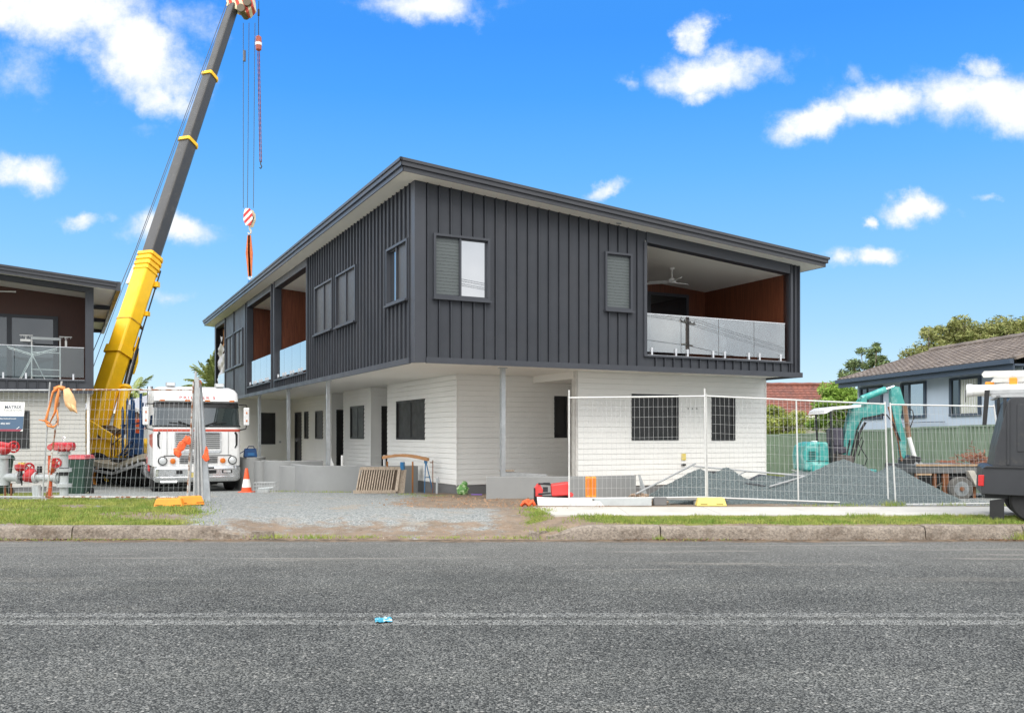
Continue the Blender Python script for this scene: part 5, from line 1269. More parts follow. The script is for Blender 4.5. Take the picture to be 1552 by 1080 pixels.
m_.box(-.025,.025,-.117,-.108,1.555,1.562); m_.build('eyes_and_mouth', mat('dark_face_detail', (.06,.03,.03), .6), PS)
m_ = MB(); m_.box(-.165,.165,-.128,-.118,1.10,1.15); m_.build('reflective_band', GALV, PS)
# ================================================================ TEMPORARY SITE FENCE
def fence_panel(label, BL, BR, TL_, TR_, mats, group='temporary mesh fence panels', posts=(), ext=.06, wire=.0023, dx=.095, dz=.19, legs=.0, wm=None):
    o = (Vector(BL)+Vector(BR))/2
    t = thing('site_fence_panel', label, 'fence panel', tuple(o), 0, group)
    bl, br, tl, tr = [Vector(p)-o for p in (BL, BR, TL_, TR_)]
    f = MB(); r_ = .017
    ul = (tl-bl).normalized(); ur = (tr-br).normalized()
    f.tube([bl-ul*legs, tl+ul*ext], r_, 8); f.tube([br-ur*legs, tr+ur*ext], r_, 8); f.tube([tl, tr], r_, 8); f.tube([bl, br], r_, 8)
    for k in posts: f.tube([bl.lerp(br, k), tl.lerp(tr, k)], r_, 8)
    f.build('frame', mats, t, smooth=True)
    w = MB(); n = max(2, int((br-bl).length/dx)); m = max(2, int((tl-bl).length/dz)); rw = random.Random(int(abs(o.x)*100))
    bow = [rw.uniform(-.012, .012) for _ in range(n+1)]
    for i in range(1, n):
        a_, b_ = bl.lerp(br, i/n), tl.lerp(tr, i/n); mid = (a_+b_)/2+Vector((bow[i], bow[i], 0)); w.tube([a_, mid, b_], wire, 4, False)
    for j in range(1, m):
        a_, b_ = bl.lerp(tl, j/m), br.lerp(tr, j/m); w.tube([a_, (a_+b_)/2+Vector((0, .01, rw.uniform(-.012, .004))), b_], wire, 4, False)
    w.build('wire_mesh', wm or GALV, t, clean=False)
    return t
LIGHTW = mat('bright_wire', (.55,.55,.54), .45, .35, .08, 5)
WTUBE = mat('white_galv_tube', (.60,.60,.58), .5, .1, .1, 6, col2=(.52,.50,.47), c2s=5, c2t=(.55,.75))
fence_panel('mesh fence panel before the white wall, left of the yellow block', (1.18,18.4,.335), (4.01,18.42,.37), (1.18,18.42,2.42), (3.99,18.44,2.455), WTUBE, ext=.16, wm=LIGHTW)
fence_panel('long mesh fence panel with a centre post in front of the gravel heap', (4.05,18.46,.36), (7.90,18.70,.20), (4.03,18.48,2.46), (7.84,18.72,2.30), WTUBE, posts=(.50,), ext=.05, wm=LIGHTW)
fence_panel('leaning mesh fence panel in front of the old trailer beside the dark ute', (8.03,18.64,.20), (10.35,18.66,.22), (7.94,18.70,2.29), (10.12,18.70,2.25), WTUBE, ext=.04, posts=(), wm=LIGHTW)
fence_panel('mesh fence panel half hidden behind the dark ute at the right edge', (10.42,18.60,.2), (13.6,18.6,.2), (10.40,18.66,2.27), (13.6,18.66,2.25), WTUBE, ext=.04, wm=LIGHTW)
fence_panel('galvanised mesh fence panel carrying the site sign at the left edge', (-13.1,17.68,.44), (-9.33,17.70,.42), (-13.1,17.66,2.54), (-9.18,17.68,2.54), GALVD, ext=.16, legs=.14, wm=GALV)
fence_panel('rusty topped mesh fence panel in front of the crane and truck', (-9.28,17.75,.42), (-6.48,17.78,.41), (-8.98,17.72,2.55), (-6.36,17.76,2.55), RUSTW, ext=.17, legs=.14, wm=GALV)
# bundle of folded galvanised panels standing on edge
t = thing('folded_gate_leaf', 'tall bundle of galvanised panels standing on edge at the end of the left fence', 'gate panel', (-6.36, 17.85, .30))
m_ = MB()
m_.hexa([(-.02,-.05,.0),(.20,-.10,.0),(.20,-.07,.0),(-.02,-.02,.0)], [(.06,-.05,2.48),(.10,-.10,2.48),(.10,-.07,2.48),(.06,-.02,2.48)])
m_.build('sheet', mat('grey_galv_sheet', (.50,.53,.55), .42, .45, .12, 4, col2=(.40,.36,.33), c2s=4, c2t=(.6,.8)), t)
m_ = MB(); m_.hexa([(.19,-.02,.0),(.30,.06,.0),(.30,.09,.0),(.19,.01,.0)], [(.10,-.02,2.46),(.12,.06,2.3),(.12,.09,2.3),(.10,.01,2.46)]); m_.build('sheet', GALV, t)
m_ = MB()
for x0, x1 in ((.03,.075),(.125,.085),(.205,.105)): m_.tube([(x0,-.115,.0),(x1,-.115,2.5)], .022, 8)
m_.tube([(-.10,-.06,-.02),(.045,-.06,2.62)], .022, 8)
m_.build('tube', GALVD, t, smooth=True)
# plastic foot blocks
def foot(label, loc, m, rz=0, ln=.62):
    t = thing('fence_foot', label, 'fence foot', loc, rz)
    b = MB(); h = .17; w = ln/2
    b.hexa([(-w,-.13,0),(w,-.13,0),(w,.13,0),(-w,.13,0)], [(-w+.05,-.085,h),(w-.05,-.085,h),(w-.05,.085,h),(-w+.05,.085,h)])
    b.build('block', m, t, bevel=.02)
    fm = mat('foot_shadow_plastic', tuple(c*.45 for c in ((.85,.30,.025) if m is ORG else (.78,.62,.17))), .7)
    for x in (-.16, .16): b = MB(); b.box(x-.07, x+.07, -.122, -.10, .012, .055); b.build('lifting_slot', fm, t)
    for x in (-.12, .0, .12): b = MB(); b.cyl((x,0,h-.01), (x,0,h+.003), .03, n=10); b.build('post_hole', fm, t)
    return t
foot('pale yellow plastic fence foot on the footpath edge before the gravel heap', (4.06,18.20,.205), YELL, 0)
foot('orange plastic fence foot in the grass, the nearer of the two under the folded panels', (-6.48,16.85,.29), ORG, R(8), .54)
foot('orange plastic fence foot tucked behind the nearer orange one', (-6.20,17.15,.31), ORG, R(35), .5)
# red-orange tape knots
def rag(name, label, cat, loc, pieces, m, seed=1):
    t = thing(name, label, cat, loc); r_ = random.Random(seed)
    for nm, pts, w in pieces:
        b = MB(); n = len(pts); L_ = []
        for i, p in enumerate(pts):
            p = Vector(p); d = (Vector(pts[min(i+1, n-1)])-Vector(pts[max(i-1, 0)])).normalized(); s = d.cross(Vector((0,1,0))); s = s.normalized() if s.length > .05 else Vector((1,0,0))
            ww = w[i] if isinstance(w, (list, tuple)) else w
            yo = Vector((0, r_.uniform(-.03,.03), 0)); L_ += [p-s*ww+yo, p+Vector((0,-.02,0)), p+s*ww-yo]
        b.faces(L_, [(i*3+k, i*3+k+1, i*3+k+4, i*3+k+3) for i in range(n-1) for k in range(2)])
        ob = b.build(nm, m, t, smooth=True); md = ob.modifiers.new('solid', 'SOLIDIFY'); md.thickness = .003
    return t
TAPE = mat('orange_warning_fabric', (.80,.28,.08), .8, 0, .2, 8)
PALE = mat('pale_orange_fabric', (.85,.50,.25), .85, 0, .15, 8)
FLAME = mat('red_orange_mesh_fabric', (.85,.13,.04), .8, 0, .2, 10)
rag('warning_tape', 'orange warning tape tied round the rusty post and hanging in a loop beside the sign', 'tape', (-8.98,17.62,2.55), [
 ('loop', [(0,0,.05),(-.10,0,-.05),(-.17,0,-.35),(-.25,0,-.62),(-.20,0,-.72),(-.08,0,-.74),(.0,0,-.66)], [.03,.022,.018,.026,.02,.028,.012]),
 ('loop', [(.02,0,.02),(-.02,0,-.2),(-.06,0,-.45),(-.16,0,-.66)], [.02,.03,.015,.022]), ('loop', [(-.02,0,-.40),(.0,0,-.58),(.0,0,-.72)], [.012,.026,.008]), ('loop', [(-.38,0,-.60),(-.25,0,-.62),(-.12,0,-.70)], [.006,.022,.014]),
 ('knot', [(-.07,0,.0),(.02,0,.04),(.14,0,.01)], .045)], TAPE, 3)
rag('fabric_flag', 'pale orange rag hanging with torn points from the rusty fence rail', 'rag', (-8.80,17.62,2.55), [('cloth', [(-.02,0,.02),(.03,0,-.14),(.07,0,-.28),(.13,0,-.42)], [.05,.09,.11,.05]), ('torn_end', [(.07,0,-.25),(.12,0,-.38),(.21,0,-.47)], [.08,.06,.01])], PALE, 4)
def crumple(name, label, cat, loc, lumps, m, seed):
    t = thing(name, label, cat, loc); r_ = random.Random(seed)
    for k, (c, rad, ax) in enumerate(lumps):
        b = MB(); b.sphere((0,0,0), rad, 16, 12); rot = Matrix.Rotation(R(ax), 3, 'Y'); o = r_.uniform(0, 50)
        b.v = [tuple(rot @ Vector((x*(1+.75*fbm(x*16+o, y*16, z*9)), y*(1+.6*fbm(x*16, y*16+o, z*9)), z*(1+.45*fbm(x*20, y*11+o, z*7))))+Vector(c)) for x, y, z in b.v]
        b.build('bundle', m, t)
    return t
crumple('safety_mesh_knot', 'bright red orange mesh bundle tied halfway up the left side of the folded panels', 'safety mesh', (-6.42,17.62,1.45), [((-.13,0,-.03),(.075,.05,.20),38),((-.20,0,-.15),(.07,.05,.09),-30),((.0,-.02,.10),(.07,.05,.09),10)], FLAME, 5)
if False: rag('safety_mesh_knot', 'bright red orange mesh bundle tied halfway up the left side of the folded panels', 'safety mesh', (-6.42,17.62,1.45), [('bundle', [(-.26,0,-.07),(-.20,0,-.14),(-.13,0,-.05),(-.06,0,.07),(.03,0,.15)], [.015,.075,.06,.075,.03]), ('bundle', [(-.05,0,.12),(-.10,0,-.02),(-.15,0,-.13),(-.17,0,-.22)], [.04,.06,.05,.01]), ('bundle', [(.05,0,.12),(.02,0,.02),(.05,0,-.10)], [.02,.05,.02])], FLAME, 5)
crumple('safety_mesh_flag', 'small red orange flag sticking out on the right of the folded panels', 'safety mesh', (-6.08,17.72,1.25), [((0,0,0),(.055,.03,.13),4),((.0,0,.13),(.02,.02,.05),0)], FLAME, 6)
# site sign
t = thing('site_sign', 'white and blue developer sign board tied to the left fence', 'sign', (-9.62, 17.60, 2.30))
m_ = MB(); bw = 1.5
m_.hexa([(-bw,-.008,-.57),(-.045,-.008,-.575),(-.045,0,-.575),(-bw,0,-.57)], [(-bw,-.008,.03),(.0,-.008,.0),(.0,0,.0),(-bw,0,.03)]); bo = m_.build('board', WPLAST, t)
m_ = MB(); m_.hexa([(-bw,-.012,-.53),(-.042,-.012,-.535),(-.042,-.0085,-.535),(-bw,-.0085,-.53)], [(-bw,-.012,-.27),(-.021,-.012,-.278),(-.021,-.0085,-.278),(-bw,-.0085,-.27)]); m_.build('blue_panel', mat('sign_slate_blue', (.075,.13,.21), .5, 0, .05, 3), bo)
m_ = MB(); m_.hexa([(-bw,-.012,-.57),(-.10,-.012,-.575),(-.10,-.0085,-.575),(-bw,-.0085,-.57)], [(-bw,-.012,-.531),(-.06,-.012,-.536),(-.06,-.0085,-.536),(-bw,-.0085,-.531)]); m_.build('red_strip', mat('sign_maroon', (.30,.05,.08), .5), bo)
rt = (R(90),0,0)
text('MATRIX', 'lettering', .088, DKTXT, bo, (-.235,-.010,-.10), rt, ext=.001, sx=1.0, space=1.06, bold=.0015)
text('THORNTON', 'lettering', .056, mat('grey_lettering', (.28,.29,.32), .5), bo, (-.235,-.010,-.165), rt, ext=.001, sx=1.05, space=1.15)
text('THORNTON DEVELOPMENT', 'lettering', .016, DKTXT, bo, (-.235,-.010,-.205), rt, ext=.001, sx=1.3) if False else None
WT = mat('white_lettering', (.85,.85,.85), .5)
m_ = MB(); m_.hexa([(-.17,-.0135,-.53),(-.155,-.0135,-.53),(-.155,-.0122,-.53),(-.17,-.0122,-.53)], [(-.115,-.0135,-.485),(-.10,-.0135,-.485),(-.10,-.0122,-.485),(-.115,-.0122,-.485)]); m_.build('white_dash', WT, bo)
m_ = MB(); m_.prism([(-.60,-.20),(-.50,-.20),(-.55,-.12)], 'y', -.0125, -.0085); m_.build('logo_mark', mat('sign_red_mark', (.45,.05,.05), .5), bo)
text('4952 3977', 'lettering', .045, WT, bo, (-.385,-.0125,-.425), rt, ext=.001, bold=.001)
text('Built, Residential Innovatio', 'lettering', .030, WT, bo, (-.33,-.0125,-.325), rt, ext=.001, bold=.0006)

# ================================================================ FIRE BOOSTER PIPEWORK
BP = thing('fire_booster', 'grey fire hydrant booster pipes with red wheels and valves behind the left fence', 'hydrant', (-9.35, 18.75, .27))
bpo = Vector(BP.location)
def bw_(px, py, Y=18.75): return wp(px, py, Y)-bpo
def pipe(mb, a_, b_, r_): mb.cyl(a_, b_, r_, n=16)
def flange(mb, p, ax, r_=.15, h=.03):
    mb.lathe([(r_*.6,-h),(r_,-h),(r_,-.004),(r_*.97,0),(r_,.004),(r_,h),(r_*.6,h)], p, ax, 16)
m_ = MB()
pipe(m_, bw_(97,760), bw_(97,684), .085)
for y in (712, 735): flange(m_, bw_(97,y), (0,0,1), .15, .035)
flange(m_, bw_(97,686), (0,0,1), .125, .03)
pipe(m_, bw_(-12,723), bw_(26,723), .085); pipe(m_, bw_(40,723), bw_(90,724), .075)
flange(m_, bw_(54,723), (1,0,0), .125, .03); flange(m_, bw_(29,723), (1,0,0), .135, .02); flange(m_, bw_(86,724), (1,0,0), .12, .02)
for px in (52, 57): pipe(m_, bw_(px,735), bw_(px+2,756), .055)
pipe(m_, bw_(6,735), bw_(6,693), .085); flange(m_, bw_(6,692), (0,0,1), .13, .03)
m_.build('pipe', GREYP, BP, smooth=True)
m_ = MB(); pipe(m_, bw_(31,723), bw_(37,723), .07); pipe(m_, bw_(97,720), bw_(97,708), .098); m_.tube([bw_(33,735), bw_(33,700)], .015, 6); pipe(m_, bw_(-4,720), bw_(-4,698), .06); pipe(m_, bw_(60,716), bw_(60,706), .05)
m_.build('dark_coupling', BLKP, BP, smooth=True)
def wheel(p, ax, r_=.10):
    w = MB(); axv = Vector(ax).normalized(); u = axv.orthogonal().normalized(); v = axv.cross(u); p = Vector(p)
    w.tube([p+u*r_*math.cos(k*.3927)+v*r_*math.sin(k*.3927) for k in range(17)], .02, 6)
    for k in range(4): w.tube([p, p+u*r_*math.cos(k*1.571)+v*r_*math.sin(k*1.571)], .014, 5)
    w.tube([p-axv*.05, p+axv*.08], .022, 6)
    w.build('hand_wheel', RED, BP, smooth=True)
wheel(bw_(21,677), (.85,-.5,0), .11); wheel(bw_(44,709), (.75,-.6,.1), .10); wheel(bw_(85,701,18.6), (.6,-.8,0), .09); wheel(bw_(94,676), (0,-.3,1), .07)
m_ = MB()
m_.lathe([(.03,.05),(.11,.03),(.12,-.04),(.08,-.10)], bw_(31,706), (0,0,1), 14)
m_.sphere(bw_(47,720), (.14,.14,.15), 14, 10); m_.cyl(bw_(38,723), bw_(50,723), .10, n=14)
m_.build('valve_body', RED, BP, smooth=True)
m_ = MB(); m_.cyl(bw_(-8,672), bw_(21,677), .065, n=12); m_.sphere(bw_(6,682), (.13,.13,.10), 14, 8); m_.build('inlet_head', RED, BP, smooth=True)
m_ = MB()
for k in range(4): m_.cyl(bw_(82+k*9.0,676), bw_(83+k*9.0,676)+Vector((0,-.16,-.02)), .075, .07, 14)
m_.cyl(bw_(80,676), bw_(112,676), .085, n=14); m_.cyl(bw_(97,686), bw_(97,674), .11, n=14); m_.build('outlet_manifold', RED, BP, smooth=True)
m_ = MB()
for k in range(4): m_.cyl(bw_(82+k*9.0,676)+Vector((0,-.155,-.02)), bw_(82+k*9.0,676)+Vector((0,-.18,-.02)), .058, n=14)
m_.build('outlet_cap', mat('pale_red_cap', (.60,.12,.12), .5), BP, smooth=True)
m_ = MB(); m_.tube([bw_(97,670), bw_(97,667), bw_(94,664), bw_(97,661.5), bw_(99,663.5)], .012, 6); m_.build('lifting_eye', STEEL, BP)
m_ = MB(); m_.box(-.0,.12,-.04,.04,-.03,.035); m_.v = [tuple(Vector(v)+bw_(29,703)) for v in m_.v]; m_.build('yellow_tag', YELL, BP)
m_ = MB(); m_.cyl(bw_(76,760), bw_(76,690), .045, n=10); m_.sphere(bw_(80,705), (.09,.1,.16), 12, 8); m_.build('red_standpipe', mat('orange_red_pipe', (.55,.10,.03), .55), BP, smooth=True)
m_ = MB()
for px in (8, 17): m_.tube([bw_(px,732), bw_(px,756)], .02, 6)
m_.build('rusty_prop', RUST, BP)
m_ = MB(); m_.hexa([bw_(50,735), bw_(60,735), bw_(60,735)+Vector((0,.05,0)), bw_(50,735)+Vector((0,.05,0))], [bw_(50.5,757), bw_(61,757), bw_(61,757)+Vector((0,.05,0)), bw_(50.5,757)+Vector((0,.05,0))]); m_.build('support_plate', GREYP, BP)
# wheelie bin
def wheelie_bin(loc, label, rz, lidm):
    t = thing('wheelie_bin', label, 'bin', loc, rz)
    b = MB(); b.hexa([(-.22,-.25,.04),(.22,-.25,.04),(.22,.25,.10),(-.22,.25,.10)], [(-.29,-.33,.95),(.29,-.33,.95),(.29,.33,.95),(-.29,.33,.95)]); b.build('body', DKGRN, t, bevel=.03)
    b = MB(); b.hexa([(-.31,-.36,.952),(.31,-.36,.952),(.31,.38,.952),(-.31,.38,.952)], [(-.26,-.30,1.04),(.26,-.30,1.04),(.26,.34,1.06),(-.26,.34,1.06)]); b.build('lid', lidm, t, bevel=.02)
    for s in (-1, 1):
        w = MB(); w.cyl((s*.20,.27,.10), (s*.27,.27,.10), .10, n=16); w.build('wheel', BLACK, t)
    b = MB(); b.tube([(-.25,.38,.93),(-.25,.43,.93),(.25,.43,.93),(.25,.38,.93)], .015, 6); b.build('handle', DKGRN, t)
wheelie_bin((-11.25,23.1,.08), 'green wheelie bin with a red lid standing behind the fire booster pipe', R(6), mat('bin_lid_red', (.40,.05,.06), .5, 0, .1, 4))
wheelie_bin((-13.28,22.9,.08), 'dark green wheelie bin half hidden behind the hydrant at the left edge', R(-4), DKGRN)

# ================================================================ SMALL SITE OBJECTS ALONG THE DRIVE
t = thing('traffic_cone', 'orange traffic cone with a white band standing beside the white truck', 'traffic cone', (-7.42, 24.9, .045))
m_ = MB(); m_.box(-.19,.19,-.19,.19,0,.035); m_.build('base', ORGR, t, bevel=.012)
m_ = MB(); m_.lathe([(.145,.035),(.128,.15)], (0,0,0), n=20); m_.lathe([(.085,.38),(.04,.66),(.03,.68)], (0,0,0), n=20); m_.build('cone', ORGR, t, smooth=True)
m_ = MB(); m_.lathe([(.128,.15),(.085,.38)], (0,0,0), n=20); m_.build('white_band', WPLAST, t, smooth=True)
cr_ = thing('wire_crate', 'low galvanised wire crate on the gravel beside the planter walls', 'crate', (-6.72, 24.3, .07), R(4))
m_ = MB()
for z in (0, .10, .20, .29):
    m_.tube([(-.28,-.18,z),(.28,-.18,z),(.28,.18,z),(-.28,.18,z),(-.28,-.18,z)], .006 if z not in (0,.29) else .010, 5)
for k in range(9):
    x = -.28+.07*k
    for y in (-.18,.18): m_.tube([(x,y,0),(x,y,.29)], .005, 4)
m_.build('wire_frame', GALVD, cr_, clean=False)
m_ = MB(); m_.box(-.2,.1,-.12,.1,.01,.10); m_.tube([(-.2,0,.12),(.2,.05,.14)], .03); m_.build('pipe_fittings', GREYP, cr_)
t = thing('tool_bag', 'blue tool bag resting on the round ended planter wall', 'bag', (*mworld(-1.40, 10.62, 0)[:2], .972), ANG)
m_ = MB(); m_.hexa([(-.20,-.12,0),(.20,-.12,0),(.20,.12,0),(-.20,.12,0)], [(-.17,-.08,.27),(.17,-.08,.27),(.17,.08,.27),(-.17,.08,.27)]); m_.build('body', mat('blue_bag_canvas', (.015,.06,.17), .8, 0, .2, 8), t, bevel=.03)
m_ = MB(); m_.tube([(-.12,-.09,.25),(-.07,-.10,.33),(.07,-.10,.33),(.12,-.09,.25)], .014, 6); m_.tube([(-.2,-.1,.2),(-.32,-.1,.12),(-.36,-.1,.01)], .014, 6); m_.build('strap', NAVY, t)
m_ = MB(); m_.box(-.10,.10,-.131,-.115,.05,.14); m_.build('pocket', mat('mid_blue_pocket', (.03,.13,.30), .8), t)
# leaning slatted timber rack
t = thing('timber_rack', 'weathered grey slatted timber rack leaning beside the long planter wall', 'timber rack', (-3.45, 22.75, .165), R(4)); t.scale = (.80, .8, .92)
m_ = MB()
for k in range(15):
    x = -.56+.078*k; m_.bar((x-.09,-.0,.06), (x,.36,.66), .035, .055, up=(0,-1,.5))
sl_ = m_.build('slats', WOODG, t)
m_ = MB(); m_.hexa([(-.66,.05,.06),(.55,.05,.06),(.55,.07,.06),(-.66,.07,.06)], [(-.52,.40,.64),(.66,.40,.64),(.66,.42,.64),(-.52,.42,.64)]); m_.build('gap_backing', mat('dark_brown_backing', (.12,.09,.065), .9, 0, .3, 6), t)  # dark sheet added behind the slats so the gaps look dark
for nm, x0, x1, y, z, w in (('bottom_rail',-.74,.60,-.03,.045,.07),('top_rail',-.56,.72,.345,.68,.07)):
    m_ = MB(); m_.bar((x0,y,z), (x1,y,z), w, w*1.2); m_.build(nm, WOODG, t)
m_ = MB(); m_.bar((.62,-.03,.03), (.70,.36,.66), .09, .10); m_.hexa([(.66,.0,.0),(.86,.04,.0),(.86,.10,.0),(.66,.06,.0)], [(.76,.36,.62),(.92,.40,.64),(.92,.46,.64),(.76,.42,.62)]); m_.build('end_board', WOODG, t)
# saw horse with a plank
t = thing('saw_horse', 'blue folding saw horse carrying a rough orange brown plank against the porch wall', 'saw horse', (-2.93, 23.75, .12), R(-14)); t.scale = (.68, .8, .98)
m_ = MB()
for x in (.98,):
    m_.tube([(x-.01,0,.83),(x+.02,-.18,.0)], .02, 6); m_.tube([(x+.01,0,.83),(x+.26,.12,.0)], .02, 6); m_.tube([(x+.005,-.1,.42),(x+.14,.06,.42)], .012, 5); m_.box(x-.05,x+.05,-.05,.05,.80,.88)
m_.build('legs', BLUEL, t)
m_ = MB(); m_.box(-.05,.09,-.08,.06,.62,.83); m_.build('clamp', BLUEL, t)
for x in (.44, -.62):
    m_ = MB(); m_.tube([(x,0,.84),(x+.04,-.1,.0)], .035, 6); m_.build('rusty_leg', mat('orange_brown_leg', (.42,.17,.04), .7, 0, .2, 8), t)
m_ = MB(); rp = random.Random(9); n = 14; pts = []
for i in range(n+1):
    x = -.78+1.86*i/n; z = .93+.10*math.sin(math.pi*(i/n*.9+.12))-.02; w = .06+.012*rp.random()
    pts.append([(x,-.12,z-w*.6),(x,.10,z-w*.6),(x,.10,z+w*.6),(x,-.12,z+w*.6+rp.uniform(-.015,.015))])
m_.faces([p for q in pts for p in q], [(i*4+k, i*4+(k+1) % 4, i*4+4+(k+1) % 4, i*4+4+k) for i in range(n) for k in range(4)]+[(0,1,2,3), (n*4,n*4+1,n*4+2,n*4+3)]); m_.build('plank', WOODO, t)
t = thing('standpipe', 'thin brown garden standpipe with a tap beside the porch wall', 'tap', (-2.05, 23.05, .14))
m_ = MB(); m_.tube([(0,0,0),(0,0,.86)], .012, 6); m_.tube([(0,0,.80),(-.07,-.02,.80)], .014, 6); m_.build('pipe', RUST, t)
t = thing('garden_tap', 'short pale water tap post with a hose cock by the dark plinth', 'tap', (-1.92, 22.75, .15))
m_ = MB(); m_.tube([(0,0,0),(.01,0,.40)], .028, 7); m_.build('post', GREYP, t)
m_ = MB(); m_.tube([(.0,0,.38),(.05,-.04,.40),(.06,-.04,.30)], .016, 6); m_.box(-.04,.05,-.05,.03,.41,.44); m_.build('tap', STEEL, t)
t = thing('green_bag', 'crumpled green plastic bag on the ground below the porch corner', 'bag', (-1.22, 22.05, .16))
m_ = MB(); m_.sphere((0,0,.13), (.15,.12,.15), 18, 12); m_.sphere((.04,0,.28), (.07,.06,.08), 12, 8); m_.v = [(x*(1+.18*fbm(x*14,y*14,z*14)), y*(1+.18*fbm(x*14+5,y*14,z*14)), z*(1+.08*fbm(x*12,y*12,z*12+4))) for x, y, z in m_.v]
m_.build('bag_body', mat('green_plastic_bag', (.10,.27,.06), .4, 0, .3, 12, col2=(.50,.62,.36), c2s=14, c2t=(.5,.6)), t)
t = thing('purple_offcut', 'thin purple strip lying on the ground right of the green bag', 'offcut', (-.88, 22.0, .165))
m_ = MB(); m_.box(-.13,.14,-.03,.03,0,.035); m_.build('strip', mat('purple_plastic', (.20,.10,.42), .5), t, bevel=.01)

# pale blocks, red machine, orange bollards by the path
t = thing('foam_block', 'long white polystyrene block wrapped in torn plastic beside the footpath', 'foam block', (1.35, 18.35, .20), R(-1))
m_ = MB(); m_.hexa([(-.82,-.10,0),(.30,-.10,0),(.30,.12,0),(-.82,.12,0)], [(-.84,-.09,.17),(.30,-.08,.13),(.30,.12,.13),(-.84,.12,.17)]); m_.build('block', mat('white_foam', (.78,.78,.76), .8, 0, .15, 5, .4, 20), t, bevel=.012)
m_ = MB(); m_.hexa([(-.2,-.115,0),(.55,-.115,0),(.55,-.104,0),(-.2,-.104,0)], [(-.2,-.115,.12),(.45,-.115,.10),(.45,-.104,.10),(-.2,-.104,.12)]); m_.build('torn_wrap', mat('clear_film', (.72,.73,.72), .3, 0, .2, 9), t)
t = thing('gutter_length', 'length of pale grey steel channel lying right of the white foam block', 'channel', (2.32, 18.42, .20))
m_ = MB(); m_.prism([(-.10,0),(.10,0),(.10,.15),(.07,.15),(.07,.03),(-.07,.03),(-.07,.15),(-.10,.15)], 'x', -.62, .55); m_.build('channel', GREYP, t)
t = thing('steel_plank', 'thin galvanised plank lying flat behind the channel and foam block', 'plank', (2.6, 18.62, .20))
m_ = MB(); m_.box(-1.4,1.9,-.10,.10,.10,.15); m_.box(-1.2,-1.0,-.08,.08,0,.10); m_.box(1.2,1.4,-.08,.08,0,.10); m_.build('plank', GALVD, t, bevel=.008)
t = thing('concrete_block', 'small dark concrete block at the end of the grey channel', 'block', (3.06, 18.45, .20))
m_ = MB(); m_.box(-.13,.13,-.10,.10,0,.17); m_.build('block', PLINTHD, t, bevel=.01)
t = thing('red_compressor', 'red portable machine with a black roll frame standing on the white foam block', 'machine', (.85, 18.75, .20))
m_ = MB(); m_.hexa([(-.02,-.2,.17),(.34,-.2,.19),(.34,.2,.19),(-.02,.2,.17)], [(-.04,-.2,.42),(.35,-.2,.47),(.35,.2,.47),(-.04,.2,.42)]); m_.build('tank_cover', REDP, t, bevel=.03)
m_ = MB(); m_.prism([(-.38,.16),(-.22,.16),(-.20,.30),(-.26,.42),(-.32,.43),(-.38,.34)], 'y', -.16, .16); m_.build('end_cover', REDP, t, bevel=.02)
m_ = MB(); m_.tube([(-.30,-.17,.44),(-.04,-.17,.42)], .02, 6); m_.tube([(-.30,-.17,.22),(-.04,-.17,.24)], .02, 6); m_.tube([(-.38,-.17,.05),(-.38,-.17,.35)], .018, 6); m_.box(-.20,-.10,-.15,.0,.26,.36); m_.box(-.2,-.06,-.19,-.15,.425,.46); m_.build('black_frame', BLKP, t)
m_ = MB(); m_.box(-.36,.32,-.12,.12,.0,.17); m_.build('base', BLKP, t)
for k, x in enumerate((1.60, 1.715)):
    b = thing('orange_bollard', ('orange plastic bollard sleeve, left one of the standing pair', 'orange plastic bollard sleeve, right one of the standing pair')[k], 'bollard', (x, 18.75, .34))
    m_ = MB(); m_.box(-.055,.055,-.05,.05,0,.44); m_.build('sleeve', ORG, b, bevel=.02)
    m_ = MB(); m_.box(-.035,.035,-.054,-.049,.05,.40); m_.build('groove', mat('dark_orange_groove', (.62,.17,.02), .6), b)
t = thing('red_float', 'small red plastic float lying left of the orange bollards', 'float', (1.23, 18.85, .35))
m_ = MB(); m_.lathe([(.09,0),(.085,.05),(.03,.12)], (0,0,0), (-.6,-.3,.7), 12); m_.build('shell', REDP, t, smooth=True)
rag('orange_netting', 'crumpled scrap of orange netting on the dirt at the end of the footpath', 'netting', (.30, 18.1, .24), [('netting', [(-.12,0,-.03),(-.04,0,.05),(.04,0,-.01),(.12,0,.06),(.16,0,-.03)], [.03,.05,.06,.05,.04]), ('netting', [(-.08,.04,.02),(.02,.03,.07),(.10,.04,.02)], .05)], FLAME, 8)
t = thing('rubble_pile', 'low heap of broken brown rubble and grey scraps behind the steel plank', 'rubble', (2.5, 19.2, .20))
rp = random.Random(12); m_ = MB(); m2 = MB()
for k in range(170):
    x, y = rp.gauss(.25, .32), rp.gauss(0, .14); z = max(0, .22-.35*abs(x-.25)-.4*abs(y))*rp.random(); s = rp.uniform(.02, .06)
    (m_ if x > 0 else m2).sphere((x, y, z+s*.4), (s*rp.uniform(.6,1.4), s, s*rp.uniform(.5,.9)), 5, 3)
m_.build('brown_lumps', mat('brown_rubble', (.34,.25,.18), .95, 0, .4, 12), t); m2.build('grey_lumps', mat('grey_rubble', (.36,.36,.35), .9, 0, .4, 12), t)
t = thing('blue_rag', 'small flat blue cloth lying on the centre line of the road', 'rag', (-1.14, 7.90, .008), R(10))
m_ = MB(); n = 8; pts = [(-.075+.15*i/n+.01*fbm(j, i, 3), -.09+.18*j/n+.012*fbm(i, j, 9), .004+.022*abs(fbm(i*.5, j*.5, 7))) for j in range(n+1) for i in range(n+1)]
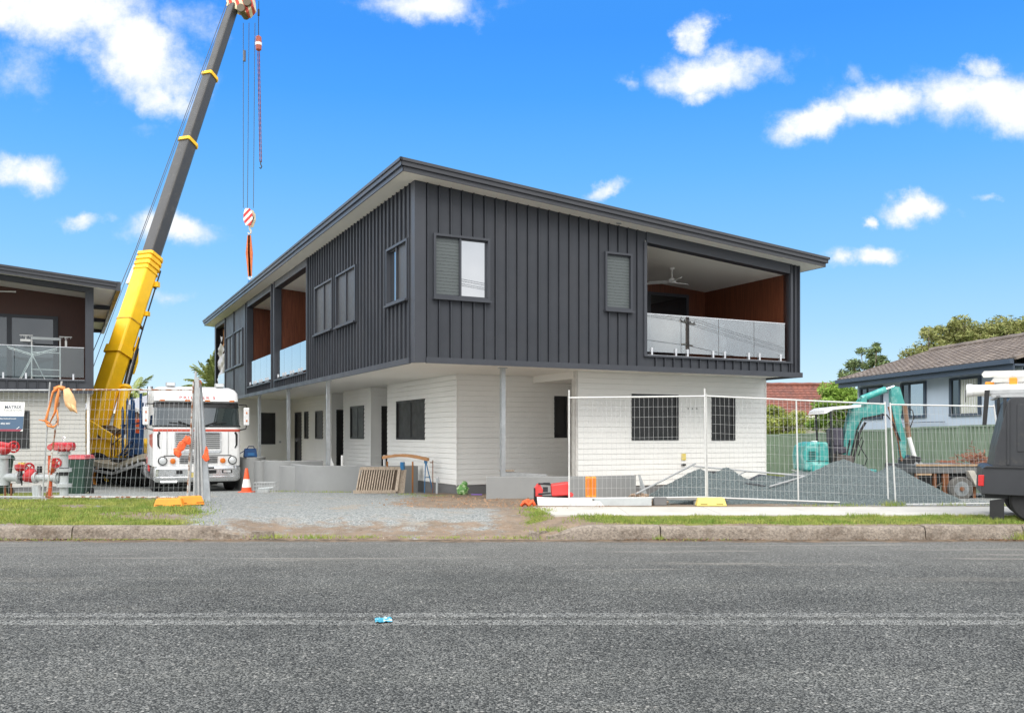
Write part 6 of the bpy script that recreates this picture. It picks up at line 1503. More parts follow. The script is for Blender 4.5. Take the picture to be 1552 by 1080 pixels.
m_.faces(pts, [(j*(n+1)+i, j*(n+1)+i+1, (j+1)*(n+1)+i+1, (j+1)*(n+1)+i) for j in range(n) for i in range(n)]); ob = m_.build('cloth', mat('blue_cloth', (.04,.30,.42), .7, 0, .3, 20, col2=(.45,.62,.66), c2s=20, c2t=(.5,.6)), t, smooth=True)
# white pipe stubs and offset sheet on the planter
for k, (u, v) in enumerate(((.62,7.6),(1.75,7.2))):
    t = thing('pipe_stub', ('white plastic pipe stub rising from the long planter, nearer the galvanised post', 'white plastic pipe stub rising from the long planter, nearer the wall')[k], 'pipe', mworld(u, v, .5))
    m_ = MB(); m_.tube([(0,0,0),(0,0,.57)], .035, 8); m_.build('pipe', WPLAST, t)
t = thing('white_offcut', 'white triangular offcut leaning against the post in the long planter', 'offcut', mworld(.42, 8.0, .6))
m_ = MB(); m_.prism([(-.04,0),(.14,0),(-.02,.42)], 'y', -.01, .01); m_.build('sheet', WPLAST, t)
t = thing('boards_on_planter', 'grey brown boards lying on top of the straight planter by the porch post', 'boards', mworld(3.6, 1.9, .64), R(2))
m_ = MB(); m_.hexa([(-.62,-.14,.0),(.5,-.10,.0),(.5,.08,.0),(-.62,.10,.0)], [(-.64,-.14,.13),(.5,-.10,.05),(.5,.08,.05),(-.64,.10,.13)]); m_.build('board', GALVD, t)
m_ = MB(); m_.box(-.66,-.30,-.16,.06,.13,.16); m_.build('timber_top', WOODG, t)
# ================================================================ GRAVEL HEAP AND LEANING FRAMES
HG = mat('blue_grey_gravel', (.075,.097,.10), .95, 0, .35, 24, 1.0, 45, col2=(.20,.235,.235), c2s=38, c2t=(.45,.7))
cones = [(7.50,20.15,.99,.56),(8.62,20.25,.79,.55),(4.20,19.9,.74,.55),(4.85,20.1,.73,.55),(5.75,20.2,.56,.40),(6.55,20.3,.66,.42)]
def heap_z(x, y):
    v = [h-sl*math.hypot(x-cx_, (y-cy_)*1.02) for cx_, cy_, h, sl in cones]; k = 14
    m = max(v); s = m+math.log(sum(math.exp(k*(q-m)) for q in v))/k
    s -= .05*max(0, 1-math.hypot(x-7.5, y-20.15)/.35)
    return s+.035*fbm(x*2.2, y*2.2, 4)+.014*fbm(x*9, y*9, 2)
t = thing('gravel_heap', 'heap of blue grey crushed gravel behind the right hand fence', 'gravel heap', (6.5, 20.1, .2))
xs_ = [-3.6+.06*i for i in range(int(7.6/.06)+1)]; ys_ = [-1.75+.06*j for j in range(int(3.6/.06)+1)]
m_ = MB(); n = len(xs_); m_.faces([(x, y, max(-.06, heap_z(x+6.5, y+20.1)-.02)) for y in ys_ for x in xs_], [(j*n+i, j*n+i+1, (j+1)*n+i+1, (j+1)*n+i) for j in range(len(ys_)-1) for i in range(n-1)])
m_.build('heap', HG, t, smooth=True, clean=False)
rp = random.Random(31); m_ = MB()
for _ in range(9000):
    x, y = rp.uniform(-3.4,3.9), rp.uniform(-1.7,.6); z = heap_z(x+6.5, y+20.1)-.02
    if z < -.04: z = -.0
    if z <= 0 and rp.random() > .25: continue
    s = rp.uniform(.008,.021); a_ = rp.uniform(0, 6.28)
    m_.faces([(x+s*math.cos(a_+k*2.09), y+s*math.sin(a_+k*2.09), z-.003) for k in range(3)]+[(x, y, z+s*.9)], [(0,1,3),(1,2,3),(2,0,3)])
st = m_.build('loose_stones', mat('heap_stone', (.17,.205,.205), .9, 0, .4, 12), t, clean=False); st['kind'] = 'stuff'
def pw(px, py, Y): return wp(px, py, Y)
t = thing('leaning_fence_frame', 'bare steel fence frame thrown down on the small gravel mound by the white wall', 'steel frame', tuple(pw(1060,722,19.6)))
o_ = pw(1060,722,19.6); m_ = MB()
for a_, b_, r_ in (((964,748,19.0),(1054,702,20.6),.022),((1050,706,20.4),(1240,723,19.9),.02),((1106,726,19.7),(1132,713,20.3),.017),((1166,737,19.5),(1225,720,20.0),.02),((1236,722,19.9),(1262,708,20.5),.018),((1240,723,19.9),(1200,712,20.8),.015)):
    m_.tube([pw(*a_)-o_, pw(*b_)-o_], r_, 7)
m_.build('tubes', GALVD, t)
SHD = mat('dark_flat_sheet', (.05,.052,.055), .55, .2, .2, 3)  # dark patches on the mound, laid as thin tilted sheets
for k, (pts, lb) in enumerate(((((1045,718.5,20.0),(1060,713,20.6),(1096,713.5,20.7),(1069,725,19.9)), 'dark flat sheet lying on the mound, the smaller one left of the fence joint'), (((1124,731,19.6),(1150,718,20.7),(1186,722,20.8),(1160,736,19.6)), 'dark flat sheet lying on the mound, the larger one right of the fence joint'))):
    c_ = pw(*pts[0]); t = thing('dark_sheet', lb, 'metal sheet', tuple(c_)); m_ = MB(); q = [pw(*p)-c_ for p in pts]; d = Vector((0,0,-.02))
    m_.faces(q+[p+d for p in q], [(0,1,2,3),(7,6,5,4)]+[(i, (i+1) % 4, 4+(i+1) % 4, 4+i) for i in range(4)]); m_.build('sheet', SHD, t)
t = thing('bent_sheet', 'upright bent metal sheet at the right end of the straight planter wall', 'metal sheet', (2.92, 20.35, .20))
m_ = MB(); m_.hexa([(.06,-.02,0),(.22,.1,0),(.22,.12,0),(.06,.0,0)], [(-.04,-.02,.56),(.03,.1,.53),(.03,.12,.53),(-.04,.0,.56)]); m_.build('sheet', GALVD, t)

# ================================================================ MINI EXCAVATOR
EX = thing('mini_excavator', 'faded teal mini excavator with a white canopy behind the gravel heap', 'excavator', (7.55, 21.5, .17))
EXo = Vector(EX.location)
def ex(px, py): v = wp(px, py, 21.5)-EXo; return (v.x, v.z)
def exq(pts, y0, y1, name, m, bevel=.015, parent=EX):
    b = MB(); b.prism([ex(*p) for p in pts], 'y', y0, y1); return b.build(name, m, parent, bevel=bevel)
exq([(1211,712),(1209,690),(1212,676),(1217,671),(1228,669),(1245,669.5),(1247,690),(1248,712)], -.45, .45, 'engine_cover', TEAL, .04)
exq([(1221,702),(1253,701),(1254,706),(1247,713),(1221,715)], -.5, .5, 'side_skirt', TEAL, .02)
b = MB()
for k in range(5): c0 = ex(1216,684+k*2.6); b.box(c0[0], c0[0]+.17, -.458, -.445, c0[1]-.012, c0[1]+.012)
c0, c1 = ex(1231,673), ex(1231.6,710); b.box(c0[0], c1[0]+.006, -.457, -.445, c1[1], c0[1]); c0, c1 = ex(1212,697), ex(1247,697.6); b.box(c0[0], c1[0], -.457, -.445, c1[1]-.006, c0[1]); b.build('vent_and_seam', mat('dark_teal_gap', (.02,.07,.065), .7), EX)
exq([(1230,667.5),(1237,667.5),(1237,670),(1230,670)], -.1, .05, 'fuel_cap', WPLAST, .01)
exq([(1248,712),(1318,710),(1316,722),(1248,724)], -.45, .45, 'turntable_frame', TEALD, .02)
exq([(1236,628),(1238,622),(1246,617.5),(1292,614),(1292,618),(1250,622),(1241,627)], -.55, .55, 'canopy_roof', WHITE, .01)
for y in (-.5, .5):
    b = MB(); b.tube([(ex(1247,620)[0], y, ex(1247,620)[1]), (ex(1249,660)[0], y, ex(1249,660)[1]), (ex(1250,705)[0], y, ex(1250,705)[1])], .025, 6); b.build('canopy_post', BLKP, EX)
b = MB(); b.prism([ex(*p) for p in ((1257,652),(1260,648),(1272,648),(1274,676),(1258,676))], 'y', -.25, .25); b.prism([ex(*p) for p in ((1252,676),(1276,676),(1278,686),(1252,688))], 'y', -.28, .28); b.build('seat', mat('worn_seat_vinyl', (.06,.055,.075), .7, 0, .3, 9), EX, bevel=.03)
b = MB()
for px, py, px2, py2, y in ((1252,690,1254,668,-.35),(1276,690,1281,668,-.30),(1281,688,1285,672,-.1),(1283,705,1287,682,.1),(1255,705,1258,684,-.46)):
    a_, c_ = ex(px, py), ex(px2, py2); b.tube([(a_[0], y, a_[1]), (c_[0], y, c_[1])], .018, 6); b.sphere((c_[0], y, c_[1]), .035, 8, 6)
b.build('control_lever', BLKP, EX)
b = MB(); b.prism([ex(*p) for p in ((1250,686),(1284,690),(1286,712),(1250,712))], 'y', -.42, .42); b.build('floor_console', mat('grimy_console', (.10,.085,.075), .8, 0, .4, 10), EX, bevel=.02)
exq([(1270,706),(1281,708),(1284,698),(1294,664),(1304,640),(1311,633),(1341,625),(1341,612),(1322,612),(1296,611),(1289,617),(1282,640),(1275,676)], -.10, .10, 'boom', TEALD, .012)
exq([(1271,696),(1280,696),(1282,704),(1272,705)], -.14, .14, 'boom_foot', mat('mint_paint', (.06,.45,.32), .5), .01)
b = MB(); a_, c_ = ex(1306,604), ex(1342,590); b.cyl((a_[0], 0, a_[1]), (c_[0], 0, c_[1]), .078, n=12); a2 = ex(1355,585.5); b2_ = b.build('arm_cylinder', TEAL, EX, smooth=True)
b = MB(); b.cyl((c_[0], 0, c_[1]), (a2[0], 0, a2[1]), .035, n=10); b.build('rod', STEEL, b2_, smooth=True)
b = MB()
for y in (-.13, .13): b.prism([ex(*p) for p in ((1301,607),(1309,600),(1311,613),(1300,614))], 'y', y-.015, y+.015)
b.build('cylinder_bracket', TEALD, EX)
exq([(1349,589),(1354,585),(1362,587),(1369,611),(1366,617),(1363,634),(1372,668),(1371,688),(1368,696),(1364,690),(1360,664),(1353,632),(1349,612)], -.085, .085, 'arm', TEALD, .01)
b = MB(); b.tube([(*(lambda p: (p[0], -.05, p[1]))(ex(1346,616)),), (*(lambda p: (p[0], -.05, p[1]))(ex(1352,640)),), (*(lambda p: (p[0], -.04, p[1]))(ex(1362,672)),), (*(lambda p: (p[0], -.04, p[1]))(ex(1366,698)),)], .035, 7); b.build('rusty_link', RUST, EX)
b = MB(); p, q, r_ = ex(1367,612), ex(1374,662), ex(1383,694); b.cyl((p[0], -.13, p[1]), (q[0], -.13, q[1]), .055, n=10); bc = b.build('bucket_cylinder', mat('rusty_teal', (.22,.13,.08), .8, 0, .4, 8), EX, smooth=True)
b = MB(); b.cyl((q[0], -.13, q[1]), (r_[0], -.13, r_[1]), .05, n=10); b.build('rod', WPLAST, bc, smooth=True)
exq([(1366,695),(1374,689),(1390,692),(1391,697),(1384,704),(1390,722),(1380,726),(1370,722),(1366,708)], -.22, .22, 'bucket', BLKP, .02)
b = MB()
for y in (-.2, -.07, .07, .2): b.prism([ex(*p) for p in ((1382,716),(1391,718),(1394,729),(1387,724))], 'y', y-.03, y+.03)
for px in (1382, 1389): 
    c_ = ex(px,702); b.cyl((c_[0], -.26, c_[1]), (c_[0], -.22, c_[1]), .04, n=10)
b.build('bucket_tooth', GALVD, EX)
def exp3(px, py, y): p = ex(px, py); return (p[0], y, p[1])
b = MB()
b.tube([exp3(1373,618,-.1), exp3(1379,622,-.14), exp3(1381,632,-.15), exp3(1376,648,-.12)], .013, 6)
b.tube([exp3(1296,690,-.2), exp3(1303,668,-.22), exp3(1301,662,-.22), exp3(1296,672,-.2), exp3(1309,694,-.22), exp3(1306,704,-.2), exp3(1294,705,-.2)], .013, 6)
b.tube([exp3(1285,696,-.14), exp3(1296,650,-.14), exp3(1304,634,-.13), exp3(1340,628,-.12), exp3(1350,640,-.12), exp3(1362,668,-.1)], .02, 6)
b.tube([exp3(1289,700,-.16), exp3(1299,655,-.15), exp3(1308,640,-.15)], .03, 6)
b.build('hydraulic_hose', BLACK, EX)
for y in (-.45, .45):
    b = MB(); pf = []
    for k in range(10): a_ = R(90+180*k/9); pf.append((-.55+.19*math.cos(a_), .20+.19*math.sin(a_)))
    for k in range(10): a_ = R(-90+180*k/9); pf.append((.75+.19*math.cos(a_), .20+.19*math.sin(a_)))
    b.prism(pf, 'y', y-.13, y+.13); b.build('track', BLACK, EX, bevel=.01)

# ================================================================ OLD BOX TRAILER
OT = thing('box_trailer', 'old rusty flat tray trailer with one grey wheel in view and scrap on its deck', 'trailer', (9.6, 20.4, .15))
OTo = Vector(OT.location)
def ot(px, py, Y=20.4): return wp(px, py, Y)-OTo
b = MB(); p = ot(1388,706); q = ot(1530,704); b.box(p.x, 2.3, -.0, 1.7, p.z-.16, p.z+.02); b.build('tray_side', mat('dull_tray_steel', (.16,.165,.165), .7, .2, .25, 4, col2=(.20,.13,.09), c2s=4, c2t=(.58,.72)), OT)
b = MB(); b.box(p.x, 2.3, -.03, -.001, p.z+.0, p.z+.045); b.box(p.x, .0, -.03, -.001, p.z-.21, p.z-.17); b.build('rusty_lip', mat('tan_rust', (.42,.29,.18), .85, 0, .3, 8), OT)
b = MB(); b.box(p.x+.15, 1.9, .1, 1.6, p.z-.40, p.z-.17); b.build('chassis', BLKP, OT)
wc = ot(1454,740); 
w = MB(); w.lathe([(.15,-.09),(.255,-.09),(.275,-.05),(.275,.05),(.255,.09),(.15,.09)], wc+Vector((0,-.02,0)), (0,1,0), 26); wo_ = w.build('wheel', mat('dusty_tyre', (.13,.125,.115), .9, 0, .2, 8), OT, smooth=True)
w = MB(); w.lathe([(.17,-.095),(.15,-.05),(.09,-.045),(.085,-.07),(.03,-.075)], wc+Vector((0,-.02,0)), (0,1,0), 22); w.build('rim', mat('dusty_rim', (.24,.255,.26), .7, .1, .3, 8), wo_, smooth=True)
w = MB(); w.lathe([(.05,-.12),(.05,-.07)], wc+Vector((0,-.02,0)), (0,1,0), 12); w.build('hub', RUST, wo_)
w = MB(); w.lathe([(.15,-.09),(.255,-.09),(.275,-.05),(.275,.05),(.255,.09),(.15,.09)], wc+Vector((0,1.5,0)), (0,1,0), 20); w.build('wheel', BLACK, OT, smooth=True)
b = MB(); g1, g2 = ot(1464,713), ot(1482,737); b.hexa([(g1.x,-.1,g1.z),(g1.x+.14,-.1,g1.z+.01),(g1.x+.14,.2,g1.z+.01),(g1.x,.2,g1.z)], [(g2.x-.08,-.1,g2.z),(g2.x+.06,-.1,g2.z+.02),(g2.x+.06,.2,g2.z+.02),(g2.x-.08,.2,g2.z)]); b.build('mudguard', mat('cream_guard', (.55,.51,.44), .7, 0, .2, 5), OT)
for px in (1391, 1418, 1432, 1437, 1478): b = MB(); b.box(ot(px,0).x-.03, ot(px,0).x+.03, .02, .1, -.02, p.z-.17); b.build('support_leg', RUST, OT)
b = MB(); b.tube([(ot(1390,0).x, .05, .1), (ot(1432,0).x, .05, .42)], .02, 6); b.build('stay_rod', mat('brown_iron_leg', (.10,.08,.06), .8), OT)
b = MB(); b.box(ot(1384,0).x, ot(1408,0).x, -.10, .05, .0, .30); b.build('terracotta_box', mat('terracotta_pink', (.45,.24,.17), .85, 0, .15, 6), OT, bevel=.01)
t = thing('scrap_branches', 'tangle of reddish brown scrap sticks piled on the old trailer', 'scrap', tuple(wp(1483,702,20.9)))
rp = random.Random(6); b = MB()
for k in range(130):
    x, y, z = rp.gauss(.05, .17), rp.gauss(.2, .2), abs(rp.gauss(0, .15)); a_ = rp.uniform(0, 6.28); e_ = rp.uniform(-.5, .9); l_ = rp.uniform(.08, .24)
    if abs(x) > .62: continue
    b.tube([(x, y, z*max(.1, 1-abs(x))), (x+l_*math.cos(a_)*math.cos(e_), y+l_*.5*math.sin(a_), z*max(.1, 1-abs(x))+l_*math.sin(e_)*.6+.03)], .012, 4)
for k in range(14): b.tube([(rp.uniform(-.8,-.4), .05, rp.uniform(0,.05)), (rp.uniform(-1.0,-.3), .1, rp.uniform(0,.08))], .012, 4)
b.build('sticks', mat('red_brown_scrap', (.28,.12,.075), .85, 0, .4, 9), t, clean=False)

# ================================================================ DARK UTE WITH SERVICE BODY
UROT = R(-25)
UT = thing('work_ute', 'dark charcoal work ute with a canopy and loaded rack cut off by the right edge', 'ute', (8.137, 15.3, .17), UROT)
UTo = Vector(UT.location)
def ut(px, py):
    k = (px-776)/1350; l_ = (k*15.3-8.137)/(.9205+.3907*k); Y = 15.3-.3907*l_
    return (l_, 1.65-(py-659)/1350*Y-.17)
def utw(px, py, d=0.0):
    x, z = ut(px, py); v = Matrix.Rotation(UROT, 3, 'Z') @ Vector((x, d, z)); return tuple(v+UTo)
UTP = mat('charcoal_ute_paint', (.030,.032,.036), .45, 0, .15, 3, col2=(.075,.068,.058), c2s=2.5, c2t=(.55,.75))
def utq(pts, y0, y1, name, m=UTP, bevel=.012, parent=UT, xr=None):
    b = MB(); b.prism([ut(*p) if isinstance(p[0], (int, float)) and p[0] > 900 else p for p in pts], 'y', y0, y1); return b.build(name, m, parent, bevel=bevel)
zt, zb = ut(1540,709.5)[1], ut(1540,756)[1]
utq([(1489,709),(1493,707),(2.9,zt),(2.9,zb),(1487,748)], -.05, 1.75, 'tray')
utq([(1490,708.5),(1494,705.5),(2.9,zt+.035),(2.9,zt-.01)], -.075, 1.77, 'tray_lip', BLKP, .006)
utq([(1505,706),(1510,675),(1519,640),(1527,608),(1532,602),(2.6,2.14),(2.6,zt+.03)], -.02, 1.70, 'canopy')
b = MB(); b.box(1.0,1.12,-.05,-.036,1.45,1.50); b.box(1.9,2.02,-.05,-.036,1.45,1.50); b.build('door_latch', STEEL, UT)
b = MB(); b.box(ut(1528,0)[0]-.02, ut(1528,0)[0]+.02, -.045, -.021, zt+.06, 2.05); b.box(ut(1531,0)[0]+.1, 2.4, -.035, -.0215, 1.2, 2.0); b.build('canopy_door', UTP, UT, bevel=.008)
b = MB(); x0, z0 = ut(1482,719); b.hexa([(x0,-.07,z0-.19),(x0+.09,-.07,z0-.19),(x0+.09,.05,z0-.19),(x0+.03,.05,z0-.19)], [(x0,-.07,z0),(x0+.095,-.07,z0),(x0+.095,.05,z0),(x0+.03,.05,z0)]); b.build('tail_light', LENSR, UT, bevel=.01)
b = MB(); b.hexa([(ut(1500,0)[0],.0,.04),(ut(1522,0)[0],.0,.04),(ut(1522,0)[0],.03,.04),(ut(1500,0)[0],.03,.04)], [(ut(1500,0)[0],.0,.36),(ut(1522,0)[0],.0,.40),(ut(1522,0)[0],.03,.40),(ut(1500,0)[0],.03,.36)]); b.build('mud_flap', BLACK, UT)
for y in (.16, 1.55):
    w = MB(); w.lathe([(.21,-.11),(.33,-.11),(.365,-.07),(.365,.07),(.33,.11),(.21,.11)], (.73, y, .365), (0,1,0), 28); wo_ = w.build('wheel', BLACK, UT, smooth=True)
    w = MB(); w.lathe([(.21,-.09),(.19,-.04),(.06,-.06),(.05,-.09)], (.73, y, .365), (0,1,0), 20); w.build('rim', STEEL, wo_, smooth=True)
    w = MB(); w.lathe([(.21,-.11),(.33,-.11),(.365,-.07),(.365,.07),(.33,.11),(.21,.11)], (3.5, y, .365), (0,1,0), 28); w.build('wheel', BLACK, UT, smooth=True)
b = MB(); b.box(.0, 4.2, .3, 1.4, .38, .58); b.build('chassis', BLKP, UT)
utq([(2.72,.45),(2.72,1.75),(3.1,1.85),(3.9,1.8),(4.35,1.2),(5.1,1.05),(5.15,.45)], .0, 1.7, 'cab')
utq([(3.0,1.2),(3.1,1.72),(3.8,1.68),(4.1,1.2)], -.012, .0, 'side_window', PANED, 0)
# roof rack
b = MB(); xl, zl0 = ut(1501,601); b.box(ut(1497,0)[0], 3.4, .0, .07, ut(1500,596.5)[1], ut(1500,590.5)[1]); b.box(ut(1502,0)[0], 3.4, .0, .05, ut(1500,602)[1], ut(1500,597)[1]); b.box(ut(1497,0)[0], 3.4, 1.5, 1.57, ut(1500,596)[1], ut(1500,590)[1])
for x in (ut(1510,0)[0], 1.4, 2.5): b.box(x, x+.06, .0, 1.57, ut(1500,602)[1], ut(1500,599)[1])
rk_ = b.build('roof_rack', GALVD, UT)
b = MB()
for x in (ut(1523,0)[0], 2.3):
    for y in (.03, 1.54): b.bar((x, y, zt+.05), (x, y, ut(1500,601)[1]), .05, .05)
b.build('rack_post', BLKP, rk_)
b = MB(); p, q = ut(1495,600), ut(1492,644); b.hexa([(q[0]-.035,-.06,q[1]),(q[0]+.03,-.06,q[1]),(q[0]+.03,-.05,q[1]),(q[0]-.035,-.05,q[1])], [(p[0]-.03,-.06,p[1]+.1),(p[0]+.05,-.06,p[1]+.1),(p[0]+.05,-.05,p[1]+.1),(p[0]-.03,-.05,p[1]+.1)]); b.build('black_strap', BLACK, rk_)
zz = UTo.z
t = thing('conduit_tube', 'white round carry tube with a capped end on the ute roof rack', 'tube', utw(1465,591.5,.1), UROT)
b = MB(); b.cyl((.06,0,0), (3.0,0,0), .098, n=20); b.build('tube', WPLAST, t, smooth=True)
b = MB(); b.lathe([(.10,0),(.112,.01),(.112,.09),(.10,.10)], (0,0,0), (1,0,0), 20); ec = b.build('end_cap', mat('white_cap', (.78,.78,.77), .4), t, smooth=True)
b = MB(); b.tube([(-.01,0,.01),(-.012,0,-.2)], .008, 5); b.build('cord', BLKP, ec)
t = thing('extension_ladder', 'white extension ladder lying topmost across the ute roof rack', 'ladder', utw(1490,567,.3), UROT)
b = MB()
for y in (-.18, .18): b.prism([(0,.03),(.03,-.03),(3.2,-.03),(3.2,.05),(.02,.06)], 'y', y-.02, y+.02)
for k in range(9): b.cyl((.18+.3*k,-.18,.01), (.18+.3*k,.18,.01), .018, n=8)
b.build('upper_section', mat('ladder_alloy', (.70,.69,.64), .5, .15, .1, 6), t)
b = MB()
for y in (-.16, .16): b.prism([(.12,-.13),(.18,-.05),(3.1,-.05),(3.1,-.11)], 'y', y-.02, y+.02)
for k in range(8): b.cyl((.35+.3*k,-.16,-.08), (.35+.3*k,.16,-.08), .018, n=8)
b.build('lower_section', mat('ladder_alloy_dull', (.60,.59,.55), .5, .15, .1, 6), t)
for x0, x1, z0, z1 in ((.40,.52,-.22,-.06),(1.6,1.72,-.22,-.06),(.75,1.3,-.16,-.08)): b = MB(); b.box(x0,x1,-.23,-.19,z0,z1); b.build('orange_clip', ORG, t, bevel=.02)
t = thing('white_tray_box', 'white channel lying on the rack between the tube and ladder', 'channel', utw(1500,588,.3), UROT)
b = MB(); b.prism([(0,0),(2.4,0),(2.4,.10),(.30,.10),(.02,.07)], 'y', -.1, .12); b.build('channel', WPLAST, t)
b = MB(); b.box(-.06,.08,-.13,-.101,.0,.12); b.build('orange_clip', ORG, t, bevel=.02)
t = thing('blue_crate', 'bright blue box under the rack beside the dark canopy at the right edge', 'box', utw(1537,606,.35), UROT)
b = MB(); b.box(0,1.2,-.25,.3,.0,.12); b.build('box', mat('bright_blue_plastic', (.02,.22,.50), .5), t, bevel=.01)
b = MB()
for k in range(7): b.bar((.0+.12*k,-.27,.12), (.0+.12*k,-.27,.24), .03, .02)
b.build('white_edge_post', WPLAST, t)

# ================================================================ BOUNDARY FENCE AND HOUSES ON THE RIGHT
GF = thing('boundary_fence', 'pale green ribbed steel boundary fence running back beside the blue house', 'fence', (12.5, 30, 0))
segs = [(15.2,1.93),(17.6,1.93),(20.0,1.92),(22.4,1.90),(24.8,1.885),(27.2,1.87),(29.6,1.82),(32.0,1.77),(34.4,1.73),(36.8,1.70),(39.2,1.68),(41.6,1.66),(44.0,1.65),(46.4,1.65)]
for (y0, z0), (y1, z1) in zip(segs, segs[1:]):
    b = MB(); n = 12
    pr = []
    for k in range(n):
        for f, d in ((0,0),(.60,0),(.66,.05),(.90,.05)): pr.append((y0-30+(y1-y0)*(k+f)/n, -d))
    pr.append((y1-30, 0))
    b.faces([(x, y, -.3) for y, x in pr]+[(x, y, z0-.02) for y, x in pr], [(i, i+1, len(pr)+i+1, len(pr)+i) for i in range(len(pr)-1)])
    b.build('fence_sheet', COLB, GF)
    b = MB(); b.box(-.05,.02, y0-30+.0, y1-30-.03, z0-.03, z0+.025); b.box(-.055,.03, y0-30-.03, y0-30+.03, -.3, z0-.031); b.build('rail_and_post', COLB, GF)
# blue house
BH = thing('house', 'pale blue weatherboard house with a dark tiled roof behind the green fence', 'house', (13.2, 36.0, 0))
bb = R(-7.4)                                   # long side runs towards the street, swung slightly right
dn = Vector((math.sin(R(7.4)), -math.cos(R(7.4)), 0)); ds = Vector((math.cos(R(7.4)), math.sin(R(7.4)), 0))
def bh(t_, s_, z): return tuple(dn*t_+ds*s_+Vector((0, 0, z)))
TLEN = 10.3; EZ = 3.82; PIT = .30; RS = 4.0
BW = mat('pale_blue_paint', (.58,.66,.74), .6, 0, .04, 1.2)
BTRIM = mat('slate_blue_trim', (.055,.075,.105), .5, 0, .06, 2)
def bhx(mb, t0, t1, s0, s1, z0, z1): mb.hexa([bh(t0,s0,z0), bh(t1,s0,z0), bh(t1,s1,z0), bh(t0,s1,z0)], [bh(t0,s0,z1), bh(t1,s0,z1), bh(t1,s1,z1), bh(t0,s1,z1)])
b = MB(); bhx(b, .3, TLEN-.5, .65, 8, -.3, EZ-.08); b.faces([bh(TLEN-.5,.65,EZ-.08), bh(TLEN-.5,7.6,EZ-.08), bh(TLEN-.5,RS,EZ+1.0)], [(0,1,2)]); b.build('wall', BW, BH)
def tile_mat(name, c1, c2, s=1.0):
    m = mat(name, c1, .75, 0, .25, 3, col2=c2, c2s=1.4, c2t=(.45,.65)); return m
DT = tile_mat('dark_roof_tile', (.15,.12,.098), (.215,.178,.148))
def tiled(mb, org, along, up, L_, H_, pitch_w=.30, course=.33, amp=.03):
    """courses of interlocking tiles as stepped wavy strips"""
    nrm = along.cross(up).normalized(); nrm = nrm if nrm.z > 0 else -nrm
    nc = int(H_/course)+1; nw = int(L_/pitch_w)*4
    for c in range(nc):
        u0, u1 = c*course, min(H_, (c+1)*course+.02); a_ = []
        for k in range(nw+1):
            x = L_*k/nw; w = amp*(0, .5, 1, .5)[k % 4] if k % 4 else 0
            a_ += [org+along*x+up*u0+nrm*(.045+w), org+along*x+up*u1+nrm*(.012+w), org+along*x+up*u0+nrm*(.005+w*.6)]
        mb.faces(a_, [(k*3, k*3+3, k*3+4, k*3+1) for k in range(nw)]+[(k*3+2, k*3+5, k*3+3, k*3) for k in range(nw)])
b = MB(); up = (ds+Vector((0,0,PIT))).normalized(); tiled(b, Vector(bh(-.0,0,EZ+.03)), dn, up, TLEN, RS*math.sqrt(1+PIT*PIT))
up2 = (-ds+Vector((0,0,PIT))).normalized(); tiled(b, Vector(bh(0,2*RS,EZ+.03)), dn, up2, TLEN, RS*math.sqrt(1+PIT*PIT))
rf_ = b.build('roof', DT, BH, clean=False)
b = MB()
for t_ in (-.02, TLEN+.02):
    for s0, s1 in ((0, RS), (2*RS, RS)):
        b.bar(bh(t_, s0, EZ+.06), bh(t_, s1, EZ+.06+PIT*RS), .16, .10)
b.tube([bh(k*TLEN/24, RS, EZ+PIT*RS+.09+.015*(k % 2)) for k in range(25)], .11, 8); b.build('ridge_cap', DT, rf_)
b = MB(); bhx(b, -.05, TLEN+.02, -.14, -.01, EZ-.10, EZ+.04); b.build('gutter', BTRIM, rf_)
b = MB(); bhx(b, .0, TLEN, .0, .65, EZ-.16, EZ-.10); bhx(b, .0, TLEN, -.01, .03, EZ-.28, EZ-.10); b.build('eave_board', BTRIM, rf_)
b = MB(); b.tube([bh(TLEN-.35,.60,EZ-.15), bh(TLEN-.35,.60,.2)], .045, 8); b.build('downpipe', BTRIM, BH)
Ps = lambda s, d, z: bh(s, .65-d, z)
CURT = mat('pale_curtain', (.62,.62,.52), .9, 0, .2, 6, stretch=(5,5,.3))
for (t0, t1, cur) in ((.55,2.2,0),(3.45,5.0,1),(6.35,7.95,2),(8.65,9.75,1)):
    f = MB()
    for a_, c_ in ((t0,t0+.12),(t1-.12,t1)): bx(f, Ps, a_, c_, .0, .06, 2.35, EZ-.28)
    bx(f, Ps, t0, t1, 0, .07, 2.27, 2.35); bx(f, Ps, t0+.12, t1-.12, 0, .05, EZ-.36, EZ-.28); bx(f, Ps, t0+.5, t0+.57, 0, .05, 2.35, EZ-.36)
    wo_ = f.build('window', BTRIM, BH)
    p = MB(); bx(p, Ps, t0+.12, t0+.5, .005, .02, 2.35, EZ-.36); p.build('pane', pane_mat('dark_house_pane', .12, (.02,.025,.02)), wo_)
    p = MB(); bx(p, Ps, t0+.57, t1-.12, .005, .02, 2.35, EZ-.36); p.build('pane', (pane_mat('sky_house_pane', .45, (.12,.15,.13)) if cur == 1 else PANE) if cur < 2 else CURT, wo_)
    if cur == 2:
        p = MB()
        for k in range(6): bx(p, Ps, t0+.66+.13*k, t0+.69+.13*k, .021, .045, 2.36, EZ-.37)
        p.build('curtain_fold', WPLAST, wo_)
b = MB(); b.tube([bh(3.3,.55,2.1), bh(6.2,.55,2.1)], .012, 5); b.build('wall_wire', BTRIM, BH)

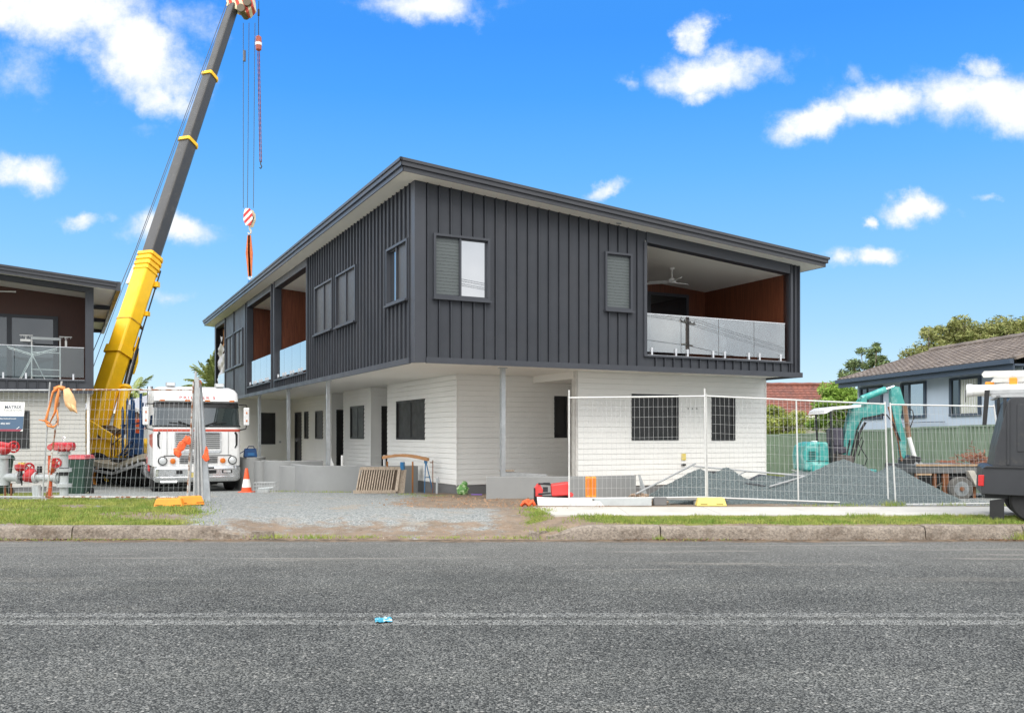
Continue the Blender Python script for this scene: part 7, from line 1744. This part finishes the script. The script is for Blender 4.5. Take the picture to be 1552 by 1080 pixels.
# red tiled house behind
RH = thing('house', 'red tiled roof of a house far behind the green fence', 'house', (12.9, 56, 0))
RT = tile_mat('red_roof_tile', (.21,.075,.05), (.15,.06,.045))
b = MB(); b.box(-6, 8.5, 0.8, 8, -.5, 2.95); b.build('wall', mat('cream_wall', (.55,.52,.46), .8), RH)
b = MB(); tiled(b, Vector((-6.5,0,2.85)), Vector((1,0,0)), Vector((0,.86,.5)).normalized(), 15.4, 4.2, .34, .36, .035); b.build('roof', RT, RH, clean=False)
b = MB(); b.tube([(-6.5+k*.5, 3.63, 5.02+.02*(k % 2)) for k in range(32)], .13, 8); b.build('ridge_cap', RT, RH)
b = MB(); b.box(-6.5,9,-.12,.0,2.72,2.86); b.build('gutter', WPLAST, RH)
b = MB(); b.box(2.0,2.6,-.2,.25,-.3,2.7); b.build('porch_post', WPLAST, RH)

# ================================================================ TREES AND SHRUBS
def leaf_mat(name, c1, c2, c3):
    m = bpy.data.materials.new(name); m.use_nodes = True; t = m.node_tree; b = t.nodes['Principled BSDF']
    c = N('ShaderNodeTexCoord', t); n = N('ShaderNodeTexNoise', t); n.inputs['Scale'].default_value = 1.6; n.inputs['Detail'].default_value = 6; n.inputs['Roughness'].default_value = .7; L(c.outputs['Object'], n.inputs[0], t)
    n5 = N('ShaderNodeTexNoise', t); n5.inputs['Scale'].default_value = 14; L(c.outputs['Object'], n5.inputs[0], t)
    L(mixc(smooth(n5.outputs[0], .45, .65, t), mixc(smooth(n.outputs[0], .36, .62, t), c1, c2, t), c3, t), b.inputs['Base Color'], t)
    b.inputs['Roughness'].default_value = .6; b.inputs['Specular IOR Level'].default_value = .25
    b.inputs['Subsurface Weight'].default_value = 0
    return m
def leaf_cloud(mb, clumps, per, size, r_, aspect=.45, flat=.75):
    for (c, rad) in clumps:
        c = Vector(c)
        for _ in range(per):
            d = Vector((r_.gauss(0,1), r_.gauss(0,1), r_.gauss(0,1)*flat)); d = d.normalized()*rad*(r_.random()**.45)
            p = c+Vector((d.x, d.y, d.z*flat)); s = size*r_.uniform(.6, 1.3)
            a_ = Vector((r_.gauss(0,1), r_.gauss(0,1), r_.gauss(0,.7))).normalized(); b_ = a_.cross(Vector((r_.gauss(0,1), r_.gauss(0,1), r_.gauss(0,1)))).normalized()*aspect
            mb.poly([p-a_*s, p+b_*s*.5, p+a_*s, p-b_*s*.5])
BARK = mat('grey_brown_bark', (.22,.18,.14), .9, 0, .25, 6, .4, 20)
def tree(name, label, cat, loc, trunk_h, clumps, per, leaf, size, seed, group=None, r0=.16, flat=.75):
    r_ = random.Random(seed); t = thing(name, label, cat, loc, 0, group)
    b = MB(); top = Vector((0,0,trunk_h)); b.tube([(0,0,-.4),(r_.uniform(-.1,.1),0,trunk_h*.5),tuple(top)], [r0*1.25, r0, r0*.75], 9)
    for c, rad in clumps:
        c = Vector(c); s = Vector((0,0,trunk_h*r_.uniform(.6,1))); m = s.lerp(c, .5)+Vector((r_.uniform(-.2,.2), r_.uniform(-.2,.2), r_.uniform(-.1,.25)))
        b.tube([s, m, c, c+(c-m).normalized()*rad*.5], [r0*.5, r0*.32, r0*.16, r0*.06], 6)
    b.build('trunk', BARK, t, smooth=True)
    lb = MB(); leaf_cloud(lb, clumps, per, size, r_, flat=flat); lb.build('crown', leaf, t, clean=False)
    return t
EUC = leaf_mat('eucalypt_leaf', (.14,.18,.05), (.24,.26,.08), (.34,.32,.13))
GRN = leaf_mat('bright_shrub_leaf', (.12,.24,.03), (.24,.38,.055), (.34,.45,.10))
HEDGE = leaf_mat('yellow_green_hedge_leaf', (.15,.22,.035), (.28,.33,.07), (.40,.40,.12))
DGR = leaf_mat('dark_small_leaf', (.08,.13,.05), (.15,.20,.08), (.22,.27,.12))
r_ = random.Random(5)
def blob(cx_, cz, w, h, n, rr, yd=1.2):
    out = []
    for _ in range(n):
        a_ = r_.uniform(0, 6.28); q = r_.random()**.5; out.append(((cx_+w*q*math.cos(a_), r_.uniform(-yd, yd), cz+h*q*math.sin(a_)), rr*r_.uniform(.7, 1.25)))
    return out
# each crown is placed so that its top shows over the roofs: distance 52-60 m
tree('eucalyptus_tree', 'large olive green gum tree rising behind the dark tiled roof at the right edge', 'tree', (30.2, 55, 0), 4.5, blob(-1.2,7.0,3.2,1.3,40,.75)+blob(1.8,7.8,2.9,1.1,30,.75)+blob(-2.6,8.0,1.6,.6,12,.5), 230, EUC, .17, 41, 'gum trees behind the roofs', .3)
tree('eucalyptus_tree', 'loose crowned gum tree just left of the largest one behind the dark roof', 'tree', (26.2, 56, 0), 4.0, blob(.0,6.8,1.3,1.3,22,.6)+blob(.9,5.8,1.8,1.1,18,.62), 210, EUC, .16, 42, 'gum trees behind the roofs', .25)
tree('eucalyptus_tree', 'lowest gum tree showing above the far end of the dark tiled roof', 'tree', (24.4, 55, 0), 3.8, blob(0,5.8,.8,.65,8,.55), 240, EUC, .18, 43, 'gum trees behind the roofs', .2)
tree('small_tree', 'sparse small leaved tree standing at the far end of the blue house', 'tree', (21.8, 54, 0), 4.3, blob(-.3,5.7,1.3,.6,13,.38)+blob(.1,6.6,.7,.5,7,.30)+blob(-.9,5.3,.8,.5,7,.35), 120, DGR, .17, 44, None, .12)
tree('hedge_shrub', 'yellow green hedge shrub right of the white wall behind the green fence', 'shrub', (14.6, 47, -.2), 1.6, blob(-.1,2.4,1.15,.9,16,.6,.8)+blob(-.9,3.2,.45,.7,6,.42,.5), 420, HEDGE, .11, 45, None, .1)
tree('leafy_shrub', 'bright green leafy shrub between the red roof and the blue house', 'shrub', (14.6, 39.2, 0), 1.8, blob(-.15,3.2,1.0,.55,14,.45,.8)+blob(.2,2.1,1.3,.8,14,.5,.8), 420, GRN, .115, 46, None, .1)
tree('leafy_shrub', 'dark green shrub behind the excavator canopy and green fence', 'shrub', (14.0, 37.0, 0), 1.4, blob(.2,1.6,1.1,.5,10,.45,.5), 260, DGR, .11, 47, None, .1)

# ================================================================ POWER POLE ACROSS THE STREET (its reflection shows in the balcony glass)
t = thing('power_pole', 'timber power pole with crossarm and wires seen mirrored in the right hand balcony glass', 'power pole', (48, .8, 0))
b = MB(); b.tube([(0,0,-.5),(0,0,11.2)], [.20,.14], 12); b.build('pole', mat('grey_pole_timber', (.13,.10,.08), .9, 0, .2, 5), t, smooth=True)
b = MB(); b.box(-1.3,1.3,-.06,.06,10.3,10.42); b.box(-.9,.9,-.05,.05,8.6,8.7); b.build('crossarm', WOODG, t)
b = MB()
for x in (-1.2,-.5,.5,1.2): b.lathe([(.03,0),(.06,.05),(.05,.12),(.02,.15)], (x,0,10.42), n=10)
b.build('insulator', BLKP, t)
b = MB()
for x in (-1.2,-.5,.5,1.2):
    for s in (-1, 1): b.tube([(x*.3+s*45*k/8, x*.6, 10.55-3.2*(k/8)*(1-k/16.0)*.6) for k in range(9)], .014, 4)
for s in (-1, 1): b.tube([(s*45*k/8, 0, 8.6-.9*(k/8)) for k in range(9)], .02, 4)
b.build('wire', BLACK, t)
